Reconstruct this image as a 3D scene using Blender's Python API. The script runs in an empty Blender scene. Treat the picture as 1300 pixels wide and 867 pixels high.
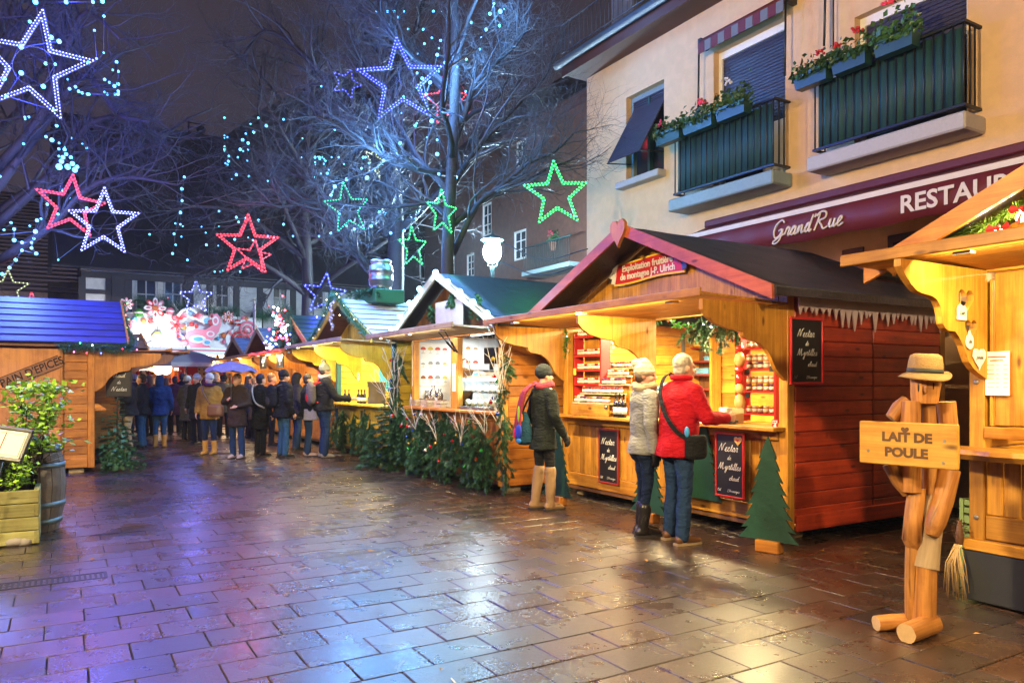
import bpy, math, random
import numpy as np
from mathutils import Vector, Matrix, noise
from mathutils.geometry import tessellate_polygon
rnd = random.Random(7)
S = bpy.context.scene
COL = S.collection
R = math.radians
# ------------------------------------------------------------------ camera
CH, F, CX, HY = 1.5, 955.0, 650.0, 485.0      # eye height, focal length in photo pixels, principal column, horizon row
cd = bpy.data.cameras.new("camera"); cam = bpy.data.objects.new("camera", cd); COL.objects.link(cam)
cam.location = (0, 0, CH); cam.rotation_euler = (R(90), 0, 0)
cd.sensor_width = 36; cd.lens = F / 1300 * 36
cd.shift_y = (HY - 433.5) / 1300
cd.clip_start = 0.05; cd.clip_end = 400
S.camera = cam
# ------------------------------------------------------------------ view and render settings
S.view_settings.view_transform = 'Standard'; S.view_settings.look = 'None'
S.view_settings.exposure = 0.3; S.view_settings.gamma = 1.0; S.view_settings.use_curve_mapping = False
S.render.engine = 'CYCLES'
cy = S.cycles
cy.use_denoising = True; cy.denoiser = 'OPENIMAGEDENOISE'
cy.max_bounces = 5; cy.diffuse_bounces = 2; cy.glossy_bounces = 3; cy.transmission_bounces = 4; cy.transparent_max_bounces = 8; cy.volume_bounces = 0
cy.sample_clamp_indirect = 2.5; cy.sample_clamp_direct = 0
cy.caustics_reflective = False; cy.caustics_refractive = False
cy.use_adaptive_sampling = True; cy.adaptive_threshold = 0.03
cy.use_light_tree = True
# ------------------------------------------------------------------ night sky lit by the town
wd = bpy.data.worlds.new("World"); S.world = wd; wd.use_nodes = True
nt = wd.node_tree; bg = nt.nodes['Background']
tc = nt.nodes.new('ShaderNodeTexCoord'); sx = nt.nodes.new('ShaderNodeSeparateXYZ'); nt.links.new(tc.outputs['Generated'], sx.inputs[0])
rp = nt.nodes.new('ShaderNodeValToRGB'); nt.links.new(sx.outputs['Z'], rp.inputs[0])
rp.color_ramp.elements[0].position = 0.0; rp.color_ramp.elements[0].color = (0.046, 0.034, 0.042, 1)
rp.color_ramp.elements[1].position = 0.9; rp.color_ramp.elements[1].color = (0.026, 0.021, 0.031, 1)
nt.links.new(rp.outputs[0], bg.inputs[0]); bg.inputs[1].default_value = 1.0
# ------------------------------------------------------------------ frames: pixel rays and the market row
UX, UY = -0.5126, 0.8587       # u runs up the alley (away from the camera), v points from the alley into the right-hand stalls
VX, VY = 0.8587, 0.5126
OX, OY = 2.56, 6.99            # front right corner of the big wooden stall
RZ = math.atan2(-UY, -UX)      # local +X = -u, local +Y = v
def U(px, py, Z): return Vector(((px - CX) / F * Z, Z, CH + (HY - py) / F * Z))
def GP(px, py): Z = F * CH / (py - HY); return Vector(((px - CX) / F * Z, Z, 0))
def RW(t, w, z=0.0): return Vector((OX + UX * t + VX * w, OY + UY * t + VY * w, z))
def TW(p): dx, dy = p[0] - OX, p[1] - OY; return dx * UX + dy * UY, dx * VX + dy * VY
def row_t(px, w):
    r = (px - CX) / F; bx, by = OX + VX * w, OY + VY * w
    return (bx - r * by) / (r * UY - UX)
def row_z(px, py, w):
    t = row_t(px, w); return CH + (HY - py) / F * (OY + VY * w + UY * t)
def row_w(px, t):
    r = (px - CX) / F; bx, by = OX + UX * t, OY + UY * t
    return (r * by - bx) / (VX - r * VY)
def end_z(px, py, t):
    w = row_w(px, t); return CH + (HY - py) / F * (OY + UY * t + VY * w)
# ------------------------------------------------------------------ materials
MATS = {}
def N(nt, kind, **kw):
    n = nt.nodes.new('ShaderNode' + kind)
    for k, v in kw.items():
        if hasattr(n, k): setattr(n, k, v)
        else: n.inputs[k.replace('_', ' ')].default_value = v
    return n
def base_mat(name):
    m = bpy.data.materials.new(name); m.use_nodes = True; nt = m.node_tree
    return m, nt, nt.nodes['Principled BSDF']
def c4(c): return (c[0], c[1], c[2], 1.0)
def plain(name, col, rough=0.6, metal=0.0, var=0.15, scale=18.0, bump=0.0, spec=0.5, coat=0.0, sheen=0.0, alpha=1.0, trans=0.0, dirt=0.0):
    """Paint, cloth, plaster, metal: a colour with mottling, per-piece variation and an optional fine relief."""
    if name in MATS: return MATS[name]
    m, nt, b = base_mat(name); L = nt.links.new
    tc = N(nt, 'TexCoord'); oi = N(nt, 'ObjectInfo')
    ad = N(nt, 'VectorMath', operation='ADD'); L(tc.outputs['Object'], ad.inputs[0])
    mu = N(nt, 'Math', operation='MULTIPLY'); mu.inputs[1].default_value = 37.0; L(oi.outputs['Random'], mu.inputs[0]); L(mu.outputs[0], ad.inputs[1])
    no = N(nt, 'TexNoise', Scale=scale, Detail=5.0, Roughness=0.6); L(ad.outputs[0], no.inputs['Vector'])
    n2 = N(nt, 'TexNoise', Scale=scale * 0.12, Detail=3.0); L(ad.outputs[0], n2.inputs['Vector'])
    mx = N(nt, 'MixRGB', blend_type='MIX'); L(no.outputs['Fac'], mx.inputs[0])
    mx.inputs[1].default_value = c4([x * (1 - var) for x in col]); mx.inputs[2].default_value = c4([min(1, x * (1 + var)) for x in col])
    hs = N(nt, 'HueSaturation'); L(mx.outputs[0], hs.inputs['Color'])
    ma = N(nt, 'MapRange'); ma.inputs[3].default_value = 1 - var; ma.inputs[4].default_value = 1 + var; L(oi.outputs['Random'], ma.inputs[0]); L(ma.outputs[0], hs.inputs['Value'])
    out = hs.outputs[0]
    if dirt:
        dr = N(nt, 'ValToRGB'); dr.color_ramp.elements[0].position = 0.42; dr.color_ramp.elements[0].color = c4([1 - dirt] * 3); dr.color_ramp.elements[1].position = 0.6; L(n2.outputs['Fac'], dr.inputs[0])
        m2 = N(nt, 'MixRGB', blend_type='MULTIPLY'); m2.inputs[0].default_value = 1; L(out, m2.inputs[1]); L(dr.outputs[0], m2.inputs[2]); out = m2.outputs[0]
    L(out, b.inputs['Base Color'])
    mr = N(nt, 'MapRange'); mr.inputs[3].default_value = max(0, rough - 0.12); mr.inputs[4].default_value = min(1, rough + 0.12); L(n2.outputs['Fac'], mr.inputs[0]); L(mr.outputs[0], b.inputs['Roughness'])
    b.inputs['Metallic'].default_value = metal; b.inputs['Specular IOR Level'].default_value = spec
    if coat: b.inputs['Coat Weight'].default_value = coat; b.inputs['Coat Roughness'].default_value = 0.2
    if sheen: b.inputs['Sheen Weight'].default_value = sheen
    if trans: b.inputs['Transmission Weight'].default_value = trans
    if alpha < 1: b.inputs['Alpha'].default_value = alpha
    if bump:
        bp = N(nt, 'Bump', Strength=min(1.0, bump), Distance=0.01); L(no.outputs['Fac'], bp.inputs['Height']); L(bp.outputs[0], b.inputs['Normal'])
    MATS[name] = m; return m
def wood(name, col, dark, axis=2, rough=0.42, scale=1.0, knots=True, var=0.22, coat=0.0, cracks=False):
    """Boards with grain along one object axis, knots, and a tone of its own for each piece."""
    key = name + 'xyz'[axis]
    if key in MATS: return MATS[key]
    m, nt, b = base_mat(key); L = nt.links.new
    tc = N(nt, 'TexCoord'); oi = N(nt, 'ObjectInfo')
    mu = N(nt, 'Math', operation='MULTIPLY'); mu.inputs[1].default_value = 53.0; L(oi.outputs['Random'], mu.inputs[0])
    ad = N(nt, 'VectorMath', operation='ADD'); L(tc.outputs['Object'], ad.inputs[0]); L(mu.outputs[0], ad.inputs[1])
    mp = N(nt, 'Mapping'); s = [24.0 * scale] * 3; s[axis] = 1.3 * scale; mp.inputs['Scale'].default_value = s; L(ad.outputs[0], mp.inputs['Vector'])
    g1 = N(nt, 'TexNoise', Scale=1.0, Detail=6.0, Roughness=0.62, Distortion=0.6); L(mp.outputs[0], g1.inputs['Vector'])
    mp2 = N(nt, 'Mapping'); s = [90.0 * scale] * 3; s[axis] = 3.0 * scale; mp2.inputs['Scale'].default_value = s; L(ad.outputs[0], mp2.inputs['Vector'])
    g2 = N(nt, 'TexNoise', Scale=1.0, Detail=3.0); L(mp2.outputs[0], g2.inputs['Vector'])
    mixf = N(nt, 'Math', operation='MULTIPLY_ADD'); L(g2.outputs['Fac'], mixf.inputs[0]); mixf.inputs[1].default_value = 0.35
    sb = N(nt, 'Math', operation='SUBTRACT'); L(g1.outputs['Fac'], sb.inputs[0]); sb.inputs[1].default_value = 0.17; L(sb.outputs[0], mixf.inputs[2])
    cr = N(nt, 'ValToRGB'); e = cr.color_ramp.elements; e[0].position = 0.26; e[0].color = c4(dark); e[1].position = 0.64; e[1].color = c4(col); L(mixf.outputs[0], cr.inputs[0])
    out = cr.outputs[0]
    if knots:
        mk = N(nt, 'Mapping'); s = [7.0] * 3; s[axis] = 2.6; mk.inputs['Scale'].default_value = s; L(ad.outputs[0], mk.inputs['Vector'])
        vo = N(nt, 'TexVoronoi', Scale=1.0); L(mk.outputs[0], vo.inputs['Vector'])
        kr = N(nt, 'ValToRGB'); k = kr.color_ramp.elements; k[0].position = 0.06; k[0].color = (0.16, 0.10, 0.06, 1); k[1].position = 0.15; k[1].color = (1, 1, 1, 1); L(vo.outputs['Distance'], kr.inputs[0])
        mm = N(nt, 'MixRGB', blend_type='MULTIPLY'); mm.inputs[0].default_value = 0.85; L(out, mm.inputs[1]); L(kr.outputs[0], mm.inputs[2]); out = mm.outputs[0]
    st = N(nt, 'TexNoise', Scale=2.2, Detail=4.0, Roughness=0.65); L(ad.outputs[0], st.inputs['Vector'])
    sr = N(nt, 'ValToRGB'); q = sr.color_ramp.elements; q[0].position = 0.36; q[0].color = (0.62, 0.56, 0.50, 1); q[1].position = 0.58; q[1].color = (1, 1, 1, 1); L(st.outputs['Fac'], sr.inputs[0])
    sm = N(nt, 'MixRGB', blend_type='MULTIPLY'); sm.inputs[0].default_value = 0.9; L(out, sm.inputs[1]); L(sr.outputs[0], sm.inputs[2]); out = sm.outputs[0]
    if cracks:
        mc = N(nt, 'Mapping'); s = [16.0] * 3; s[axis] = 1.1; mc.inputs['Scale'].default_value = s; L(ad.outputs[0], mc.inputs['Vector'])
        cn = N(nt, 'TexNoise', Scale=1.0, Detail=4.0, Distortion=0.4); L(mc.outputs[0], cn.inputs['Vector'])
        cr2 = N(nt, 'ValToRGB'); q = cr2.color_ramp.elements; q[0].position = 0.30; q[0].color = (0.10, 0.06, 0.03, 1); q[1].position = 0.37; q[1].color = (1, 1, 1, 1); L(cn.outputs['Fac'], cr2.inputs[0])
        cm = N(nt, 'MixRGB', blend_type='MULTIPLY'); cm.inputs[0].default_value = 0.9; L(out, cm.inputs[1]); L(cr2.outputs[0], cm.inputs[2]); out = cm.outputs[0]
    hs = N(nt, 'HueSaturation'); L(out, hs.inputs['Color'])
    ma = N(nt, 'MapRange'); ma.inputs[3].default_value = 1 - var; ma.inputs[4].default_value = 1 + var * 0.7; L(oi.outputs['Random'], ma.inputs[0]); L(ma.outputs[0], hs.inputs['Value'])
    L(hs.outputs[0], b.inputs['Base Color'])
    mr = N(nt, 'MapRange'); mr.inputs[3].default_value = rough - 0.1; mr.inputs[4].default_value = rough + 0.18; L(g1.outputs['Fac'], mr.inputs[0]); L(mr.outputs[0], b.inputs['Roughness'])
    bp = N(nt, 'Bump', Strength=0.22, Distance=0.004); L(mixf.outputs[0], bp.inputs['Height']); L(bp.outputs[0], b.inputs['Normal'])
    if coat: b.inputs['Coat Weight'].default_value = coat; b.inputs['Coat Roughness'].default_value = 0.25
    MATS[key] = m; return m
def glow(name, col, strength, sample=True):
    if name in MATS: return MATS[name]
    m, nt, b = base_mat(name)
    b.inputs['Base Color'].default_value = c4([0.02] * 3)
    b.inputs['Emission Color'].default_value = c4(col); b.inputs['Emission Strength'].default_value = strength
    if not sample: m.cycles.emission_sampling = 'NONE'
    MATS[name] = m; return m
def glass(name, col=(0.9, 0.97, 1.0), rough=0.03):
    if name in MATS: return MATS[name]
    m, nt, b = base_mat(name); L = nt.links.new
    tr = N(nt, 'BsdfTransparent'); tr.inputs[0].default_value = c4(col); gl = N(nt, 'BsdfGlossy'); gl.inputs['Roughness'].default_value = rough
    fr = N(nt, 'Fresnel'); fr.inputs[0].default_value = 1.5; mx = N(nt, 'MixShader'); L(fr.outputs[0], mx.inputs[0]); L(tr.outputs[0], mx.inputs[1]); L(gl.outputs[0], mx.inputs[2])
    L(mx.outputs[0], nt.nodes['Material Output'].inputs['Surface']); MATS[name] = m; return m
# ------------------------------------------------------------------ mesh builder
class G:
    def __init__(s): s.v = []; s.f = []; s.m = []; s.sm = []
    def add(s, vs, fs, mi=0, smooth=False):
        o = len(s.v); s.v += [tuple(p) for p in vs]; s.f += [tuple(i + o for i in f) for f in fs]; s.m += [mi] * len(fs); s.sm += [smooth] * len(fs); return s
    def box(s, x0, y0, z0, x1, y1, z1, mi=0, c=0.0):
        x0, x1 = min(x0, x1), max(x0, x1); y0, y1 = min(y0, y1), max(y0, y1); z0, z1 = min(z0, z1), max(z0, z1)
        if not c:
            return s.add([(x0,y0,z0),(x1,y0,z0),(x1,y1,z0),(x0,y1,z0),(x0,y0,z1),(x1,y0,z1),(x1,y1,z1),(x0,y1,z1)],
                         [(0,3,2,1),(4,5,6,7),(0,1,5,4),(1,2,6,5),(2,3,7,6),(3,0,4,7)], mi)
        c = min(c, (x1-x0)*.45, (y1-y0)*.45, (z1-z0)*.45)
        V = []; idx = {}
        for i, x in enumerate((x0, x1)):
            for j, y in enumerate((y0, y1)):
                for k, z in enumerate((z0, z1)):
                    dx, dy, dz = (c, -c)[i], (c, -c)[j], (c, -c)[k]
                    for a, p in enumerate(((x, y+dy, z+dz), (x+dx, y, z+dz), (x+dx, y+dy, z))):
                        idx[i,j,k,a] = len(V); V.append(p)
        Fs = []
        for i in (0, 1):
            q = [idx[i,0,0,0], idx[i,1,0,0], idx[i,1,1,0], idx[i,0,1,0]]; Fs.append(q if i else q[::-1])
            q = [idx[0,i,0,1], idx[0,i,1,1], idx[1,i,1,1], idx[1,i,0,1]]; Fs.append(q if i else q[::-1])
            q = [idx[0,0,i,2], idx[1,0,i,2], idx[1,1,i,2], idx[0,1,i,2]]; Fs.append(q if i else q[::-1])
        for i in (0, 1):
            for j in (0, 1):
                q = [idx[i,j,0,0], idx[i,j,1,0], idx[i,j,1,1], idx[i,j,0,1]]; Fs.append(q if (i ^ j) else q[::-1])
                q = [idx[i,0,j,0], idx[i,1,j,0], idx[i,1,j,2], idx[i,0,j,2]]; Fs.append(q[::-1] if (i ^ j) else q)
                q = [idx[0,i,j,1], idx[1,i,j,1], idx[1,i,j,2], idx[0,i,j,2]]; Fs.append(q if (i ^ j) else q[::-1])
        for i in (0, 1):
            for j in (0, 1):
                for k in (0, 1):
                    q = [idx[i,j,k,0], idx[i,j,k,1], idx[i,j,k,2]]; Fs.append(q if (i + j + k) % 2 else q[::-1])
        return s.add(V, Fs, mi)
    def bar(s, p, q, w, h, mi=0, up=(0, 0, 1)):
        p, q = Vector(p), Vector(q); d = (q - p).normalized(); a = d.cross(Vector(up))
        if a.length < 1e-4: a = d.cross(Vector((1, 0, 0)))
        a.normalize(); b = a.cross(d); a *= w / 2; b *= h / 2
        V = [p-a-b, p+a-b, p+a+b, p-a+b, q-a-b, q+a-b, q+a+b, q-a+b]
        return s.add(V, [(0,3,2,1),(4,5,6,7),(0,1,5,4),(1,2,6,5),(2,3,7,6),(3,0,4,7)], mi)
    def tube(s, pts, r, n=6, mi=0, cap=True, smooth=True):
        pts = [Vector(p) for p in pts]; k = len(pts)
        rs = r if isinstance(r, (list, tuple)) else [r] * k
        V = []; ref = None
        for i, p in enumerate(pts):
            d = (pts[min(i+1, k-1)] - pts[max(i-1, 0)])
            if d.length < 1e-9: d = Vector((0, 0, 1))
            d.normalize()
            if ref is None: ref = d.cross(Vector((0.3, 0.9, 0.2)) if abs(d.y) < 0.8 else Vector((1, 0, 0.1)))
            a = (ref - d * ref.dot(d))
            if a.length < 1e-6: a = d.orthogonal()
            a.normalize(); ref = a; b = d.cross(a)
            for j in range(n):
                t = 2 * math.pi * j / n; V.append(p + (a * math.cos(t) + b * math.sin(t)) * rs[i])
        Fs = [(i*n+j, i*n+(j+1) % n, (i+1)*n+(j+1) % n, (i+1)*n+j) for i in range(k-1) for j in range(n)]
        s.add(V, Fs, mi, smooth)
        if cap and n > 2:
            o = len(s.v) - len(V); s.f += [tuple(o + j for j in range(n))[::-1], tuple(o + (k-1)*n + j for j in range(n))]; s.m += [mi, mi]; s.sm += [False, False]
        return s
    def prism(s, poly, d0, d1, plane='xz', mi=0, holes=()):
        """Outline (with holes) in a plane, given depth along the third axis."""
        loops = [[Vector((p[0], p[1], 0)) for p in l] for l in [poly] + list(holes)]
        flat = [p for l in loops for p in l]; n = len(flat); tris = tessellate_polygon(loops)
        def P(p, d): return {'xz': (p.x, d, p.y), 'xy': (p.x, p.y, d), 'yz': (d, p.x, p.y)}[plane]
        V = [P(p, d0) for p in flat] + [P(p, d1) for p in flat]; Fs = []
        for t in tris: Fs.append(tuple(t)); Fs.append(tuple(i + n for i in t[::-1]))
        o = 0
        for l in loops:
            k = len(l)
            for i in range(k): a, b = o + i, o + (i+1) % k; Fs.append((a, b, b+n, a+n))
            o += k
        return s.add(V, Fs, mi)
    def lathe(s, prof, n=12, c=(0, 0, 0), mi=0, smooth=True, sx=1, sy=1):
        V = []; k = len(prof)
        for r, z in prof:
            for j in range(n): t = 2*math.pi*j/n; V.append((c[0]+r*sx*math.cos(t), c[1]+r*sy*math.sin(t), c[2]+z))
        Fs = [(i*n+j, i*n+(j+1) % n, (i+1)*n+(j+1) % n, (i+1)*n+j) for i in range(k-1) for j in range(n)]
        s.add(V, Fs, mi, smooth); o = len(s.v) - len(V)
        for i, rev in ((0, True), (k-1, False)):
            if prof[i][0] > 1e-5:
                q = tuple(o+i*n+j for j in range(n)); s.f.append(q[::-1] if rev else q); s.m.append(mi); s.sm.append(False)
        return s
    def ball(s, c, r, n=8, k=5, mi=0, smooth=True):
        r = r if isinstance(r, (tuple, list)) else (r, r, r)
        prof = [(math.sin(math.pi*i/k), -math.cos(math.pi*i/k)) for i in range(k+1)]
        V = []
        for a, z in prof:
            for j in range(n): t = 2*math.pi*j/n; V.append((c[0]+r[0]*a*math.cos(t), c[1]+r[1]*a*math.sin(t), c[2]+r[2]*z))
        return s.add(V, [(i*n+j, i*n+(j+1) % n, (i+1)*n+(j+1) % n, (i+1)*n+j) for i in range(k) for j in range(n)], mi, smooth)
    def octa(s, c, r, mi=0):
        x, y, z = c; return s.add([(x+r,y,z),(x-r,y,z),(x,y+r,z),(x,y-r,z),(x,y,z+r),(x,y,z-r)], [(0,2,4),(2,1,4),(1,3,4),(3,0,4),(2,0,5),(1,2,5),(3,1,5),(0,3,5)], mi, True)
    def capsule(s, p, q, r1, r2, n=10, k=3, mi=0):
        p, q = Vector(p), Vector(q); d = q - p; L = d.length
        d = d.normalized() if L > 1e-6 else Vector((0, 0, 1)); pts = []; rs = []
        for i in range(k): a = math.pi/2*(i/k); pts.append(p - d*r1*math.cos(a)); rs.append(max(1e-4, r1*math.sin(a)))
        pts += [p, q]; rs += [r1, r2]
        for i in range(1, k+1): a = math.pi/2*(i/k); pts.append(q + d*r2*math.sin(a)); rs.append(max(1e-4, r2*math.cos(a)))
        return s.tube(pts, rs, n, mi)
    def loft(s, rings, n=16, mi=0):
        """rings: (z, cx, cy, rx, ry)"""
        V = []; k = len(rings)
        for z, cx, cy, rx, ry in rings:
            for j in range(n): t = 2*math.pi*j/n; V.append((cx+rx*math.cos(t), cy+ry*math.sin(t), z))
        Fs = [(i*n+j, i*n+(j+1) % n, (i+1)*n+(j+1) % n, (i+1)*n+j) for i in range(k-1) for j in range(n)]
        Fs += [tuple(range(n))[::-1], tuple((k-1)*n+j for j in range(n))]
        return s.add(V, Fs, mi, True)
    def mesh(s, name, mats):
        me = bpy.data.meshes.new(name); me.from_pydata(s.v, [], s.f)
        for m in (mats if isinstance(mats, (list, tuple)) else [mats]): me.materials.append(m)
        me.polygons.foreach_set('material_index', s.m); me.polygons.foreach_set('use_smooth', s.sm); me.update(); return me
    def build(s, name, mats, parent=None, loc=(0, 0, 0), rot=(0, 0, 0)):
        return ob(name, s.mesh(name, mats), parent, loc, rot)
def ob(name, me, parent=None, loc=(0, 0, 0), rot=(0, 0, 0), scale=None):
    o = bpy.data.objects.new(name, me); COL.objects.link(o); o.location = loc; o.rotation_euler = rot
    if scale is not None: o.scale = scale if isinstance(scale, (tuple, list)) else (scale,)*3
    if parent: o.parent = parent
    return o
def tag(o, label, cat, group=None):
    o['label'] = label; o['category'] = cat
    if group: o['group'] = group
    return o
def thing(name, label, cat, loc=(0, 0, 0), rz=0.0, group=None):
    o = bpy.data.objects.new(name, None); COL.objects.link(o); o.empty_display_size = 0.2
    o.location = loc; o.rotation_euler = (0, 0, rz); return tag(o, label, cat, group)
def structure(o): o['kind'] = 'structure'; return o
def stuff(o): o['kind'] = 'stuff'; return o
def txt(body, size, parent, loc, rot, mat, name='lettering', ext=0.002, shear=0.0, bold=0.0, align='CENTER', sx=1.0, line=1.0):
    cu = bpy.data.curves.new(name, 'FONT'); cu.body = body; cu.size = size; cu.extrude = ext; cu.shear = shear; cu.offset = bold
    cu.align_x = align; cu.align_y = 'CENTER'; cu.space_line = line; cu.resolution_u = 3; cu.materials.append(mat)
    o = ob(name, cu, parent, loc, rot); o.scale = (sx, 1, 1); return o
def heart(s, n=9):
    pts = []
    for i in range(2*n):
        t = math.pi*2*i/(2*n); pts.append((s*0.0625*16*math.sin(t)**3*0.5, s*0.0625*(13*math.cos(t)-5*math.cos(2*t)-2*math.cos(3*t)-math.cos(4*t))*0.5))
    return pts
def lamp(name, kind, loc, power, col, parent=None, size=0.1, rot=None, spot=None):
    l = bpy.data.lights.new(name, kind); l.energy = power; l.color = col
    if kind == 'AREA':
        l.shape = 'RECTANGLE'; l.size, l.size_y = size if isinstance(size, tuple) else (size, size)
    else: l.shadow_soft_size = size
    if spot: l.spot_size = spot; l.spot_blend = 0.6
    o = bpy.data.objects.new(name, l); COL.objects.link(o); o.location = loc
    if rot: o.rotation_euler = rot
    if parent: o.parent = parent
    return o
def smooth_path(pts, n=5):
    P = [Vector(p) for p in pts]; P = [P[0]*2-P[1]] + P + [P[-1]*2-P[-2]]; out = []
    for i in range(1, len(P)-2):
        for j in range(n):
            t = j/n; a, b, c, d = P[i-1], P[i], P[i+1], P[i+2]
            out.append(0.5*((2*b)+(c-a)*t+(2*a-5*b+4*c-d)*t*t+(3*b-a-3*c+d)*t**3))
    out.append(P[-2]); return out
# joined cursive hand for chalkboards and script lettering: strokes on a unit grid (x-height 1)
HAND = {
 'N': (1.9, [[(0,0),(.15,.9),(.45,1.9),(.6,1.3),(.95,.1),(1.1,.6),(1.3,1.6),(1.75,2.05)]]),
 'M': (2.6, [[(-.1,.1),(.2,.3),(.5,1.9),(.7,1.0),(.9,.1),(1.2,1.4),(1.4,1.9),(1.5,1.0),(1.7,0),(2.0,.2),(2.3,.5)]]),
 'G': (1.8, [[(1.4,1.6),(1.0,2.0),(.3,1.6),(.1,.7),(.5,0),(1.1,.2),(1.3,.9),(.8,.8),(1.4,.85),(1.2,-.3),(.6,-.7),(.3,-.4),(1.7,.3)]]),
 'R': (1.9, [[(.4,1.9),(.3,.9),(.1,0)],[(0,1.6),(.5,2.0),(1.2,1.8),(1.2,1.2),(.5,1.0),(.9,.5),(1.3,0),(1.8,.2)]]),
 'C': (1.6, [[(1.3,1.6),(.9,2.0),(.3,1.5),(.1,.7),(.5,0),(1.1,.1),(1.5,.5)]]),
 'e': (.9, [[(0,.2),(.4,.5),(.6,.85),(.35,1.0),(.15,.6),(.25,.1),(.5,0),(.9,.25)]]),
 'c': (.85, [[(0,.1),(.2,.5),(.6,.95),(.3,.95),(.12,.5),(.25,.05),(.5,0),(.85,.25)]]),
 't': (.7, [[(0,.2),(.3,1.1),(.38,1.7),(.3,.6),(.35,.05),(.7,.25)],[(.1,1.2),(.7,1.25)]]),
 'a': (1.0, [[(0,.2),(.25,.7),(.65,.95),(.3,.95),(.1,.4),(.3,0),(.6,.4),(.7,.95),(.65,.2),(.8,0),(1.0,.25)]]),
 'r': (.8, [[(0,.2),(.25,1.05),(.45,.9),(.6,.9),(.5,.2),(.6,0),(.8,.25)]]),
 'd': (1.0, [[(0,.2),(.25,.7),(.6,.95),(.3,.95),(.1,.4),(.3,0),(.6,.5),(.8,1.9),(.65,.3),(.8,0),(1.0,.25)]]),
 'y': (.95, [[(0,.3),(.15,.95),(.2,.2),(.4,.05),(.65,.9),(.6,.0),(.4,-.9),(.1,-.8),(.4,-.1),(.95,.3)]]),
 'i': (.5, [[(0,.2),(.22,.95),(.2,.15),(.5,.25)],[(.28,1.4),(.3,1.46)]]),
 'l': (.55, [[(0,.2),(.3,1.0),(.4,1.9),(.2,1.7),(.18,.3),(.3,0),(.55,.25)]]),
 's': (.75, [[(0,.2),(.35,1.05),(.5,.5),(.4,.05),(.12,.1),(.75,.25)]]),
 'h': (1.0, [[(0,.2),(.3,1.1),(.38,1.9),(.18,1.6),(.15,0),(.35,.8),(.6,.9),(.62,.2),(.75,0),(1.0,.25)]]),
 'u': (1.0, [[(0,.3),(.15,.95),(.15,.2),(.4,.0),(.65,.4),(.7,.95),(.68,.2),(.8,0),(1.0,.25)]]),
 'n': (1.0, [[(0,.3),(.15,.95),(.15,0),(.3,.7),(.55,.95),(.62,.2),(.75,0),(1.0,.25)]]),
 'o': (.85, [[(0,.3),(.4,.95),(.12,.6),(.2,.05),(.5,.05),(.65,.6),(.4,.95),(.85,.8)]]),
 'g': (.95, [[(0,.3),(.6,.95),(.25,.95),(.1,.4),(.3,0),(.65,.9),(.6,0),(.4,-.9),(.1,-.7),(.95,.3)]]),
 '2': (.9, [[(.05,1.4),(.35,1.75),(.65,1.4),(.1,.05),(.8,.1)]]), '5': (.9, [[(.7,1.7),(.2,1.7),(.15,1.0),(.6,1.0),(.65,.3),(.1,.05)]]),
 '0': (.9, [[(.4,1.7),(.1,.9),(.4,.05),(.7,.9),(.4,1.7)]]), ',': (.4, [[(.15,.1),(.05,-.3)]]), '+': (.9, [[(.1,.6),(.7,.6)],[(.4,.9),(.4,.3)]]),
 "'": (.35, [[(.2,1.9),(.1,1.5)]]), ' ': (.6, [])}
def hand(body, h, parent, x, z, y, mat, name='lettering', th=0.1, slant=0.25, center=True, place=None):
    """Script lettering in the local x-z plane, facing -y (or placed by a function)."""
    g = G(); W = sum(HAND[c][0] for c in body); cx = -W/2 if center else 0.0
    for c in body:
        wd_, st = HAND[c]
        for s in st:
            P = smooth_path([((cx + p[0] + p[1]*slant)*h, 0, p[1]*h) for p in s], 3)
            P = [Vector((x + p.x, y, z + p.z)) for p in P]
            if place: P = [place(p) for p in P]
            g.tube(P, th*h, 4, 0, False)
        cx += wd_
    return g.build(name, mat, parent)
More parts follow.
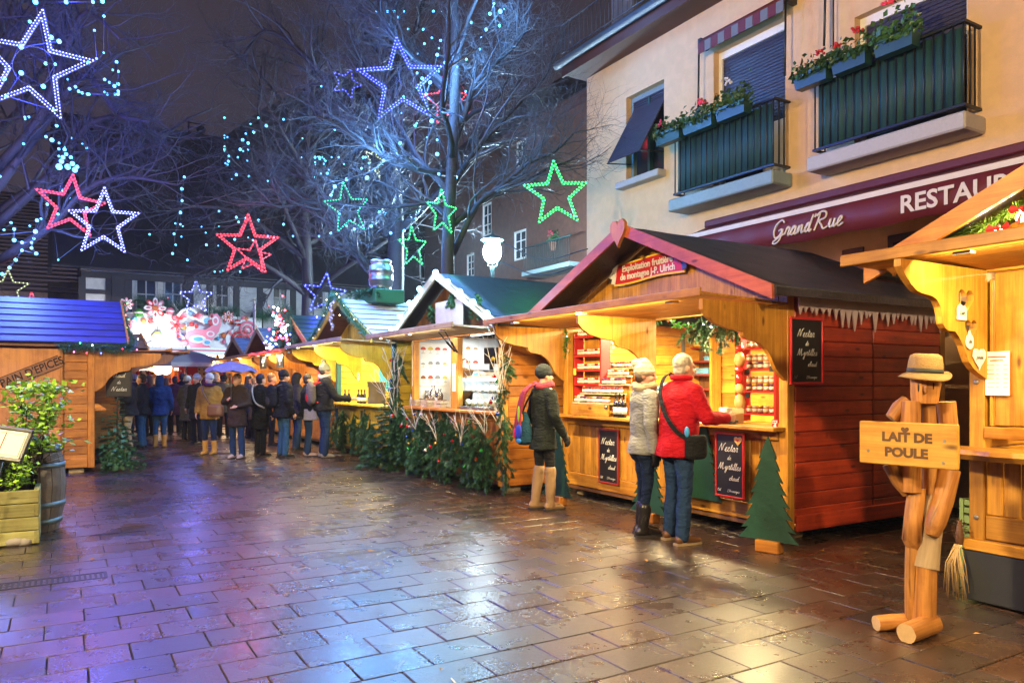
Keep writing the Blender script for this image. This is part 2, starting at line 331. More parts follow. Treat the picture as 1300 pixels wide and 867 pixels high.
# ------------------------------------------------------------------ materials of the place
def slab_material():
    m, nt, b = base_mat('wet_slab'); L = nt.links.new
    tc = N(nt, 'TexCoord'); oi = N(nt, 'ObjectInfo'); ge = N(nt, 'NewGeometry')
    rs = N(nt, 'Math', operation='ADD'); L(oi.outputs['Random'], rs.inputs[0]); L(ge.outputs['Random Per Island'], rs.inputs[1])
    fr = N(nt, 'Math', operation='FRACT'); L(rs.outputs[0], fr.inputs[0])
    gp = N(nt, 'NewGeometry')
    grit = N(nt, 'TexNoise', Scale=95.0, Detail=4.0, Roughness=0.75); L(gp.outputs['Position'], grit.inputs['Vector'])
    mott = N(nt, 'TexNoise', Scale=9.0, Detail=5.0, Roughness=0.6); L(gp.outputs['Position'], mott.inputs['Vector'])
    wet = N(nt, 'TexNoise', Scale=1.1, Detail=4.0, Roughness=0.55); L(gp.outputs['Position'], wet.inputs['Vector'])
    cr = N(nt, 'ValToRGB'); e = cr.color_ramp.elements; e[0].position = 0.38; e[0].color = (0.013, 0.007, 0.005, 1); e[1].position = 0.66; e[1].color = (0.115, 0.062, 0.040, 1); L(grit.outputs['Fac'], cr.inputs[0])
    hs = N(nt, 'HueSaturation'); L(cr.outputs[0], hs.inputs['Color'])
    v1 = N(nt, 'MapRange'); v1.inputs[3].default_value = 0.62; v1.inputs[4].default_value = 1.35; L(fr.outputs[0], v1.inputs[0])
    v2 = N(nt, 'MapRange'); v2.inputs[1].default_value = 0.3; v2.inputs[2].default_value = 0.7; v2.inputs[3].default_value = 0.7; v2.inputs[4].default_value = 1.3; L(mott.outputs['Fac'], v2.inputs[0])
    mv = N(nt, 'Math', operation='MULTIPLY'); L(v1.outputs[0], mv.inputs[0]); L(v2.outputs[0], mv.inputs[1]); L(mv.outputs[0], hs.inputs['Value'])
    sv = N(nt, 'MapRange'); sv.inputs[3].default_value = 0.6; sv.inputs[4].default_value = 1.15; L(fr.outputs[0], sv.inputs[0]); L(sv.outputs[0], hs.inputs['Saturation'])
    L(hs.outputs[0], b.inputs['Base Color'])
    ro = N(nt, 'MapRange'); ro.inputs[1].default_value = 0.3; ro.inputs[2].default_value = 0.7; ro.inputs[3].default_value = 0.18; ro.inputs[4].default_value = 0.42; L(wet.outputs['Fac'], ro.inputs[0])
    r2 = N(nt, 'MapRange'); r2.inputs[3].default_value = -0.07; r2.inputs[4].default_value = 0.07; L(mott.outputs['Fac'], r2.inputs[0])
    ra = N(nt, 'Math', operation='ADD'); L(ro.outputs[0], ra.inputs[0]); L(r2.outputs[0], ra.inputs[1]); pu = N(nt, 'MapRange'); pu.inputs[1].default_value = 0.50; pu.inputs[2].default_value = 0.74; pu.inputs[3].default_value = 1.0; pu.inputs[4].default_value = 0.42; L(wet.outputs['Fac'], pu.inputs[0])
    rm = N(nt, 'Math', operation='MULTIPLY'); L(ra.outputs[0], rm.inputs[0]); L(pu.outputs[0], rm.inputs[1]); L(rm.outputs[0], b.inputs['Roughness'])
    b.inputs['Specular IOR Level'].default_value = 0.75
    b.inputs['Coat Weight'].default_value = 0.7; L(rm.outputs[0], b.inputs['Coat Roughness']); b.inputs['Coat IOR'].default_value = 1.33
    bp = N(nt, 'Bump', Strength=0.8, Distance=0.003); L(pu.outputs[0], bp.inputs['Strength']); L(grit.outputs['Fac'], bp.inputs['Height'])
    b2 = N(nt, 'Bump', Strength=0.35, Distance=0.006); L(mott.outputs['Fac'], b2.inputs['Height']); L(bp.outputs[0], b2.inputs['Normal']); L(b2.outputs[0], b.inputs['Normal'])
    return m
M_slab = slab_material()
M_grout = plain('wet_joint_sand', (0.035, 0.028, 0.024), 0.55, var=0.4, scale=120, bump=0.6)
M_sett = plain('wet_granite_sett', (0.09, 0.07, 0.055), 0.38, var=0.4, scale=60, bump=0.4)
M_iron = plain('cast_iron', (0.05, 0.045, 0.04), 0.4, 0.6, bump=0.3)
M_dark = plain('dark_painted_metal', (0.018, 0.022, 0.024), 0.4, 0.3)
M_steel = plain('brushed_steel', (0.55, 0.55, 0.56), 0.3, 0.95, scale=40)
LAR, LARD = (0.66, 0.32, 0.04), (0.38, 0.14, 0.014)
def larch(a): return wood('larch', LAR, LARD, a, 0.4)
def red_larch(a): return wood('red_stained_larch', (0.58, 0.065, 0.022), (0.30, 0.028, 0.010), a, 0.36)
def orange_larch(a): return wood('orange_stained_larch', (0.60, 0.24, 0.035), (0.36, 0.11, 0.016), a, 0.4)
def dark_larch(a): return wood('brown_stained_larch', (0.20, 0.09, 0.035), (0.10, 0.04, 0.015), a, 0.5)
def red_paint(a): return wood('red_painted_board', (0.52, 0.12, 0.035), (0.34, 0.065, 0.02), a, 0.4, knots=True, var=0.1)
def pale_wood(a): return wood('pale_weathered_wood', (0.62, 0.52, 0.36), (0.42, 0.33, 0.21), a, 0.6)
def green_wood(a): return wood('algae_green_wood', (0.40, 0.40, 0.16), (0.22, 0.22, 0.08), a, 0.6)
def blue_wood(a): return wood('blue_painted_board', (0.10, 0.16, 0.34), (0.05, 0.08, 0.2), a, 0.4, knots=False)
def yellow_wood(a): return wood('yellow_painted_board', (0.78, 0.55, 0.05), (0.6, 0.38, 0.03), a, 0.4, knots=False, var=0.1)
M_felt = plain('wet_roofing_felt', (0.03, 0.03, 0.045), 0.42, var=0.6, scale=28, bump=1.0, dirt=0.5)
M_teal_roof = plain('teal_roofing_felt', (0.014, 0.035, 0.045), 0.45, var=0.4, scale=40, bump=0.6, dirt=0.3)
M_snow = plain('sleet_crust', (0.72, 0.76, 0.80), 0.5, var=0.15, scale=25, bump=0.6)
M_white = plain('white_paint', (0.78, 0.77, 0.74), 0.5, var=0.06)
M_lilac = plain('white_cutout_board', (0.62, 0.50, 0.54), 0.5, var=0.08)
M_paper = plain('paper', (0.78, 0.74, 0.66), 0.7, var=0.05)
M_ypaper = plain('yellow_card', (0.80, 0.68, 0.10), 0.6, var=0.05)
M_ink = plain('ink', (0.03, 0.025, 0.025), 0.7)
M_redink = plain('red_print', (0.62, 0.03, 0.03), 0.6)
M_slate = plain('chalkboard', (0.012, 0.013, 0.016), 0.5, var=0.3, dirt=0.3)
M_chalk = plain('chalk', (0.82, 0.82, 0.80), 0.9, var=0.1)
M_red = plain('red_gloss_paint', (0.60, 0.02, 0.025), 0.35, coat=0.2)
M_goldp = plain('yellow_gloss_paint', (0.85, 0.55, 0.05), 0.4)
M_firgreen = plain('fir_green_paint', (0.010, 0.062, 0.042), 0.45, var=0.3, bump=0.4, dirt=.35)
M_needle = plain('fir_needle', (0.028, 0.105, 0.045), 0.5, var=0.45, scale=9)
M_holly = plain('bright_leaf', (0.06, 0.28, 0.03), 0.4, var=0.4, scale=6)
M_box = plain('box_leaf', (0.035, 0.10, 0.03), 0.4, var=0.45, scale=8)
M_lime = plain('lime_leaf', (0.30, 0.56, 0.06), 0.4, var=0.4, scale=6)
M_bark = plain('wet_bark', (0.028, 0.024, 0.026), 0.6, var=0.45, scale=30, bump=0.8, spec=0.25)
M_twig = plain('icy_twig', (0.034, 0.032, 0.036), 0.5, var=0.35, scale=20, spec=0.35)
M_whitetwig = plain('whitewashed_twig', (0.72, 0.70, 0.68), 0.6)
M_plaster = plain('peach_render', (0.72, 0.47, 0.26), 0.85, var=0.09, scale=55, bump=0.3, dirt=0.07)
M_stone = plain('grey_stone', (0.36, 0.34, 0.34), 0.7, var=0.15, scale=40, bump=0.3)
M_tealstone = plain('teal_painted_concrete', (0.20, 0.27, 0.28), 0.6, var=0.2)
M_shutter = plain('roller_shutter', (0.030, 0.026, 0.045), 0.5, var=0.12)
M_tealcloth = plain('green_screen_cloth', (0.008, 0.045, 0.047), 0.7, var=0.25, scale=12, bump=0.3)
M_burg = plain('burgundy_awning_cloth', (0.11, 0.007, 0.010), 0.6, var=0.12, scale=30)
M_cream = plain('cream_print', (0.62, 0.55, 0.50), 0.6, var=0.05)
M_planter = plain('green_plastic_planter', (0.014, 0.06, 0.05), 0.4)
M_pink = plain('pink_geranium', (0.75, 0.04, 0.10), 0.5, var=0.3)
M_wflower = plain('white_geranium', (0.85, 0.8, 0.8), 0.5)
M_eave = plain('brown_soffit_board', (0.07, 0.020, 0.012), 0.5, var=0.2)
M_gutter = plain('zinc_gutter', (0.06, 0.065, 0.08), 0.6, 0.3)
M_tile = plain('dark_roof_tile', (0.028, 0.024, 0.030), 0.55, var=0.35, scale=22, bump=0.3, spec=0.25)
M_brick = plain('red_brown_render', (0.13, 0.05, 0.03), 0.85, var=0.12, scale=40, bump=0.3, dirt=0.25)
M_greyrender = plain('grey_render', (0.14, 0.13, 0.13), 0.85, var=0.1, scale=30, bump=0.3, dirt=0.2)
M_beam = plain('blackened_timber', (0.03, 0.026, 0.03), 0.6, var=0.3, spec=0.2)
M_pane = plain('dark_window_pane', (0.02, 0.022, 0.03), 0.08, var=0.1)
M_barrel = plain('weathered_oak', (0.16, 0.15, 0.15), 0.55, var=0.35, scale=25, bump=0.4)
M_skin = plain('skin', (0.62, 0.34, 0.24), 0.5, var=0.06, scale=30)
M_glassy = glass('clear_glass')
BULBS = {}
def bulb_mat(c, s=14.0):
    k = {'w': (0.85, 0.95, 1.0), 'c': (0.25, 0.75, 1.0), 'r': (1.0, 0.03, 0.05), 'g': (0.05, 1.0, 0.15), 'b': (0.08, 0.12, 1.0), 'y': (1.0, 0.75, 0.35), 'a': (1.0, 0.45, 0.08), 'p': (1.0, 0.15, 0.5)}[c]
    return glow('bulb_' + c + str(int(s)), k, s, False)
# ------------------------------------------------------------------ ground and wet paving, laid in the frame of the alley
ground = G().box(-60, -60, -0.30, 60, 60, -0.018).build('ground', M_grout, None, (OX, OY, 0), (0, 0, RZ)); structure(ground)
def build_paving():
    LX, LY = 0.30, 0.40                                  # a slab: 30 cm across the alley, 40 cm along its course
    slab = G().box(-LX/2+.003, -LY/2+.003, -0.03, LX/2-.003, LY/2-.003, 0, 0, 0.004).mesh('paving_slab', M_slab)
    ca, sa = math.cos(RZ), math.sin(RZ); cells = []
    r = random.Random(3)
    for i in range(-110, 26):
        x = i*LX
        off = (0.2 if i % 2 else 0.0) + r.uniform(-.015, .015)
        for j in range(-22, 12):
            y = j*LY + off - 0.07
            wx, wy = OX + x*ca - y*sa, OY + x*sa + y*ca
            if wy < 2.6 or wy > 34: continue
            px = CX + F*wx/wy
            if px < -160 or px > 1460: continue
            if y > -0.15 and x < -1.0 + 0.9: continue     # setts lie along the stall fronts
            if y > 2.2: continue
            if y < -8.2: continue
            cells.append((wy*wy*wy, x, y))
    cells.sort()
    vis = [c for c in cells if True]
    def in_view(x, y):
        wx, wy = OX + x*ca - y*sa, OY + x*sa + y*ca
        return 0 < CX + F*wx/wy < 1300 and HY + F*CH/wy < 880
    near = [c for c in vis if in_view(c[1], c[2])][:300]; ns = set(near)
    for _, x, y in near:
        ob('paving_slab', slab, ground, (x, y, r.uniform(-.002, .002)), (r.gauss(0, .0045), r.gauss(0, .0045), r.gauss(0, .003)))
    g = G()
    for c in cells:
        if c in ns: continue
        _, x, y = c; z = r.uniform(-.002, .002); a, b = r.gauss(0, .0045), r.gauss(0, .0045); w, l, k = LX/2-.003, LY/2-.003, .004
        P = lambda u, v, d: (x+u, y+v, z + a*v - b*u + d)
        V = [P(-w,-l,-.02), P(w,-l,-.02), P(w,l,-.02), P(-w,l,-.02), P(-w,-l,-k), P(w,-l,-k), P(w,l,-k), P(-w,l,-k), P(-w+k,-l+k,0), P(w-k,-l+k,0), P(w-k,l-k,0), P(-w+k,l-k,0)]
        g.add(V, [(8,9,10,11)] + [(i, (i+1) % 4, 4+(i+1) % 4, 4+i) for i in range(4)] + [(4+i, 4+(i+1) % 4, 8+(i+1) % 4, 8+i) for i in range(4)])
    p = g.build('paving', M_slab, ground); stuff(p)
    g = G()                                               # granite setts along the stall fronts and between the stalls
    for i in range(-170, 16):
        for j in range(-2, 24):
            x, y = i*0.13, j*0.13 + 0.02 + (0.03 if i % 2 else 0)
            if x > -0.1 and not (y > 2.3): continue
            if y > 0.6 and x < -0.3 and j % 1 == 0 and not (-7.9 < x < -7.0 or -4.1 < x < -3.6): continue
            z = r.uniform(-.012, -.002); s = .058
            g.box(x-s+r.uniform(0, .01), y-s, -.03, x+s, y+s-r.uniform(0, .012), z, 0, .012)
    p = g.build('stone_setts', M_sett, ground); stuff(p)
build_paving()
def build_drain():
    a = GP(8, 748); b = GP(100, 730)
    t = thing('drain_grate', 'long dark cast iron drain grating set in the paving before the wooden planter', 'drain grate', ((a.x+b.x)/2, (a.y+b.y)/2, 0.0), math.atan2(VY, VX))
    L, W = 0.84, 0.22
    g = G(); g.box(-L/2, -W/2, -.016, L/2, -W/2+.025, .006, 0, .003); g.box(-L/2, W/2-.025, -.016, L/2, W/2, .006, 0, .003); g.box(-L/2, -W/2+.026, -.016, -L/2+.025, W/2-.026, .006); g.box(L/2-.025, -W/2+.026, -.016, L/2, W/2-.026, .006); g.build('frame', M_iron, t)
    bar = G().box(-.009, -W/2+.026, -.016, .009, W/2-.026, .005, 0, .003).mesh('grate_bar', M_iron)
    for i in range(22): ob('grate_bar', bar, t, (-L/2+.045+i*.0358, 0, 0))
build_drain()
def build_litter():
    leaf = G().add([(-.03,0,.003),(0,-.014,.009),(.035,0,.004),(0,.014,.010)], [(0,1,2),(0,2,3)]).mesh('fallen_leaf', plain('fallen_leaf', (.45,.22,.04), .5, var=.4))
    r = random.Random(5)
    for i, (px, py) in enumerate([(130,706),(118,710),(365,755),(640,660),(935,700),(1043,699),(1065,680),(1100,703),(1240,805),(820,712),(700,676),(560,850),(345,742),(470,700),(250,690),(905,770)]):
        p = GP(px, py); o = ob('fallen_leaf', leaf, None, (p.x, p.y, .002), (0, 0, r.uniform(0, 6)), r.uniform(.7, 1.3)); tag(o, 'small wet brown leaf fallen on the paving slabs', 'leaf', 'leaves fallen on the paving')
    p = GP(573, 862); o = G().lathe([(.004, 0), (.0045, .07)], 8).build('cigarette_butt', M_white, None, (p.x, p.y, .006), (R(90), 0, .4)); tag(o, 'white cigarette end lying on the wet slabs', 'cigarette end')
build_litter()
# ------------------------------------------------------------------ buildings
def window_simple(parent, x0, x1, z0, z1, y, face=-1, frame=M_white, pane=M_pane, cols=2, rows=2, depth=.06, glowm=None):
    """A window on a wall face at y, local x-z, facing -y; frame > pane, bars."""
    fw = .07
    g = G(); g.box(x0-fw, y-.03, z0-fw, x0, y+depth, z1+fw, 0, .008); g.box(x1, y-.03, z0-fw, x1+fw, y+depth, z1+fw, 0, .008)
    g.box(x0+.001, y-.028, z1, x1-.001, y+depth, z1+fw, 0, .008); g.box(x0+.001, y-.05, z0-fw, x1-.001, y+depth, z0, 0, .008)
    f = g.build('window', frame, parent)
    cw, rh = (x1-x0)/cols, (z1-z0)/rows
    for i in range(cols):
        for j in range(rows): G().box(x0+i*cw+.02, y+.015, z0+j*rh+.02, x0+(i+1)*cw-.02, y+.03, z0+(j+1)*rh-.02).build('pane', glowm or pane, f)
    g = G()
    for i in range(1, cols): g.box(x0+i*cw-.022, y-.005, z0, x0+i*cw+.022, y+.04, z1)
    for j in range(1, rows):
        for i in range(cols): g.box(x0+i*cw+.0225, y-.003, z0+j*rh-.018, x0+(i+1)*cw-.0225, y+.038, z0+j*rh+.018)
    g.build('glazing_bar', frame, f); return f
WF = 3.4                                              # facade plane of the restaurant in the row frame
TC = row_t(745, WF)                                   # its far corner
def fx(px): return TC - row_t(px, WF)                 # local x along the facade from the far corner towards the camera
def fz(px, py): return row_z(px, py, WF)
def flower_mound(parent, x0, x1, y, z, h, seed, leaf=M_box, flowers=(), trail=0.0):
    r = random.Random(seed); g = G()
    for i in range(int(620*(x1-x0))):
        c = Vector((r.uniform(x0, x1), y + r.uniform(-.12, .12), z + abs(r.gauss(0, .42))*h*0.9 - r.random()*trail*.4)); a = Vector((r.gauss(0,1), r.gauss(0,1), r.gauss(0,.6)+.4)).normalized(); b = a.orthogonal().normalized(); d = a.cross(b); s = r.uniform(.025, .05)
        g.add([c-b*s, c-d*s*.8+a*.008, c+b*s, c+d*s*.8+a*.008], [(0,1,2,3)])
    f = stuff(g.build('foliage', leaf, parent))
    for (x, zz, m) in flowers:
        q = G()
        for k in range(14): q.ball((x+r.gauss(0,.032), y-.09+r.gauss(0,.03), zz+r.gauss(0,.024)), .02, 5, 3)
        q.build('flower_head', m, parent)
def build_restaurant():
    base = RW(TC, WF)
    t = thing('restaurant_building', 'peach rendered restaurant building with shuttered windows and green balconies', 'building', base, RZ)
    H = fz(746, 100); LEN = 22.0
    w1 = (fx(795), fx(843), fz(842, 216), fz(842, 101))
    w2 = (fx(906), fx(997), fz(1000, 222), fz(995, 22))
    w3 = (fx(1085), fx(1228), fz(1240, 152), fz(1226, -42))
    low1 = (fx(1128), fx(1170), fz(1140, 345), fz(1140, 300))
    holes = [[(a, c), (b, c), (b, d), (a, d)] for a, b, c, d in (w1, w2, w3)]
    G().prism([(0,0),(LEN,0),(LEN,H),(0,H)], 0, .32, 'xz', 0, holes).build('wall', M_plaster, t)
    G().box(-.002, .322, 0, LEN, 9.0, H-.01).build('wall', M_plaster, t)
    # eave, gutter, roof
    G().box(-.10, -.50, H, LEN, .3, H+.07, 0).build('soffit', M_eave, t)
    G().box(-.12, -.54, H-.04, LEN, -.501, H+.24).build('fascia', M_eave, t)
    g = G(); g.tube([(-.2, -.62, H+.2), (LEN, -.62, H+.2)], .08, 10); g.build('gutter', M_gutter, t)
    g = G(); g.add([(-.15,-.66,H+.26),(LEN,-.66,H+.26),(LEN,3.4,H+3.4),(-.15,3.4,H+3.4),(-.15,-.66,H+.2),(LEN,-.66,H+.2),(LEN,3.4,H+3.3),(-.15,3.4,H+3.3)], [(0,1,2,3),(7,6,5,4),(0,3,7,4),(1,5,6,2),(0,4,5,1),(3,2,6,7)]); rf = g.build('roof', M_tile, t)
    rg = G(); rz = H+.42
    for k in range(34): rg.tube([(-.2+k*.13, -.5, rz), (-.2+k*.13, -.5, rz+.62)], .009, 4)
    for z in (rz+.05, rz+.62): rg.tube([(-.2, -.5, z), (4.2, -.5, z)], .014, 5)
    rg.build('roof_railing', M_gutter, t)
    ch = G(); ch.box(.15, .5, H+.5, .85, 1.2, H+2.6, 0, .02); ch.box(.08, .43, H+2.601, .92, 1.27, H+2.72, 0, .02); ch.build('chimney', M_greyrender, rf)
    # shuttered windows
    for i, (a, b, c, d) in enumerate((w1, w2, w3)):
        sh = None
        n = int((d-c)/.055)
        lm = G().box(a+.07, -.012, 0, b-.07, .012, .05, 0, .006).mesh('shutter_slat', M_shutter)
        fr = G(); fr.box(a+.001, .12, c, a+.07, .2, d); fr.box(b-.07, .12, c, b-.001, .2, d); fr.box(a+.071, .12, d-.12, b-.071, .2, d-.001); f = fr.build('window_frame', M_white if i else M_tealstone, t)
        if i == 0:
            # awning-style tilted roller: slats run down an inclined guide
            zt, zb = d-.12, c+.28; out = .62
            for k in range(n):
                u = k/(n-1); ob('shutter_slat', lm, f, (0, .12-out*min(1, max(0, (u-.12)/.88)), zt-(zt-zb)*u), (-math.atan2(out, zt-zb), 0, 0))
            g = G(); g.tube([(a+.05,.1,c+.35),(a+.05,-.5,zb)], .012, 5); g.tube([(b-.05,.1,c+.35),(b-.05,-.5,zb)], .012, 5); g.build('stay_arm', M_dark, f)
            pa = G(); pa.box(a+.08, .2, c+.05, b-.08, .22, d-.13); pa.build('pane', M_pane, f)
            g = G(); g.box(a+.071, .1, c+.001, b-.071, .19, c+.07); g.box((a+b)/2-.03, .1, c+.071, (a+b)/2+.03, .19, d-.13); g.build('sash', M_planter, f)
            G().box(a-.1, -.2, c-.13, b+.06, .1, c-.01, 0, .015).build('sill', M_stone, t)
        else:
            nn = int((d-.12-(c if i == 2 else c+.55))/.052)
            for k in range(nn): ob('shutter_slat', lm, f, (0, .16, d-.172-k*.052))
            G().box(a+.071, .2, c, b-.071, .21, d-.125).build('pane', M_pane, f)
            if i == 1: G().box(b-.5, .1, c+.02, b-.08, .14, c+.9).build('door_panel', M_white, f)
    # balconies: slab, railing, screen
    def balcony(x0, x1, zs, zr, key):
        dep = .34
        G().box(x0, -dep-.1, zs-.2, x1, -.001, zs, 0, .02).build('balcony_slab', M_tealstone if key == 0 else M_stone, t)
        r0 = None
        for nm, za_, zb_ in (('top_rail', zr-.03, zr), ('bottom_rail', zs+.08, zs+.11)):
            rl = G(); rl.prism([(x0+.04, -dep-.02), (x1-.04, -dep-.02), (x1-.04, 0), (x1-.08, 0), (x1-.08, -dep+.02), (x0+.08, -dep+.02), (x0+.08, 0), (x0+.04, 0)], za_, zb_, 'xy'); q_ = rl.build(nm, M_dark, t); r0 = r0 or q_
        n = int((x1-x0-.12)/.115); bm = G().tube([(0,0,zs+.1),(0,0,zr-.02)], .011, 6).mesh('baluster', M_dark)
        for k in range(n+1): ob('baluster', bm, r0, (x0+.07+k*(x1-x0-.14)/n, -dep, 0))
        for x in (x0+.06, x1-.06):
            for k in range(1, 3): ob('baluster', bm, r0, (x, -dep+k*.11, 0))
        r = random.Random(key); k = int((x1-x0)/.05); V = []; Fc = []
        for i in range(k+1):
            xx = x0+.1+(x1-x0-.2)*i/k; yy = -dep+.035+.012*math.sin(i*1.7)+r.uniform(-.004, .004)
            V += [(xx, yy, zs+.09), (xx, yy+.004, zr-.05+r.uniform(-.015, .01))]
            if i: Fc.append((2*i-2, 2*i, 2*i+1, 2*i-1))
        sc = G().add(V, Fc, 0, True).build('screen_cloth', M_tealcloth, t)
        sm = sc.modifiers.new('thickness', 'SOLIDIFY'); sm.thickness = .003
        return dep
    b1 = (fx(866), fx(1003)); z1 = fz(1000, 222); r1 = fz(1000, 130)
    balcony(b1[0]+.12, b1[1]+.05, z1, r1, 0)
    b2 = (fx(1040), fx(1246)); z2 = fz(1246, 150); r2 = fz(1240, 36)
    balcony(b2[0]+.12, b2[1]+.05, z2, r2, 1)
    # rolled striped blind above the first balcony, stay rods
    bx0, bx1 = w2[0]-.12, w2[1]+.16; bz = w2[3]+.16
    bl = G(); bl.tube([(bx0, -.16, bz), (bx1, -.16, bz)], .06, 10); bl.build('rolled_blind', M_burg, t)
    val = thing_part = G()
    n = 12
    V = []
    for k in range(n):
        xa, xb = bx0+(bx1-bx0)*k/n, bx0+(bx1-bx0)*(k+1)/n
        val.box(xa+.004, -.235, bz-.2, xb-.004, -.222, bz-.03, k % 2)
    val.build('blind_valance', [M_burg, plain('grey_stripe_cloth', (.13,.13,.14), .7)], t)
    for x in (bx0-.01, bx1+.01): G().tube([(x, -.2, bz-.05), (x, -.22, bz-1.15)], .016, 6).build('blind_arm', M_dark, t)
    G().box(bx1-.02, -.19, bz-.08, bx1+.05, 0, bz+.08).build('blind_bracket', M_dark, t); G().box(bx0-.05, -.19, bz-.08, bx0+.02, 0, bz+.08).build('blind_bracket', M_dark, t)
    xx = fx(1058); G().tube([(xx, -.16, fz(1055, -40)), (xx, -.2, fz(1060, 62))], .016, 6).build('blind_arm', M_dark, t); xx = fx(1065); G().tube([(xx, -.12, fz(1062, -40)), (xx, -.12, fz(1066, 65))], .012, 6).build('blind_arm', M_dark, t)
    # ground-floor openings glimpsed between the stalls
    for (pa, pb, ya, yb) in ((1128, 1172, 345, 300), (1070, 1098, 338, 318)):
        x0, x1 = fx(pa), fx(pb); zt = fz(pa, yb); f = G().box(x0, -.03, .9, x1, -.003, zt, 0, .01).build('window_frame', M_eave, t); G().box(x0+.08, -.036, 1.0, x1-.08, -.031, zt-.1).build('pane', M_pane, f)
    G().box(0.02, -.03, 0, LEN, -.002, .6, 0, .01).build('plinth', M_stone, t)
    G().box(fx(735), .33, 0, -.0015, .5, H*.6).build('downpipe', M_gutter, t)
    return t, (w1, w2, w3), b1, z1, r1, b2, z2, r2
rest, RW_, b1, z1b, r1b, b2, z2b, r2b = build_restaurant()
# flower boxes hang on the railings: things of their own
def flower_box(px0, px1, zr, seed, label, fl, leaf=M_box, up=0.0, lo=.18):
    x0, x1 = fx(px0), fx(px1); p = rest.matrix_basis @ Vector(((x0+x1)/2, -.46, zr-.13+up)); L = (x1-x0)
    t = thing('flower_box', label, 'flower box', p, RZ, 'flower boxes on the balcony railings')
    g = G(); a = L/2
    g.add([(-a+.02,-.07,0),(a-.02,-.07,0),(a-.02,.07,0),(-a+.02,.07,0),(-a,-.1,.17),(a,-.1,.17),(a,.1,.17),(-a,.1,.17)], [(0,3,2,1),(4,5,6,7),(0,1,5,4),(1,2,6,5),(2,3,7,6),(3,0,4,7)])
    g.box(-a-.012, -.112, .15, a+.012, -.1005, .185); g.build('trough', M_planter, t)
    flower_mound(t, -a-.02, a+.02, -.02, .15, lo*1.5, seed, leaf, [(x*a, z, m) for x, z, m in fl], .12)
flower_box(862, 893, r1b, 1, 'leftmost green flower box on the smaller balcony, leaves drooping and few red blooms', [(-.4,.33,M_pink)])
flower_box(897, 935, r1b, 2, 'middle green flower box on the smaller balcony with red and magenta geraniums', [(.3,.42,M_pink),(.6,.36,M_pink)])
flower_box(940, 977, r1b, 3, 'right green flower box on the smaller balcony topped by one white geranium', [(-.1,.55,M_wflower)], lo=.26)
flower_box(1040, 1082, r2b, 4, 'left green flower box on the larger balcony with a red geranium at its end', [(.75,.36,M_red)])
flower_box(1088, 1132, r2b, 5, 'middle green flower box on the larger balcony, frost on dark leaves', [(.55,.44,M_red),(-.7,.35,M_red)])
flower_box(1142, 1192, r2b, 6, 'right flower box on the larger balcony with tall dried brown stems', [(-.2,.6,M_pink)], lo=.30)
def build_awning():
    # folding awning over the restaurant terrace, stretched along the facade
    x0, x1 = fx(900), fx(1420); zt = fz(945, 288); 
    t = thing('restaurant_awning', 'burgundy awning with white stripe and white lettering along the restaurant wall', 'awning', rest.matrix_basis @ Vector((x0, 0, zt)), RZ)
    L = x1-x0; D = .95; dz = -.34
    def P(x, s, o=0): return (x, -.02-D*s, .12+dz*s+o)
    g = G(); n = 40; V = []; Fc = []
    for i in range(n+1):
        for k in range(5):
            s = k/4; V.append(P(L*i/n, s, -.02*math.sin(math.pi*s)+.006*math.sin(i*1.3)))
    for i in range(n):
        for k in range(4): a = i*5+k; Fc.append((a, a+5, a+6, a+1))
    c = g.add(V, Fc, 0, True).build('awning_cloth', M_burg, t); m = c.modifiers.new('thickness', 'SOLIDIFY'); m.thickness = .006
    ye, ze = -.02-D, .12+dz
    G().box(0, ye-.03, ze-.03, L, ye+.02, ze+.03, 0, .01).build('front_bar', M_cream, t)
    va = G(); V = []; Fc = []
    for i in range(n*2+1):
        x = L*i/(n*2); y = ye-.036+.006*math.sin(i*.9); V += [(x, y, ze-.031), (x, y-.01, ze-.40+.012*math.sin(i*.45))]
        if i: Fc.append((2*i-2, 2*i-1, 2*i+1, 2*i))
    v = va.add(V, Fc, 0, True).build('valance', M_burg, t); m = v.modifiers.new('thickness', 'SOLIDIFY'); m.thickness = .004
    G().box(0, ye-.052, ze-.045, L, ye-.0465, ze-.02).build('valance_stripe', M_cream, t)
    G().box(-.02, -.1, .1, L, -.001, .22, 0, .02).build('cassette', M_burg, t)
    yl = ye-.062
    xr0, xr1 = TC-row_t(1146, WF+ye)-x0, TC-row_t(1275, WF+ye)-x0
    txt("RESTAURANT", .275, t, (xr0, yl, ze-.22), (R(90), 0, 0), M_cream, 'lettering', .002, 0, .006, 'LEFT', 1.02)
    xg0 = TC-row_t(984, WF+ye)-x0
    xg1 = TC-row_t(1068, WF+ye)-x0
    h = (xg1-xg0)/9.0
    hand("Grand'Rue", h*.98, t, xg0, ze-.30, yl, M_cream, 'script_lettering', .13, .3, False)
build_awning()

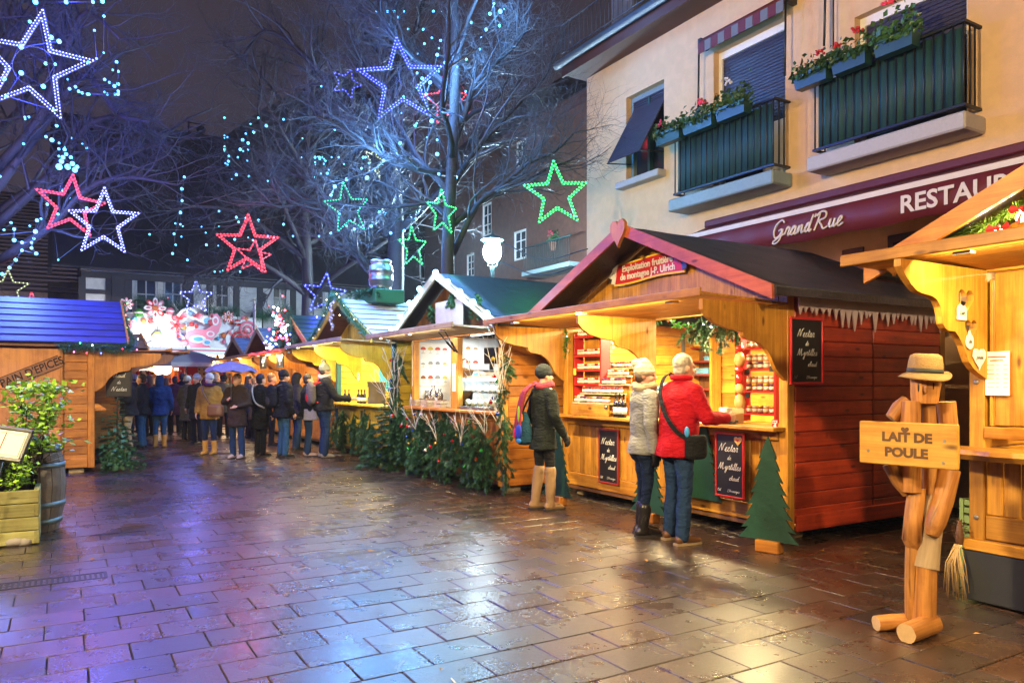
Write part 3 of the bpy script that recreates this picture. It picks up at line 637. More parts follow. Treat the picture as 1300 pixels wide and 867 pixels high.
def build_side_house():
    # red-brown house set back beyond the restaurant
    w = 9.5; tc = row_t(760, w); t = thing('red_brown_house', 'tall red brown rendered house behind the street lamp with white window frames', 'house', RW(tc+14, w), RZ)
    L = 14.0; H = row_z(700, 153, 9.5); X = lambda px: (tc+14)-row_t(px, w); Z = lambda px, py: row_z(px, py, w)
    ws = [(X(632), X(645), Z(638, 235), Z(638, 185)), (X(655), X(668), Z(661, 212), Z(661, 178)), (X(652), X(668), Z(660, 330), Z(660, 292)), (X(592), X(602), Z(597, 352), Z(597, 322)), (X(612), X(624), Z(618, 300), Z(618, 258))]
    G().prism([(0,0),(L,0),(L,H),(0,H)], 0, .3, 'xz', 0, [[(a,c),(b,c),(b,d),(a,d)] for a,b,c,d in ws]).build('wall', M_brick, t)
    for a, b, c, d in ws: window_simple(t, a+.08, b-.08, c+.08, d-.08, .05, cols=2, rows=3)
    G().box(0, .301, 0, L, 7, H-.02).build('wall', M_brick, t)
    rf = G().box(0, -.5, H, L, .2, H+.12).build('eave_board', M_eave, t)
    nrow = 24; row = G()
    for k in range(nrow):
        y0, z0 = -.55+k*.19, H+.13+k*.17
        row.add([(0,y0,z0),(L+.3,y0,z0),(L+.3,y0+.24,z0+.2),(0,y0+.24,z0+.2),(0,y0,z0-.03),(L+.3,y0,z0-.03),(L+.3,y0+.24,z0+.13),(0,y0+.24,z0+.13)], [(0,1,2,3),(4,7,6,5),(0,4,5,1),(0,3,7,4),(1,5,6,2),(2,6,7,3)])
    row.build('roof', M_tile, t)
    # pot of geraniums on the wall, balcony rail at the corner
    g = G(); bx = X(715); g.box(bx-1.2, -1.0, Z(715,345)-.1, bx+1.8, -.001, Z(715,345)+.05); g.build('balcony_slab', M_tealstone, t)
    g = G(); z0 = Z(715,345)+.05
    for k in range(24): g.tube([(bx-1.15+k*.125,-.95,z0),(bx-1.15+k*.125,-.95,z0+.85)], .012, 4)
    g.tube([(bx-1.2,-.95,z0+.86),(bx+1.8,-.95,z0+.86)], .025, 6); g.build('railing', M_tealcloth, t)
    p = thing('wall_flower_pot', 'terracotta pot of pink geraniums hung on the dark house wall', 'flower pot', RW(row_t(702, w-.15), w-.15, row_z(702, 318, w-.15)), RZ)
    G().lathe([(.10,0),(.15,.25),(.17,.25),(.17,.3)], 12).build('pot', plain('terracotta', (.45,.17,.08), .7), p)
    flower_mound(p, -.22, .22, 0, .3, .4, 9, M_box, [(-.05,.7,M_pink),(.08,.6,M_pink),(-.12,.55,M_pink)])
    # the grey house that closes the view further left, behind the trees
    w = 10.0; h = thing('grey_corner_house', 'pale grey house behind the thick tree trunk with small windows', 'house', RW(row_t(380, 10.0), 10.0), RZ)
    t0 = row_t(380, 10.0); t1 = row_t(590, 10.0); L = t0-t1; Xh = lambda px: t0-row_t(px, 10.0); Zh = lambda px, py: row_z(px, py, 10.0)
    G().box(0, 0, 0, L, 6, 8).build('wall', M_greyrender, h)
    for px, py in ((455,330),(540,335),(572,340),(455,250),(540,255)): x = Xh(px); window_simple(h, x-.5, x+.5, Zh(px,py)-.7, Zh(px,py)+.7, -.05)
    g = G()
    for k in range(18):
        y0, z0 = -.4+k*.3, 8.0+k*.26; g.box(-.3, y0, z0, L+.3, y0+.36, z0+.07)
    g.build('roof', M_tile, h)
build_side_house()

TF = 26.4                                             # plane of the half-timbered house closing the square
def ex(px): return row_w(px, TF)
def ez(px, py): return end_z(px, py, TF)
def end_frame(w, z=0.0, t=None):                      # local +X = v, local -Y faces the camera
    return RW(TF if t is None else t, w, z)
RE = math.atan2(VY, VX)
def build_far_house():
    w0, w1 = ex(103), ex(470); t = thing('half_timbered_house', 'half-timbered house at the end of the square with a huge dark tiled roof', 'house', end_frame(w0), RE)
    X = lambda px: ex(px)-w0; Z = lambda px, py: ez(px, py); L = w1-w0; H = Z(160, 345)
    wins = [(X(171), X(200), Z(185, 395), Z(185, 352)), (X(207), X(232), Z(220, 395), Z(220, 352)), (X(272), X(292), Z(282, 392), Z(282, 358)), (X(345), X(366), Z(355, 394), Z(355, 362)), (X(395), X(412), Z(405,394), Z(405,362))]
    G().prism([(0,0),(L,0),(L,H),(0,H)], 0, .3, 'xz', 0, [[(a,c),(b,c),(b,d),(a,d)] for a,b,c,d in wins]).build('wall', plain('limewash', (.40,.39,.39), .85, var=.08, scale=40, bump=.3, dirt=.15), t)
    G().box(0.01, .301, 0, L, 8, H-.02).build('wall', M_greyrender, t)
    for a, b, c, d in wins: window_simple(t, a+.08, b-.08, c+.08, d-.08, .04, cols=2, rows=2, frame=plain('dull_window_paint', (.28,.28,.30), .6))
    bm = lambda x0, z0, x1, z1: G().box(x0, -.05, z0, x1, -.002, z1, 0, .01).build('timber', M_beam, t)
    zlo = 2.7
    for px in (104, 139, 163, 236, 266, 300, 330, 372, 420): x = X(px); bm(x-.12, zlo, x+.12, H-.3)
    bm(0, H-.299, L, H-.05); bm(0, zlo-.3, L, zlo-.001)
    xs = [X(p) for p in (104, 139, 163)]; 
    for a, b in zip(xs, xs[1:]): bm(a+.121, Z(150,372)-.08, b-.121, Z(150,372)+.08)
    for px in (320, 388): # raking braces
        x = X(px); G().bar((x-.5,-.03,zlo+.3),(x+.5,-.03,H-.5), .2, .045, up=(0,1,0)).build('timber', M_beam, t)
    # shutters
    for px, pw in ((150,14),(240,10)): x = X(px); G().box(x-pw/2*.03, -.1, Z(px,398), x+pw/2*.03, -.053, Z(px,350), 0, .01).build('shutter', M_beam, t)
    # roof in stepped tile courses
    g = G(); n = 38; 
    for k in range(n):
        y0, z0 = -.7+k*.2, H+.0+k*.2
        g.add([(-.9,y0,z0),(L+.5,y0,z0),(L+.5,y0+.24,z0+.24),(-.9,y0+.24,z0+.24),(-.9,y0,z0-.06),(L+.5,y0,z0-.06),(L+.5,y0+.24,z0+.17),(-.9,y0+.24,z0+.17)], [(0,1,2,3),(4,7,6,5),(0,4,5,1),(0,3,7,4),(1,5,6,2),(2,6,7,3)])
    g.build('roof', M_tile, t)
    # gable return at the left with its lower eave
    # dormered gable cheek and barge on the left end
    G().prism([(-.7+0,H-.1),(7.4,H-.1),(7.0,H+7.6),(6.6,H+7.5)], -.02, .3, 'yz').build('gable_wall', M_greyrender, t)
    g = G(); g.bar((-.95,-.9,H-.25),(-.95,7.0,H+7.55), .12, .3); g.build('bargeboard', M_beam, t)
    return t, w0, X, Z, L, H
far_house, fw0, FX, FZ, FL, FH = build_far_house()
def build_left_houses():
    t2 = 30.0; wl = row_w(-120, t2); wr = row_w(112, t2)
    h = thing('plain_rendered_house', 'plain pale rendered house with shutters left of the half-timbered house', 'house', RW(t2, wl), RE); L = wr-wl
    Xl = lambda px: row_w(px, t2)-wl; Zl = lambda px, py: end_z(px, py, t2)
    H = Zl(60, 372)
    G().box(0, 0, 0, L, 6, H).build('wall', plain('beige_render', (.50,.42,.36), .85, var=.08, scale=40, bump=.3, dirt=.2), h)
    for px in (68, 82, 96): x = Xl(px); G().box(x-.2, -.06, Zl(px,398), x+.2, -.002, Zl(px,358)).build('shutter', M_beam, h)
    g = G(); x0 = Xl(-120); 
    for k in range(26):
        z0 = H+k*.2; y0 = -.5+k*.26; g.box(-.5, y0, z0, L+.2, y0+.3, z0+.06)
    g.build('roof', M_tile, h)
    # further roofs of the town against the sky
    t3 = 40.0; wa, wb = row_w(175, t3), row_w(520, t3); r = thing('distant_steep_roof', 'distant house whose steep black roof cuts the night sky', 'house', RW(t3, wa), RE)
    L = wb-wa; Xr = lambda px: row_w(px, t3)-wa; Zr = lambda px, py: end_z(px, py, t3)
    pts = [(0, 0), (L, 0), (L, Zr(520, 160)), (Xr(430), Zr(430, 90)), (Xr(335), Zr(335, 138)), (Xr(250), Zr(250, 198)), (0, Zr(175, 205))]
    G().prism(pts, 0, 5, 'xz').build('gable_wall', M_tile, r)
    g = G(); 
    for px, top in ((246, 140), (262, 152)):
        x = Xr(px); g.tube([(x, 2, Zr(px, 200)-.3), (x, 2, Zr(px, top))], .05, 5)
    zz = Zr(246, 142); x = Xr(246)
    for k in range(4): g.tube([(x-.1, 2, zz-k*.25), (x+.9-.12*k, 2, zz-k*.25)], .03, 4)
    g.ball((Xr(262), 2, Zr(262,152)), .28, 8, 5); g.build('aerial', M_dark, r)
build_left_houses()
# ------------------------------------------------------------------ market stalls (local x along the front, y into the stall)
def planks_v(parent, x0, x1, z0, z1, y0, y1, mat, width=.12, name='plank', jit=.002):
    n = max(1, round((x1-x0)/width)); w = (x1-x0)/n
    me = G().box(-w/2+.002, y0, z0, w/2-.002, y1, z1, 0, .009).mesh(name, mat)
    return [ob(name, me, parent, (x0+w*(i+.5), rnd.uniform(-jit, jit), 0)) for i in range(n)]
def planks_h(parent, x0, x1, z0, z1, y0, y1, mat, height=.14, name='plank', jit=.002):
    n = max(1, round((z1-z0)/height)); h = (z1-z0)/n
    me = G().box(x0, y0, -h/2+.002, x1, y1, h/2-.002, 0, .008).mesh(name, mat)
    dx = (x1-x0) < (y1-y0)
    return [ob(name, me, parent, (rnd.uniform(-jit, jit) if dx else 0, 0 if dx else rnd.uniform(-jit, jit), z0+h*(i+.5))) for i in range(n)]
SCALLOP = [(1.0,0),(1.0,.13),(.95,.21),(.86,.29),(.74,.335),(.62,.36),(.545,.375),(.535,.43),(.50,.47),(.43,.485),(.35,.51),(.27,.58),(.215,.66),(.18,.75),(.145,.84),(.09,.92),(.03,.985),(0,1.0),(0,0)]
def bracket(parent, x, L, Hh, z, mat, th=.045, holes=(), y0=0.0):
    pts = [(y0-d*L, z-h*Hh) for d, h in SCALLOP]
    return G().prism(pts, x-th/2, x+th/2, 'yz', 0, holes).build('bracket', mat, parent)
def shell(t, W, D, wall, side=None, post=None, ze=2.33, za=3.2, e=.215, front=.47, roofm=None, barge=None, zc=1.06, hz=2.2, flap=1.1, flap_l=.0, flap_r=.0, flap_tilt=.04, gable=None,
          front_planks=True, brackets=(0, .5, 1), bl=1.1, bh=.72, roof='felt', back=True, counter=True, flapm=None, bracketm=None, right_boards=True, z0=.15, pw=.12):
    side = side or wall; post = post or wall; gable = gable or wall; barge = barge or wall; flapm = flapm or wall; bracketm = bracketm or wall
    P = .1
    for x in (0, W-P):
        for y in (0, D-P): G().box(x, y, .09, x+P, y+P, hz+.1, 0, .006).build('post', post(2), t)
    for x in (.1, W-.3):
        for y in (.15, D-.4): G().box(x, y, 0, x+.18, y+.22, .089, 0, .008).build('foot_block', pale_wood(0), t)
    G().box(.02, .02, .1, W-.02, D-.02, z0-.002).build('floor_board', dark_larch(0), t)
    if front_planks:
        G().box(P+.002, .01, z0, W-P-.002, .035, z0+.16, 0, .006).build('base_board', wall(0), t)
        planks_v(t, P+.002, W-P-.002, z0+.162, zc-.05, .02, .045, wall(2), pw, 'front_plank')
    if counter:
        c = G(); c.box(.02, -.17, zc-.04, W-.02, .34, zc, 0, .008); c.build('counter', wall(0), t)
        G().box(P+.002, -.02, zc-.13, W-P-.002, .0185, zc-.041, 0, .006).build('apron_board', wall(0), t)
    # side walls
    for s, x in ((0, -.001), (1, W-.024)):
        if s == 1 and not right_boards: continue
        m = side(1) if s == 1 else wall(1); mid = D/2
        G().box(x+(.026 if s else -.003), P+.002, .1, x+(.05 if s else -.03), D-.002, z0+.1, 0, .006).build('sill_beam', m, t)
        planks_h(t, x, x+.025, z0+.02, hz+.1, P+.004, mid-.008, m, .142, 'side_board', .0015)
        planks_h(t, x, x+.025, z0+.02, hz+.1, mid+.008, D-P-.004, m, .142, 'side_board', .0015)
        if s == 1: G().box(x-.012, P+.004, z0+.02, x-.003, D-P-.004, hz+.1).build('added_light_stop', dark_larch(1), t)  # added backing, keeps lamp light from leaking between the side boards
        G().box(x+.004, mid-.0075, z0+.02, x+.012, mid+.0075, hz+.1).build('panel_gap', M_beam, t)
    if back: planks_h(t, P+.002, W-P-.002, z0, hz+.1, D-.06, D-.035, wall(0), .2, 'back_board')
    # header and gable
    G().box(P+.002, .0, hz-.02, W-P-.002, .06, hz+.1, 0, .006).build('header_beam', wall(0), t)
    n = round(W/.13); wdt = W/n
    for i in range(n):
        a, b = wdt*i+.0015, wdt*(i+1)-.0015
        top = lambda x: ze-.06+(za-ze)*(1-abs(x-W/2)/(W/2+e))
        if abs((a+b)/2-W/2) < wdt*.4: poly = [(a, hz+.101), (b, hz+.101), (b, top(b)), (W/2, top(W/2)), (a, top(a))]
        else: poly = [(a, hz+.101), (b, hz+.101), (b, top(b)), (a, top(a))]
        if top((a+b)/2) > hz+.13: G().prism(poly, .004+rnd.uniform(0, .004), .03, 'xz').build('gable_plank', gable(2), t)
    # roof
    y0, y1 = -front, D+.12
    th = .045; rm = roofm or M_felt
    for s in (-1, 1):
        xa, xe = W/2, W/2+s*(W/2+e)
        if roof == 'felt':
            k = 10; V = []; Fc = []
            for i in range(k+1):
                for j in range(k+1):
                    u, v = i/k, j/k; zz = za+(ze-za)*u+.012*noise.noise(Vector((u*4+s*9, v*5, t.location.y)))
                    V.append((xa+(xe-xa)*u+(s*.04 if i == k else 0), y0+(y1-y0)*v, zz+.012))
            for i in range(k):
                for j in range(k):
                    a = i*(k+1)+j; q = (a, a+k+1, a+k+2, a+1); Fc.append(q if s < 0 else q[::-1])
            o = len(V); V += [(xa, y0, za-th), (xe, y0, ze-th), (xe, y1, ze-th), (xa, y1, za-th)]
            Fc += [(o, o+1, o+2, o+3) if s > 0 else (o+3, o+2, o+1, o)]
            Fc += [(k*(k+1), k*(k+1)+k, o+2, o+1), tuple([i*(k+1) for i in range(k+1)] + [o+1, o]), tuple([i*(k+1)+k for i in range(k+1)] + [o+2, o+3])]
            ro = G().add(V, Fc, 0, True).build('roof', rm, t)
            fl = G(); fl.box(min(xe, xe+s*.05), y0, ze-.07, max(xe, xe+s*.05), y1, ze+.0); fl.build('felt_edge', rm, ro)
        else:                                          # overlapping boards
            ro = G().prism([(xa, za-.02), (xe, ze-.02), (xe, ze-.05), (xa, za-.05)] if s > 0 else [(xe, ze-.02), (xa, za-.02), (xa, za-.05), (xe, ze-.05)], y0+.01, y1-.01, 'xz').build('roof', dark_larch(1), t)
            nb = 7; ln = math.hypot(xe-xa, za-ze)/nb; ang = math.atan2(za-ze, abs(xe-xa))
            me = G().box(-ln*.56, y0, -.004, ln*.56, y1, .022, 0, .006).mesh('roof_board', rm(1))
            me2 = G().box(-ln*.40, y0+.02, .0225, ln*.50, y1-.02, .036, 0, .01).mesh('snow_strip', M_snow) if roof == 'snow' else None
            for i in range(nb):
                u = (i+.5)/nb; loc = (xa+(xe-xa)*u, 0, za+(ze-za)*u+.008)
                r_ = ob('roof_board', me, ro, loc, (0, s*(ang-.06), 0))
                if me2: ob('snow_strip', me2, ro, loc, (0, s*(ang-.06), 0))
        zt = lambda x: za-(za-ze)*abs(x-W/2)/(W/2+e)
        x0 = W/2; x1 = xe+s*.03
        pl = [(x0+s*.001, za+.05), (x1, zt(x1)+.035), (x1, zt(x1)-.095), (x0+s*.001, za-.08)]
        G().prism(pl if s > 0 else pl[::-1], y0-.034, y0-.002, 'xz').build('bargeboard', barge(0), t)
    # flap held open over the counter
    if flap:
        g = G(); n = 5
        xa, xb = -flap_l, W+flap_r
        for i in range(n):
            ya, yb = -flap*(i/n)-.002, -flap*((i+1)/n)+.002
            za_ = lambda y: hz-.005+flap_tilt*(-y/flap)
            V = [(xa,ya,za_(ya)),(xb,ya,za_(ya)),(xb,yb,za_(yb)),(xa,yb,za_(yb))]; V += [(x,y,z+.022) for x,y,z in V]
            G().add(V, [(0,1,2,3),(7,6,5,4),(0,4,5,1),(1,5,6,2),(2,6,7,3),(3,7,4,0)]).build('flap_board', flapm(0), t)
        zt_ = hz+flap_tilt
        G().box(xa-.01, -flap-.03, zt_-.025, xb+.01, -flap-.001, zt_+.05, 0, .006).build('flap_edge', flapm(0), t)
        for x in (W*.12, W*.5, W*.88): G().box(x-.05, -flap*.97, zt_-.045, x+.05, -flap*.9, zt_-.026).build('hinge', M_steel, t)
    for fbr in brackets:
        x = fbr*(W-.05)+.025
        bracket(t, x, bl, bh, hz-.007, bracketm(2), .042)
    return t
def tube_lamp(parent, loc, L, power, col, axis='x', down=True, strength=12.0, w=.12):
    g = G(); x, y, z = loc
    if y < 0:                                          # added strip, unseen behind the flap lip, brightens counter and front planks
        lip = min(o.bound_box[0][1] for o in parent.children if o.name.startswith('flap_edge')); zl = max(o.bound_box[0][2] for o in parent.children if o.name.startswith('flap_edge')); y = lip+.06; z = zl+.02
        g.tube([(x-L/2, y, z), (x+L/2, y, z)], .007, 6); g.build('added_light_strip', glow('strip_%d' % (col[2]*100), col, 5, False), parent)
        lamp('strip_light', 'AREA', (x, y+.01, z-.015), power, col, parent, (L, .03), (R(38), 0, 0)); return
    z += .16
    if axis == 'x': g.tube([(x-L/2, y, z), (x+L/2, y, z)], .016, 8)
    else: g.tube([(x, y-L/2, z), (x, y+L/2, z)], .016, 8)
    g.build('tube_lamp', glow('tube_%d_%d' % (col[2]*100, strength), col, strength, False), parent)
    lamp('tube_light', 'AREA', (x, y, z-.03), power, col, parent, (L, w) if axis == 'x' else (w, L))
WARM, COOL = (1.0, .78, .38), (.80, .93, 1.0)
def board_sign(parent_name, label, cat, loc, rz, w, h, frame, rows, tilt=0.0, heart_mark=False, group=None):
    """A chalkboard with cursive writing: its own thing, facing local -y."""
    t = thing(parent_name, label, cat, loc, rz, group)
    t.rotation_euler = (tilt, 0, rz)
    G().box(-w/2+.02, .004, .02, w/2-.02, .016, h-.02).build('slate', M_slate, t)
    g = G(); f = .022
    g.box(-w/2, -.004, 0, w/2, .02, f, 0, .004); g.box(-w/2, -.004, h-f, w/2, .02, h, 0, .004); g.box(-w/2, -.003, f+.001, -w/2+f, .019, h-f-.001, 0, .004); g.box(w/2-f, -.003, f+.001, w/2, .019, h-f-.001, 0, .004)
    g.build('frame', frame, t)
    for body, sz, x, z in rows: hand(body, sz*h*.70, t, x*w, z*h, .0025, M_chalk, 'chalk_writing', .085, .3)
    if heart_mark:
        q = G().prism([(p[0]+w*.30, p[1]+h*.885) for p in heart(.10)], -.003, .0035, 'xz'); q.build('gingerbread_heart', plain('gingerbread', (.55, .33, .10), .6), t)
        G().prism([(p[0]+w*.30, p[1]+h*.888) for p in heart(.035)], -.006, -.0031, 'xz').build('icing', M_red, t)
    return t
def fir_cutout(label, loc, rz, h, block=True):
    t = thing('plywood_fir', label, 'plywood fir tree', loc, rz, 'plywood fir trees set along the wooden stall')
    n = 7; pts = [(0, 1.0)]; R_ = []
    for i in range(n):
        z1 = 1-.10-(i+1)*.80/n; wd = .06+.24*(i+1)/n; wi = wd*.72
        R_ += [(wd*.82, z1+.05), (wd, z1), (wi, z1+.012)]
    R_ += [(.30, .03), (.33, .0)]
    b = .10 if block else 0.0; hh = h-b
    poly = [(x*hh*.92, b+z*hh) for x, z in R_]; left = [(-x, z) for x, z in reversed(poly)]
    G().prism(left + [(0, h)] + poly, -.012, .012, 'xz').build('fir_board', M_firgreen, t)
    if block: G().box(-.10, -.06, 0, .12, .06, .105, 0, .008).build('foot', orange_larch(0), t)
    return t
# jars and bottles: one mesh of each kind, copied
def jar_mesh(lid, jam, r=.03, h=.075):
    g = G(); g.lathe([(r*.9, 0), (r, .008), (r, h*.16)], 10, mi=0); g.lathe([(r*1.02, h*.16), (r*1.02, h*.62)], 10, mi=1); g.lathe([(r, h*.62), (r, h*.74), (r*.85, h*.78)], 10, mi=0); g.lathe([(r*.96, h*.78), (r*.96, h*.985), (r*.9, h)], 10, mi=2)
    return g.mesh('jam_jar', [jam, M_white, lid])
J_dark = plain('dark_berry_jam', (.06, .01, .02), .15); J_amber = plain('amber_honey', (.45, .16, .02), .15); J_red = plain('red_jam', (.35, .02, .03), .15)
LID_r = plain('red_lid', (.45, .03, .05), .35); LID_w = plain('white_lid', (.72, .7, .7), .35); LID_g = plain('gold_lid', (.55, .36, .08), .3, .5); LID_v = plain('violet_lid', (.12, .04, .14), .35)
JM = [jar_mesh(LID_r, J_dark), jar_mesh(LID_w, J_amber), jar_mesh(LID_v, J_dark), jar_mesh(LID_g, J_red)]
BOT = G().lathe([(.034, 0), (.036, .01), (.036, .15), (.03, .18), (.013, .205), (.013, .26), (.015, .262), (.015, .285)], 10, mi=0).lathe([(.037, .04), (.037, .12)], 10, mi=1).mesh('wine_bottle', [plain('dark_bottle_glass', (.012, .012, .016), .1), M_white])
def jar_row(parent_mat, x0, x1, y, z, kinds, label, group, pitch=.066, skip=()):
    n = int((x1-x0)/pitch); 
    for i in range(n):
        if i in skip: continue
        p = parent_mat @ Vector((x0+pitch*(i+.5), y+rnd.uniform(-.005, .005), z))
        o = ob('jam_jar', JM[kinds[i % len(kinds)] if isinstance(kinds, (list, tuple)) else kinds], None, p, (0, 0, RZ+rnd.uniform(-.3, .3))); tag(o, label, 'jar', group)
def fir_mesh(L=.4, seed=0, droop=.15, needle=.04, n=300):
    r = random.Random(seed); g = G(); P = []
    for i in range(6): u = i/5; P.append(Vector((u*L, 0, -droop*L*u*u)))
    g.tube(P, [.006*(1-.6*i/5) for i in range(6)], 4, 1)
    def needles(a, b, cnt, nl):
        for k in range(cnt):
            u = r.random(); c = a.lerp(b, u); d = (b-a).normalized(); s = Vector((r.gauss(0,1), r.gauss(0,1), r.gauss(0,1))); s = (s-d*s.dot(d)).normalized()
            q = c+(s*.85+d*.6)*nl*r.uniform(.7, 1.2); o = d.cross(s)*.0034; g.add([c-o, c+o, q+o*.5, q-o*.5], [(0,1,2,3)])
    for i in range(5): needles(P[i], P[i+1], n//5, needle)
    for k in range(5):
        i = 1+k % 4; a = P[i]; d = Vector((1, (-1 if k % 2 else 1)*r.uniform(.7, 1.1), r.uniform(-.3, .1))).normalized(); b = a+d*L*.42*(1-i*.13); g.tube([a, b], [.004, .002], 3, 1); needles(a, b, n//4, needle)
    return g.mesh('fir_branch', [M_needle, M_bark])
FIRS = [fir_mesh(.42, i) for i in range(4)]; FIRS_S = [fir_mesh(.22, 20+i, .1, .032, 170) for i in range(3)]
BAUBLE = {c: G().ball((0,0,0), .028, 8, 6).lathe([(.008,.026),(.008,.036)], 6).mesh('bauble', plain('bauble_'+n, col, .12, .6)) for c, n, col in (('r','red',(.6,.02,.03)),('b','blue',(.03,.10,.5)),('g','green',(.03,.35,.06)),('y','gold',(.7,.42,.05)),('s','silver',(.7,.7,.72)))}
def leaf_garland(name, label, pts, mat, parent=None, n=160, spread=.05, leaf=.03, lights='', every=.14, seed=1, cat='garland', berries=None, needles=False):
    """A garland hung along a path: a cord, its leaves, and small lights."""
    P = smooth_path(pts, 8); r = random.Random(seed)
    t = parent or thing(name, label, cat, P[0], 0); o = Vector(P[0]) if not parent else Vector((0,0,0)); P = [p-o for p in P]
    G().tube(P, .007, 4).build('cord', M_needle, t); g = G()
    for k in range(n):
        i = r.randrange(len(P)-1); c = P[i].lerp(P[i+1], r.random()); s = Vector((r.gauss(0,1), r.gauss(0,1), r.gauss(0,1))).normalized()
        if needles:
            d = s.orthogonal().normalized()*.003; q = c+s*spread*r.uniform(.6, 1.2); g.add([c-d, c+d, q+d*.4, q-d*.4], [(0,1,2,3)])
        else:
            c = c+s*spread*r.random(); a = Vector((r.gauss(0,1), r.gauss(0,1), r.gauss(0,1))).normalized(); b = a.orthogonal().normalized(); z = leaf*r.uniform(.6, 1.2)
            g.add([c-a*z, c-b*z*.4, c+a*z, c+b*z*.4], [(0,1,2,3)])
    stuff(g.build('leaves', mat, t))
    if berries:
        q = G()
        for k in range(n//12): c = P[r.randrange(len(P))]+Vector((r.gauss(0,1), r.gauss(0,1), r.gauss(0,1)))*spread*.5; q.octa(c, .010)
        stuff(q.build('berries', berries, t))
    if lights:
        acc = 0; k = 0; bm = {}
        for i in range(len(P)-1):
            acc += (P[i+1]-P[i]).length
            if acc >= every:
                acc = 0; c = lights[k % len(lights)]; k += 1
                if c not in bm: bm[c] = G().octa((0,0,0), .013).mesh('bulb', bulb_mat(c))
                ob('bulb', bm[c], t, P[i]+Vector((r.gauss(0,1), r.gauss(0,1), r.gauss(0,1)))*spread*.45)
    return t
# ------------------------------------------------------------------ the large wooden stall in the middle
JW, JD = 3.65, 2.6
jp = thing('market_stall', 'large golden wooden stall with red lettered sign and dark red end wall', 'market stall', RW(JW, 0), RZ, 'wooden market stalls around the square')
JM4 = Matrix.Translation(RW(JW, 0)) @ Matrix.Rotation(RZ, 4, 'Z')
shell(jp, JW, JD, larch, side=red_larch, post=larch, barge=red_paint, flap_l=.18, bl=1.08, bh=.70, hz=2.22, zc=1.08, ze=2.33, za=3.2)
jx = lambda px, w: JW-row_t(px, w)
jz = lambda px, py, w: row_z(px, py, w)
# heart at the apex
G().prism([(p[0]*1.0+JW/2, p[1]*1.3+3.16) for p in heart(.26)], -.545, -.506, 'xz').build('heart_ornament', orange_larch(2), jp)
# sleet-edged icicle fringe under the right eave
def fringe():
    r = random.Random(4); n = 34; L = JD-.05; top = 2.275; pts = [(0.05, top), ]; low = []
    y = .05
    while y < L:
        d = r.choice([.05, .07, .10, .13, .17, .20]); w = .035+d*.25
        low += [(y, top-.07-r.uniform(0, .02)), (y+w*.5, top-.08-d), (y+w, top-.07-r.uniform(0, .03))]; y += w+r.uniform(.0, .05)
    low = [(a, b) for a, b in low if a < L]
    poly = [(0.05, top+.05)] + low + [(low[-1][0]+.01, top+.05)]
    G().prism(poly, JW+.075, JW+.087, 'yz').build('icicle_fringe', M_lilac, jp)
    lo2 = [(JW-.28, 2.31)]
fringe()
# interior lamps, then the added strip hidden under the flap
tube_lamp(jp, (JW*.30, .75, 2.16), 1.3, 300, WARM, strength=14)
tube_lamp(jp, (JW*.75, .9, 2.16), 1.0, 260, WARM, strength=14)
tube_lamp(jp, (JW*.5, -.62, 2.17), 2.6, 120, (1.0, .76, .34), strength=6, w=.08)
# painted name sign
def jp_sign():
    xa, xb = JW-row_t(779, -.06), JW-row_t(868, -.06); z0, z1 = row_z(780, 362, -.06), row_z(780, 334.5, -.06)
    w = xb-xa; cx = (xa+xb)/2; cz = (z0+z1)/2; h = z1-z0
    t = thing('name_sign', 'red sign with yellow border and white lettering on the big stall gable', 'sign', JM4 @ Vector((cx, -.045, cz)), RZ); t.rotation_euler = (0, R(-1.0), RZ)
    n = 14; wav = lambda x, s: .013*math.sin(x/w*2*math.pi+s)
    xs = [-w/2+w*i/n for i in range(n+1)]
    bo = [(x, -h/2+wav(x, .4)) for x in xs] + [(x, h/2+wav(x, .4)) for x in reversed(xs)]
    G().prism(bo, -.01, .012, 'xz').build('border', M_goldp, t)
    bi = [(x*.99, -h/2+.022+wav(x, .4)) for x in xs] + [(x*.99, h/2-.022+wav(x, .4)) for x in reversed(xs)]
    G().prism(bi, -.016, -.0105, 'xz').build('panel', M_red, t)
    txt("Exploitation fruitière", h*.41, t, (.0, -.019, h*.17), (R(90), 0, 0), M_white, 'lettering', .002, 0, .003, sx=.96)
    txt("de montagne J-P. Ulrich", h*.41, t, (-.0, -.019, -h*.19), (R(90), 0, 0), M_white, 'lettering', .002, 0, .003, sx=.91)
    # painted stork at the left end, small blue and red bird figure at the right end
    st = [(-w/2-.04,-.10),(-w/2+.03,-.12),(-w/2+.05,-.04),(-w/2+.06,.05),(-w/2+.10,.10),(-w/2+.06,.15),(-w/2+.0,.12),(-w/2-.02,.04),(-w/2-.10,-.02)]
    G().prism(st, -.022, -.0165, 'xz').build('stork_figure', M_white, t)
    G().prism([(-w/2-.10,-.02),(-w/2-.04,-.10),(-w/2-.02,-.05)], -.024, -.0225, 'xz').build('stork_wing', M_ink, t)
    q = [(w/2-.02,-.10),(w/2+.04,-.10),(w/2+.055,.0),(w/2+.03,.07),(w/2-.01,.07),(w/2-.025,.0)]
    G().prism(q, -.022, -.0165, 'xz').build('bird_figure', plain('blue_gloss', (.04,.08,.35), .4), t)
    G().lathe([(.0, 0), (.02, .01), (.02, .025), (0, .04)], 8, (w/2+.015, -.024, .02)).build('bird_face', M_red, t)
jp_sign()
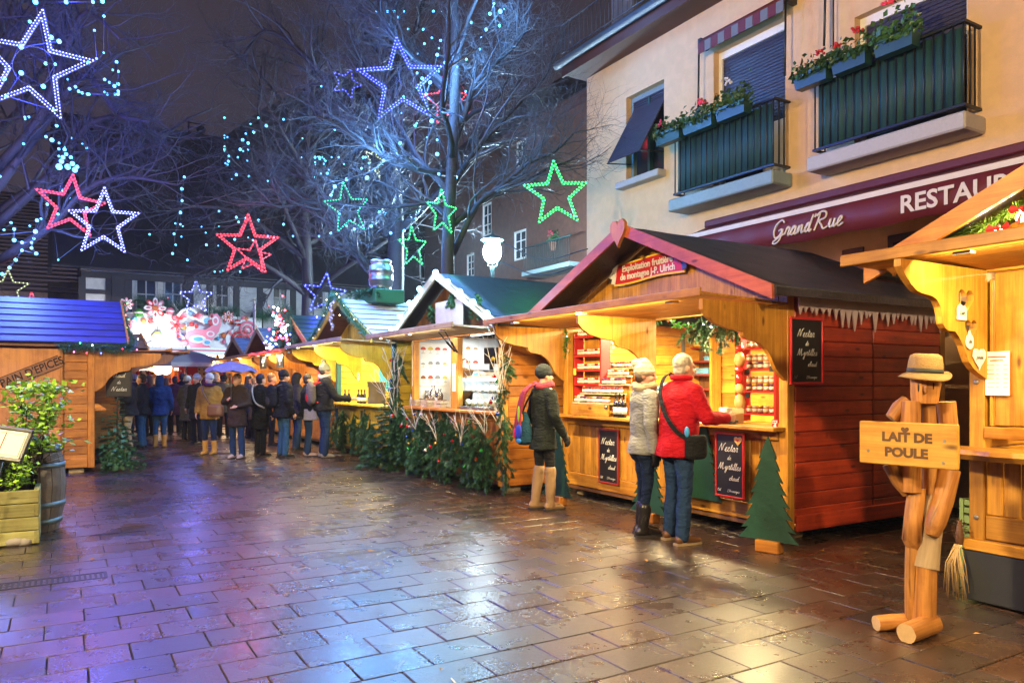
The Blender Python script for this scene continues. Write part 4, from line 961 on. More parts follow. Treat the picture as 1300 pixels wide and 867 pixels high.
# chalkboards
ROWS = [("Nectar", .088, -.04, .71), ("de", .055, 0, .58), ("Myrtilles", .078, 0, .43), ("chaud", .055, .16, .27), ("25cl", .032, -.36, .09), ("2,50+consigne", .032, .14, .09)]
p = JM4 @ Vector((jx(773, -.01), -.022, jz(773, 614, 0)))
board_sign('chalkboard', 'chalkboard in a dark red frame hung on planks between the two women customers', 'chalkboard', p, RZ, jx(786.5, 0)-jx(761.5, 0), .68, plain('dark_red_paint', (.25,.02,.02), .4), ROWS)
p = JM4 @ Vector((jx(930, -.02), -.07, jz(930, 632, -.05)))
board_sign('chalkboard', 'bright red framed chalkboard with a gingerbread heart, hung below the counter edge', 'chalkboard', p, RZ, jx(949.5, -.05)-jx(912.5, -.05), jz(930, 549, -.05)-jz(930, 632, -.05), M_red, ROWS, heart_mark=True)
wb = row_w(1020, 0); h = jz(0,0,0) if False else None
wA, wB = row_w(1000.5, 0), row_w(1042, 0); z0 = CH+(HY-488)/F*(OY+VY*(wA+wB)/2); z1 = CH+(HY-403.5)/F*(OY+VY*(wA+wB)/2)
board_sign('chalkboard', 'red framed chalkboard hung on the dark red end wall of the big stall', 'chalkboard', RW(-.03, (wA+wB)/2, z0), RE, wB-wA, z1-z0, M_red, ROWS)
# small number plate on the corner post
t = thing('number_plate', 'small red plate with a white 4 on the corner post of the big stall', 'number plate', JM4 @ Vector((jx(984.5, 0), -.006, jz(984, 546, 0))), RZ)
G().box(-.035, -.004, 0, .035, .004, .1).build('plate', M_red, t); G().box(-.028, -.0055, .065, .028, -.0041, .092).build('white_field', M_white, t)
txt("4", .075, t, (0, -.006, .034), (R(90), 0, 0), M_white, 'lettering', .001, 0, .003)
txt("NOEL", .02, t, (0, -.007, .078), (R(90), 0, 0), M_redink, 'lettering', .0006, 0, .001)
# plywood firs: large at the corner, one behind the woman in white hat, one by the black-hat woman, one hung under the counter
p = GP(975, 700); fir_cutout('tall green plywood fir tree standing at the corner post of the big stall', p, RZ+.25, 1.02)
p = GP(823, 662); fir_cutout('green plywood fir half hidden behind the legs of the woman in grey jacket', p, RZ+.1, .95)
p = GP(707, 640); fir_cutout('dark plywood fir beside the tan boots of the customer in black hat', p, RZ+.15, 1.0)
p = JM4 @ Vector((jx(893, -.03), -.03, .28)); fir_cutout('plywood fir hung on the stall front right of the man in red', p, RZ, .86, False)
# stepped display of jars on the counter
def displays():
    zc = 1.08
    t = thing('stepped_display', 'stepped wooden rack of white labelled jars on the big stall counter', 'display rack', JM4 @ Vector((0, 0, 0)), RZ)
    G().box(jx(726, -.12), -.135, zc+.001, jx(775, -.1), -.115, jz(726, 512.5, -.13), 0, .005).build('front_board', larch(0), t)
    rows = [(730, 777, 510, -.06), (740, 791, 498.5, .03), (764, 797, 487.6, .16), (764, 799, 477, .26), (767, 807, 467, .36)]
    for k, (pa, pb, py, w) in enumerate(rows):
        xa, xb = jx(pa, w), jx(pb, w); z = jz(pa, py, w)
        G().box(xa-.01, w-.045, z-.02, xb+.01, w+.05, z, 0, .003).build('step', pale_wood(0), t)
        G().box(xa, w+.03, zc+.001, xb, w+.045, z-.021).build('riser', larch(0), t)
        names = ['lowest', 'second', 'middle', 'fourth', 'topmost']
        jar_row(JM4, xa, xb, w, z, [[3,1,2,2,3],[0,0,2,0],[2,2,0,1],[1,3,1],[0,0,0,3]][k], 'small white labelled jam jar on the %s step of the stepped rack' % names[k], 'jars on the %s step' % names[k])
    for i, px in enumerate((782, 787, 792)):
        o = ob('wine_bottle', BOT, None, JM4 @ Vector((jx(px, -.1), -.1, zc)), (0, 0, RZ)); tag(o, ['left','middle','right'][i]+' one of the three small dark bottles at the end of the stepped rack', 'bottle', 'dark bottles on the counter')
    # red shelf at the left
    w = .12; xa, xb = jx(727.5, w), jx(763, w); t = thing('red_shelf', 'red painted shelf of jars at the left end inside the big stall', 'shelf', JM4 @ Vector((xa, w, 0)), RZ); L = xb-xa; zt = jz(724, 420, w)
    for x in (0, L-.03): G().box(x, 0, zc, x+.03, .16, zt-.05, 0, .003).build('upright', M_red, t)
    for k, py in enumerate((428, 451.5, 469.5, 487, 508)):
        z = jz(724, py, w); G().box(.031, .002, z-.025, L-.031, .16, z, 0, .003).build('shelf_board', M_red, t)
        jar_row(JM4, xa+.03, xb-.02, w+.06, z, [1, 1, 0], 'jar with white label on the %s board of the red shelf' % ['highest','second','third','fourth','lowest'][k], 'jars on the %s board of the red shelf' % ['highest','second','third','fourth','lowest'][k], .075)
    G().box(.03, .165, zc, L-.03, .175, zt).build('back_panel', larch(2), t)
    o = G().box(-.07, -.012, 0, .07, -.006, .085).build('price_card', M_ypaper, None, JM4 @ Vector((jx(729, w), w-.01, jz(729, 476, w))), (0,0,RZ)); tag(o, 'yellow price card fixed to the red shelf of jars', 'price card')
    # right-hand shelf
    w = .45; xa, xb = jx(944, w), jx(984, w); t = thing('red_shelf', 'red edged shelf of honey jars at the right end inside the big stall', 'shelf', JM4 @ Vector((xa, w, 0)), RZ); L = xb-xa
    for x in (-.12, L-.02): G().box(x, 0, zc, x+.025, .22, 2.05, 0, .003).build('upright', M_red, t)
    for k, py in enumerate((441, 468, 496, 524)):
        z = jz(955, py, w); G().box(-.0945, .002, z-.022, L-.021, .22, z, 0, .003).build('shelf_board', M_red, t)
        nm = ['highest','second','third','lowest'][k]
        jar_row(JM4, xa, xb-.03, w+.05, z, [[1,1],[2,1],[2,3],[3,1]][k], 'honey jar on the %s board of the right-hand shelf' % nm, 'jars on the %s board of the right-hand shelf' % nm, .075)
        if k in (1, 2): jar_row(JM4, xa, xb-.03, w+.05, z+.077, [1, 1], 'honey jar stacked on the %s row of the right-hand shelf' % nm, 'jars stacked on the %s row of the right-hand shelf' % nm, .075)
    jar_row(JM4, jx(932, .7), jx(949, .7), .7, jz(940, 431, .7), [1], 'white labelled jar on a high ledge behind the pasta braid', 'jars on the high ledge', .075)
    G().box(jx(930, .7)-xa, .2, jz(940, 431, .7)-.025, jx(950, .7)-xa, .36, jz(940, 431, .7)-.001, 0, .003).build('ledge', M_red, t)
    # braid of bags hanging by the shelf
    t = thing('hanging_braid', 'long hanging braid of cellophane bags tied with red ribbons inside the big stall', 'hanging bags', JM4 @ Vector((jx(939, .3), .3, 0)), RZ)
    py = 440
    straw = plain('straw_pasta', (.62,.42,.16), .35); 
    for k, (pa, pb, m, rr) in enumerate([(438,447,M_red,.05),(447,466,straw,.06),(466,474,M_red,.055),(474,487,M_red,.045),(487,500,straw,.055),(500,521,straw,.06),(521,527,M_red,.045)]):
        za, zb = jz(939, pb, .3), jz(939, pa, .3); h = zb-za; G().lathe([(.012, 0), (rr*.8, h*.2), (rr, h*.5), (rr*.7, h*.85), (.012, h)], 9, (0,0,za)).build('bag', m, t)
    G().tube([(0,0,jz(939,438,.3)),(0,0,2.2)], .004, 4).build('cord', M_white, t)
    # back shelf, pole, curtain panel
    w = 2.3; xa, xb = jx(874, w), jx(903, w); t = thing('back_shelf', 'dark open shelf at the back of the big stall holding blue trays', 'shelf', JM4 @ Vector((xa, w, 0)), RZ); L = xb-xa
    for x in (0, L-.04): G().box(x, 0, .2, x+.04, .2, 2.15, 0, .004).build('upright', larch(2), t)
    G().box(.041, .18, .2, L-.041, .2, 2.15).build('back_panel', dark_larch(2), t)
    for k, py in enumerate((440, 458, 475, 493)):
        z = jz(888, py, w); G().box(.041, .0, z-.025, L-.041, .179, z, 0, .003).build('shelf_board', plain('dark_red_paint', (.25,.02,.02), .4), t)
    bl = plain('blue_plastic', (.10,.30,.55), .35)
    for px, py, wd, hh, m, lb in ((888, 475, .3, .09, bl, 'pale blue tray on the back shelf of the big stall'), (895, 458, .1, .07, bl, 'small blue carton on the back shelf of the big stall'), (884, 440, .18, .03, M_goldp, 'flat yellow packet on the back shelf of the big stall')):
        g = G(); g.box(-wd/2, -.06, 0, wd/2, .06, hh, 0, .012); g.box(-wd/2-.006, -.066, hh*.7, wd/2+.006, .066, hh*.85, 0, .004); o = g.build('tray', m, None, JM4 @ Vector((jx(px, w), w+.08, jz(px, py, w))), (0,0,RZ)); tag(o, lb, 'tray')
    t = thing('steel_pole', 'grey steel pole standing at the back of the big stall', 'pole', JM4 @ Vector((jx(867, 1.9), 1.9, .15)), RZ); G().tube([(0,0,0),(0,0,2.05)], .03, 8).build('pole', M_steel, t)
    # hanging ring of green net
    t = thing('hanging_ring', 'teal metal ring hung under the header of the big stall with small lights', 'hanging ring', JM4 @ Vector((jx(868, .35), .35, jz(868, 395, .35))), RZ)
    g = G(); rg = [(.24*math.cos(a), .24*math.sin(a), 0) for a in [2*math.pi*i/20 for i in range(21)]]; g.tube(rg, .022, 6); g.tube([(-.24,0,0),(.24,0,0)], .012, 5); g.tube([(0,-.24,0),(0,.24,0)], .012, 5); g.build('ring', M_tealcloth, t)
    G().tube([(0,0,0),(0,0,.14)], .005, 4).build('cord', M_dark, t)
    # urn, carton, gloves
    t = thing('steel_urn', 'steel urn with blue lid behind the two customers', 'urn', JM4 @ Vector((jx(845, .5), .5, zc)), RZ)
    G().lathe([(.15, 0), (.16, .02), (.16, .3), (.15, .32)], 16).build('body', M_steel, t); G().lathe([(.155, .321), (.13, .36), (.03, .38), (.03, .41)], 14).build('lid', bl, t); G().tube([(0,-.16,.06),(0,-.22,.06),(0,-.22,.03)], .014, 6).build('tap', M_dark, t)
    t = thing('cardboard_box', 'open cardboard box on the counter beside the man in red', 'box', JM4 @ Vector((jx(921, .08), .08, zc)), RZ+.1); cb = plain('cardboard', (.50,.33,.17), .8)
    g = G(); g.box(-.15,-.1,0,.15,.1,.1); g.box(-.15,-.16,.085,.15,-.101,.09); g.box(-.15,.101,.1,.15,.14,.15); g.build('carton', cb, t); G().box(-.05,-.05,.101,.05,.05,.16,0,.01).build('parcel', M_white, t)
    g = G(); g.capsule((-.08,0,.03),(.05,.02,.03), .035, .03, 8); g.capsule((.05,.02,.03),(.13,.0,.02), .02, .015, 6); g.capsule((.02,.03,.035),(.1,.07,.03), .016, .012, 6); g.capsule((-.02,-.04,.03),(.06,-.07,.02), .018, .013, 6)
    o = g.build('gloves', plain('dark_glove', (.02,.03,.045), .7), None, JM4 @ Vector((jx(920, -.08), -.08, zc)), (0,0,RZ)); tag(o, 'pair of dark gloves lying on the counter beside the man in red', 'gloves')
    t = thing('price_tag', 'small black price tag leaning on the stepped rack', 'price tag', JM4 @ Vector((jx(769, -.15), -.15, jz(769, 519, -.15))), RZ); G().box(-.03, 0, 0, .03, .006, .045).build('card', M_slate, t); hand("2,50", .012, t, 0, .018, -.002, M_chalk, 'chalk_writing', .14)
    for px, py, w in ((948, 476, .38), (980, 472, .38), (949, 505, .38)):
        o = G().box(-.035, 0, 0, .035, .005, .06).build('price_tag', M_slate, None, JM4 @ Vector((jx(px, w), w, jz(px, py, w))), (0,0,RZ)); tag(o, 'little black price tag clipped to the right-hand honey shelf', 'price tag', 'price tags on the right-hand shelf')
displays()
JP_ = lambda px, py, w: JM4 @ Vector((jx(px, w), w, jz(px, py, w)))
leaf_garland('holly_garland', 'holly garland trailing down the left post of the big stall', [JP_(718,455,.0),JP_(719,430,-.02),JP_(718,408,.02),JP_(735,402,.1),JP_(755,412,.2),JP_(772,425,.3),JP_(778,440,.35)], M_holly, n=330, spread=.075, lights='wc', every=.16, seed=2, berries=M_red)
leaf_garland('holly_garland', 'holly sprig garland with lights hung at the middle post of the big stall', [JP_(833,415,.05),JP_(836,398,.05),JP_(850,405,.1),JP_(862,415,.12),JP_(880,412,.15)], M_holly, n=150, spread=.06, seed=3, berries=M_red)
leaf_garland('light_string', 'string of white lights looping below the header of the big stall', [JP_(846,408,.1),JP_(868,386,.1),JP_(885,392,.1),JP_(893,410,.12),JP_(905,414,.14),JP_(922,406,.14),JP_(934,412,.1)], M_needle, n=30, spread=.02, lights='w', every=.11, seed=4, cat='string lights')
t = thing('fir_bunch', 'drooping bunch of fir branches hung inside the big stall above the back shelf', 'fir branches', JP_(905,405,.3), RZ)
for i in range(14): ob('fir_branch', FIRS[i % 4], t, (rnd.uniform(-.25,.25), rnd.uniform(-.05,.05), rnd.uniform(-.05,.08)), (rnd.uniform(-.5,.5), R(rnd.uniform(25,80)), rnd.uniform(-3,3)), rnd.uniform(.7,1))
# ------------------------------------------------------------------ right-hand stall, cut by the frame
rc = (3.14, 5.17); tR, wR = TW(rc)
RWD, RDP = 3.4, 2.6
rs = thing('market_stall', 'egg-nog stall cut by the right frame edge with heart pierced bracket and pine garland', 'market stall', RW(tR, wR), RZ, 'wooden market stalls around the square')
RM4 = Matrix.Translation(RW(tR, wR)) @ Matrix.Rotation(RZ, 4, 'Z')
rx = lambda px, w: tR-row_t(px, wR+w)
rz_ = lambda px, py, w: row_z(px, py, wR+w)
shell(rs, RWD, RDP, larch, barge=orange_larch, flap_l=.34, flap=.88, hz=2.26, zc=1.10, ze=2.30, za=3.22, e=.42, brackets=(), z0=.44, counter=False, flap_tilt=.03, pw=.105)
G().box(-.01, -.05, .02, RWD, .0, .36, 0, .01).build('skirting', plain('black_skirting', (.02,.022,.03), .5), rs)
G().box(-.015, -.055, .361, RWD, .009, .435, 0, .006).build('base_rail', larch(0), rs)
G().box(-.015, .0, .02, -.001, RDP, .36).build('skirting', M_beam, rs)
# bracket pierced by two hearts
RPROF = [(.98,2.25),(.98,2.205),(.93,2.15),(.87,2.10),(.812,2.065),(.77,2.055),(.65,2.042),(.59,2.02),(.555,1.977),(.535,1.92),(.528,1.873),(.50,1.845),(.465,1.83),(.384,1.827),(.34,1.79),(.291,1.738),(.255,1.68),(.225,1.633),(.16,1.585),(.09,1.553),(.03,1.53),(0,1.52),(0,2.25)]
hh = heart(.19); h2 = heart(.15)
b = G().prism([(-d, z) for d, z in RPROF], .075, .12, 'yz', 0, [[(p[0]-.262, p[1]+2.035) for p in hh], [(p[0]-.20, p[1]+1.855) for p in h2]]).build('bracket', larch(2), rs)
raff = plain('raffia', (.55,.36,.14), .7)
g = G(); r_ = random.Random(8)
for k in range(16): x = r_.uniform(-.36,-.26); g.tube([(.085, x, 1.95), (.09, x+r_.uniform(-.03,.03), 2.12)], .004, 3)
g.build('raffia_stuffing', raff, b)
# white tags on the bracket
for i, (y, z, s, body) in enumerate(((-.332, 1.948, 'house', "Lait"), (-.238, 1.765, 'drop', "de"), (-.121, 1.663, 'heart', "poule"))):
    t = thing('name_tag', ['white house shaped tag reading Lait on the pierced bracket', 'white drop shaped tag reading de on the pierced bracket', 'white heart shaped tag reading poule on the pierced bracket'][i], 'tag', RM4 @ Vector((.128, y, z)), RE)
    o = {'house': [(-.055,-.045),(.055,-.045),(.055,.03),(.03,.05),(.02,.04),(-.02,.06),(-.055,.03)], 'drop': [(.045*math.sin(a)*(1 if a < 9 else 1), .05*math.cos(a)+(.025 if abs(a) < .3 else 0)) for a in [2*math.pi*i/16 for i in range(16)]], 'heart': heart(.16)}[s]
    G().prism([(p[0], p[1]) for p in o], -.006, 0, 'xz').build('plate', M_white, t)
    txt(body, .038, t, (0, -.0075, 0), (R(90), 0, 0), M_ink, 'lettering', .0006, .2, .0005)
# inner wing board with the menu, upper opening frame
G().box(.122, .02, 1.201, .145, .5, 2.19, 0, .005).build('wing_board', larch(2), rs)
G().box(.10, -.012, 1.12, 1.6, .018, 1.20, 0, .006).build('rail', larch(0), rs)
# counter: live edge slab
def live_counter():
    g = G(); n = 24; V = []; Fc = []; r = random.Random(2)
    for i in range(n+1):
        x = -.10+1.9*i/n; y = -.30+.03*math.sin(i*.9)+r.uniform(-.012, .012); z = 1.06
        V += [(x, .0, z), (x, y, z), (x, y-.012, z-.03), (x, y+.015, z-.065), (x, .0, z-.05)]
    for i in range(n):
        for k in range(5): a = i*5; Fc.append((a+k, a+5+k, a+5+(k+1) % 5, a+(k+1) % 5))
    Fc += [(0,1,2,3,4)[::-1], tuple(n*5+k for k in range(5))]
    g.add(V, Fc).build('counter', larch(0), rs)
live_counter()
t = thing('menu_sheet', 'printed price list pinned to the board of the right-hand stall', 'menu', RM4 @ Vector((rx(1270, .04), .005, rz_(1270, 502, 0))), RZ)
mw, mh = .15, rz_(1270, 446, 0)-rz_(1270, 502, 0)
G().box(.10-rx(1270,.04)+.05, -.0, .02, 1.0, .012, mh+.9).build('backing_board', larch(2), rs) if False else None
G().box(-mw/2, -.004, 0, mw/2, 0, mh).build('sheet', M_paper, t)
for k, (xa, xb) in enumerate(((-.40,.36),(-.32,.24))): G().box(mw*xa, -.0048, mh*(.86-k*.08), mw*xb, -.0041, mh*(.89-k*.08)).build('printed_heading', M_redink, t)
for k in range(6):
    for q, (xa, xb) in enumerate(((-.42,-.10-.04*(k % 2)),(-.05,.06),(.26,.42))): G().box(mw*xa, -.0048, mh*(.68-k*.10), mw*xb, -.0041, mh*(.695-k*.10)).build('printed_line', M_redink, t)
planks_v(rs, .147, .62, 1.205, 2.235, .03, .05, larch(2), .24, 'front_panel')
G().box(.625, .0, 1.205, .70, .06, 2.235, 0, .006).build('mullion', larch(2), rs)
g = G(); g.prism([(.70,2.235),(.70,1.9),(.78,2.05),(.95,2.14),(1.2,2.16),(1.2,2.235)], .01, .04, 'xz'); g.build('arch_board', yellow_wood(2), rs)
for z in (.58, 1.5): G().lathe([(.018,0),(.018,.004),(.010,.01)], 8).build('bolt', M_steel, rs, (.05, -.001, z), (R(90),0,0))
# hearts on the gable edge
for dx, s in ((.0, .15), (.11, .17)): G().prism([(p[0]+rx(1136,-.52)+dx, p[1]+rz_(1136, 345, -.52)+.05+.02*dx) for p in heart(s)], -.545+dx*.05, -.512+dx*.05, 'xz').build('heart_ornament', orange_larch(2), rs)
# garland, bows and bulbs under the gable
gp = lambda px, py, w: RM4 @ Vector((rx(px, w), w, rz_(px, py, w)))
leaf_garland('pine_garland', 'thick pine garland with red bows under the gable of the right-hand stall', [gp(1196,302,-.3),gp(1225,297,-.3),gp(1250,286,-.3),gp(1275,272,-.3),gp(1300,258,-.3),gp(1330,240,-.3)], plain('pine_garland_green', (.10,.20,.03), .5, var=.4), n=2600, spread=.062, seed=6, needles=True)
for i, (px, py) in enumerate(((1268,290),(1298,265),(1236,302))):
    t = thing('red_bow', ['red fabric bow hanging in the middle of the pine garland', 'red fabric bow at the upper end of the pine garland', 'small red bow at the lower end of the pine garland'][i], 'bow', gp(px, py, -.4), RZ); s = .055 if i < 2 else .03
    g = G()
    for sg in (-1, 1): g.add([(0,0,0),(sg*s,-.01,s*.6),(sg*s*1.3,-.02,0),(sg*s,-.01,-s*.4)], [(0,1,2,3)]); g.add([(0,0,0),(sg*s*.2,0,-s*1.6),(sg*s*.7,0,-s*1.4)], [(0,1,2)])
    g.ball((0,-.01,0), s*.3, 6, 4); g.build('ribbon', M_red, t)
for i, (px, py) in enumerate(((1268,296),(1296,276),(1215,300),(1240,292))):
    if i > 1: c = .03
    t = thing('party_bulb', ['glowing warm bulb below the middle red bow', 'glowing warm bulb at the upper end of the garland', 'glowing warm bulb tucked behind the lower garland end', 'glowing warm bulb behind the pine garland'][i], 'light bulb', gp(px, py, -.30 if i < 2 else -.10), RZ)
    G().ball((0,0,0), .030, 10, 6).build('globe', glow('warm_globe', (1.0,.72,.30), 30, False), t); G().lathe([(.014,.028),(.014,.06)], 8).build('socket', M_dark, t)
    lamp('bulb_light', 'POINT', (0,-.05,-.0), 9, (1.0,.72,.32), t, .035)
tube_lamp(rs, (.9, .7, 2.2), 1.0, 70, WARM, strength=10)
tube_lamp(rs, (1.2, -.5, 2.20), 2.0, 80, (1.0,.76,.34), strength=6, w=.08)
# pine cone with raffia on the corner, green crate behind
t = thing('pine_cone', 'brown pine cone tied with raffia at the stall corner', 'pine cone', RM4 @ Vector((-.03, -.06, .36)), RZ)
g = G()
for k in range(11):
    z = .03+k*.016; rr = .045*math.sin(math.pi*(k+1.2)/13)
    for j in range(7): a = j*.9+k*.5; g.add([(rr*.5*math.cos(a),rr*.5*math.sin(a),z),(rr*1.25*math.cos(a-.25),rr*1.25*math.sin(a-.25),z+.008),(rr*1.25*math.cos(a+.25),rr*1.25*math.sin(a+.25),z+.008)], [(0,1,2)])
g.lathe([(.02,.02),(.03,.08),(.012,.19)], 7); g.build('scales', plain('cone_brown', (.16,.07,.03), .6), t)
g = G()
for k in range(26):
    a = r_.uniform(-1,1); g.tube([(r_.uniform(-.03,.03),-.02,.03),(a*.06,-.05+r_.uniform(-.03,.02),-.10),(a*.09,-.04,-.33+r_.uniform(-.02,.1))], .003, 3)
g.build('raffia', raff, t)
p = GP(1237, 700); p = RM4 @ Vector((-.25, 1.0, 0))
t = thing('green_crate_stack', 'stack of green plastic crates in the gap behind the wooden figure', 'crates', p, RZ)
for k in range(3):
    z = k*.2; g = G(); g.box(-.2,-.28,z,.2,.28,z+.02); 
    for zz in (.02,.08,.14): g.box(-.2,-.28,z+zz,.2,-.265,z+zz+.04); g.box(-.2,.265,z+zz,.2,.28,z+zz+.04); g.box(-.2,-.264,z+zz,-.185,.264,z+zz+.04); g.box(.185,-.264,z+zz,.2,.264,z+zz+.04)
    for x in (-.2,.17): g.box(x,-.287,z,x+.03,-.2801,z+.19)
    g.build('crate', plain('pale_green_plastic', (.28,.42,.16), .5), t)
t = thing('potted_bush', 'dark bush growing in the gap behind the right-hand stall', 'bush', RM4 @ Vector((-.62, 2.6, 0)), RZ)
flower_mound(t, -.5, .5, 0, .2, 1.8, 12, M_box); G().tube([(0,0,0),(0,0,1.2)], .03, 6).build('stem', M_bark, t)
# ------------------------------------------------------------------ wooden log figure holding the plank sign
def log_figure():
    Z = 4.52; base = GP(1160, 800); base = U(1163, 0, Z); base.z = 0
    t = thing('log_figure', 'wooden figure made of logs in straw hat, carrying a carved plank', 'wooden figure', base)
    lw = wood('peeled_log', (.62,.28,.065), (.26,.085,.016), 2, .45, cracks=True, scale=.8); end = plain('log_end', (.55,.36,.16), .7, var=.2, scale=40)
    q = lambda px, py, dz=0.0: U(px, py, Z+dz)-base
    def log(name, pts, rs, n=18, mat=lw):
        pts = [Vector(p) for p in pts]; o = pts[0]; d = (pts[-1]-pts[0]); 
        rot = d.to_track_quat('Z', 'Y'); inv = rot.inverted(); loc = [inv @ (p-o) for p in pts]; V = []; k = len(loc); r = random.Random(int(o.x*1e5))
        wob = [1+.07*noise.noise(Vector((math.cos(6.283*j/n)*1.6, math.sin(6.283*j/n)*1.6, o.z*9))) + r.uniform(-.018,.018) for j in range(n)]
        for i, p in enumerate(loc):
            for j in range(n): a = 2*math.pi*j/n; rr = rs[i]*wob[j]*(1+r.uniform(-.025,.025)); V.append((p.x+rr*math.cos(a), p.y+rr*math.sin(a), p.z))
        g = G(); g.add(V, [(i*n+j, i*n+(j+1) % n, (i+1)*n+(j+1) % n, (i+1)*n+j) for i in range(k-1) for j in range(n)], 0, True); g.add(V, [tuple(range(n))[::-1], tuple((k-1)*n+j for j in range(n))], 1)
        x = g.build(name, [mat, end], t, o); x.rotation_mode = 'QUATERNION'; x.rotation_quaternion = rot; return x
    hd = log('head', [q(1174,512), q(1174,500), q(1175,488), q(1174,474)], [.072,.078,.083,.083], 16)
    for px, py, s in ((1166,492,.012),(1185,490,.010)): # bark scars for eyes
        p = q(px, py, -.08); G().ball(p, (s*.4,.006,s*2.2), 7, 5).build('bark_scar', M_beam, t)
    G().ball(q(1175,494,-.083), (.012,.012,.028), 8, 5).build('nose_knot', lw, t)
    log('torso_log', [q(1157,624), q(1157,575), q(1156,540), q(1157,509)], [.053,.055,.055,.052])
    log('torso_log', [q(1181,626,.01), q(1180,560,.01), q(1178,512,.01)], [.040,.042,.042])
    log('torso_log', [q(1206,588,.02), q(1205,550,.02), q(1201,510,.02)], [.052,.053,.053])
    log('upper_arm', [q(1131,531,.06), q(1141,517,.06), q(1151,507,.05)], [.036,.042,.034])
    log('forearm', [q(1150,629,.02), q(1142,612,.04), q(1131,588,.06)], [.018,.042,.05])
    log('forearm', [q(1183,680,-.10), q(1187,665,-.10), q(1197,635,-.06), q(1206,596,-.04)], [.035,.056,.058,.058])
    log('thigh', [q(1161,700,-.0), q(1158,685,-.01), q(1160,655,0), q(1164,620,.02)], [.036,.056,.052,.05])
    log('thigh', [q(1174,720,-.02), q(1177,690,-.01), q(1183,655,0), q(1188,622,.02)], [.078,.075,.068,.062], 18, wood('grey_log', (.56,.40,.24), (.36,.23,.12), 2, .6, cracks=True))
    log('shin', [q(1157,786,.02), q(1157,750,.01), q(1158,715,0), q(1160,692,0)], [.036,.038,.04,.044])
    log('shin', [q(1172,798,-.02), q(1173,760,-.02), q(1174,714,-.02)], [.066,.066,.064])
    y = Vector
    c = q(1161,786,.05); c.z = .05; a = q(1112,780,.02); a.z = .046; log('foot', [a, (a+c)/2, c], [.044,.049,.048])
    c = q(1184,800,-.02); c.z = .06; a = q(1150,800,-.20); a.z = .057; log('foot', [a, (a+c)/2, c], [.055,.058,.058])
    # straw hat: a thing of its own, sitting on the log head
    hp = q(1174, 476)+base
    h = thing('straw_hat', 'woven straw hat with dark band on the head of the log figure', 'hat', hp); h.rotation_euler = (R(2), R(3), 0)
    straw = plain('woven_straw', (.34,.20,.065), .7, var=.35, scale=140, bump=.8)
    n = 28; prof = [(.088,.012),(.094,.02),(.092,.06),(.086,.10),(.082,.115),(.06,.127),(.03,.122),(.001,.118)]
    G().lathe(prof, n, sx=1.02, sy=1.1).build('crown', straw, h)
    V = []; Fc = []
    for i, (r0, z0) in enumerate([(.084,.014),(.105,.004),(.128,-.012),(.142,-.02)]):
        for j in range(n):
            a = 2*math.pi*j/n; curl = (max(0, math.cos(a-.1))**2)*.045*(i/3)**2; dip = -.014*(i/3)*max(0, math.sin(-a))
            V.append((r0*math.cos(a), r0*1.05*math.sin(a), z0+curl+dip))
    for i in range(3):
        for j in range(n): Fc.append((i*n+j, i*n+(j+1) % n, (i+1)*n+(j+1) % n, (i+1)*n+j))
    br = G().add(V, Fc, 0, True).build('brim', straw, h); m = br.modifiers.new('thickness', 'SOLIDIFY'); m.thickness = .005
    G().lathe([(.0945,.014),(.0965,.018),(.0955,.036),(.0935,.038)], n, sx=1.02, sy=1.1).build('hat_band', plain('dark_ribbon', (.03,.035,.03), .6), h)
    # carved plank sign
    zl, zr = Z+.06, Z-.36
    A, B, C_, D_ = U(1100,532,zl), U(1224,540,zr), U(1218,598,zr), U(1100,584,zl)
    ctr = (A+B+C_+D_)/4; ang = math.atan2(zr-zl, B.x-A.x); w = math.hypot(B.x-A.x, zr-zl); hgt = ((A-D_).z+(B-C_).z)/2
    s = thing('plank_sign', 'carved wooden plank held up in front of the log figure', 'sign', ctr+Vector((math.sin(ang), -math.cos(ang), 0))*.06, ang)
    pl = G(); pl.box(-w/2, -.018, -hgt/2, w/2, .018, hgt/2, 0, .006); pl.build('plank', wood('sign_plank', (.70,.37,.06), (.48,.20,.025), 0, .38), s)
    dk = plain('burnt_lettering', (.13,.06,.02), .7)
    hl = hgt*.29
    def slab_letters(body, z, size):
        o = txt(body, size, s, (0, -.0195, z), (R(90),0,0), dk, 'carved_lettering', .0012, 0, .0035, sx=1.08)
        
        return o
    a = slab_letters("LAIT", hgt*.15, hl); a.location.x = -w*.105; a = slab_letters("DE", hgt*.15, hl); a.location.x = w*.17; slab_letters("POULE", -hgt*.2, hl)
    # serif feet on the carved capitals
    G().prism([(p[0]-.005, p[1]+hgt*.33) for p in heart(.045)], -.021, -.0185, 'xz').build('carved_heart', dk, s)
    for px, z in ((-.40,-.05),(.38,.03),(.37,-.09)): G().lathe([(.008,0),(.008,.003)], 8).build('nail', M_steel, s, (px*w, -.0185, z), (R(90),0,0))
log_figure()
# ------------------------------------------------------------------ mushroom stall
MW, MD, MWF = 3.05, 2.7, -.72
tM = 4.05
ms = thing('market_stall', 'mushroom stall under cold white light, blue-white bulbs along its gable', 'market stall', RW(tM+MW, MWF), RZ, 'wooden market stalls around the square')
MM4 = Matrix.Translation(RW(tM+MW, MWF)) @ Matrix.Rotation(RZ, 4, 'Z')
mx = lambda px, w: tM+MW-row_t(px, MWF+w)
mz = lambda px, py, w: row_z(px, py, MWF+w)
MP = lambda px, py, w: MM4 @ Vector((mx(px, w), w, mz(px, py, w)))
shell(ms, MW, MD, orange_larch, side=orange_larch, post=larch, barge=pale_wood, roofm=M_teal_roof, flap_l=.1, flap_r=.05, flap=.75, hz=2.2, zc=1.10, ze=2.28, za=3.12, e=.30, brackets=(), flap_tilt=.03, gable=dark_larch, front=.25, flapm=pale_wood)
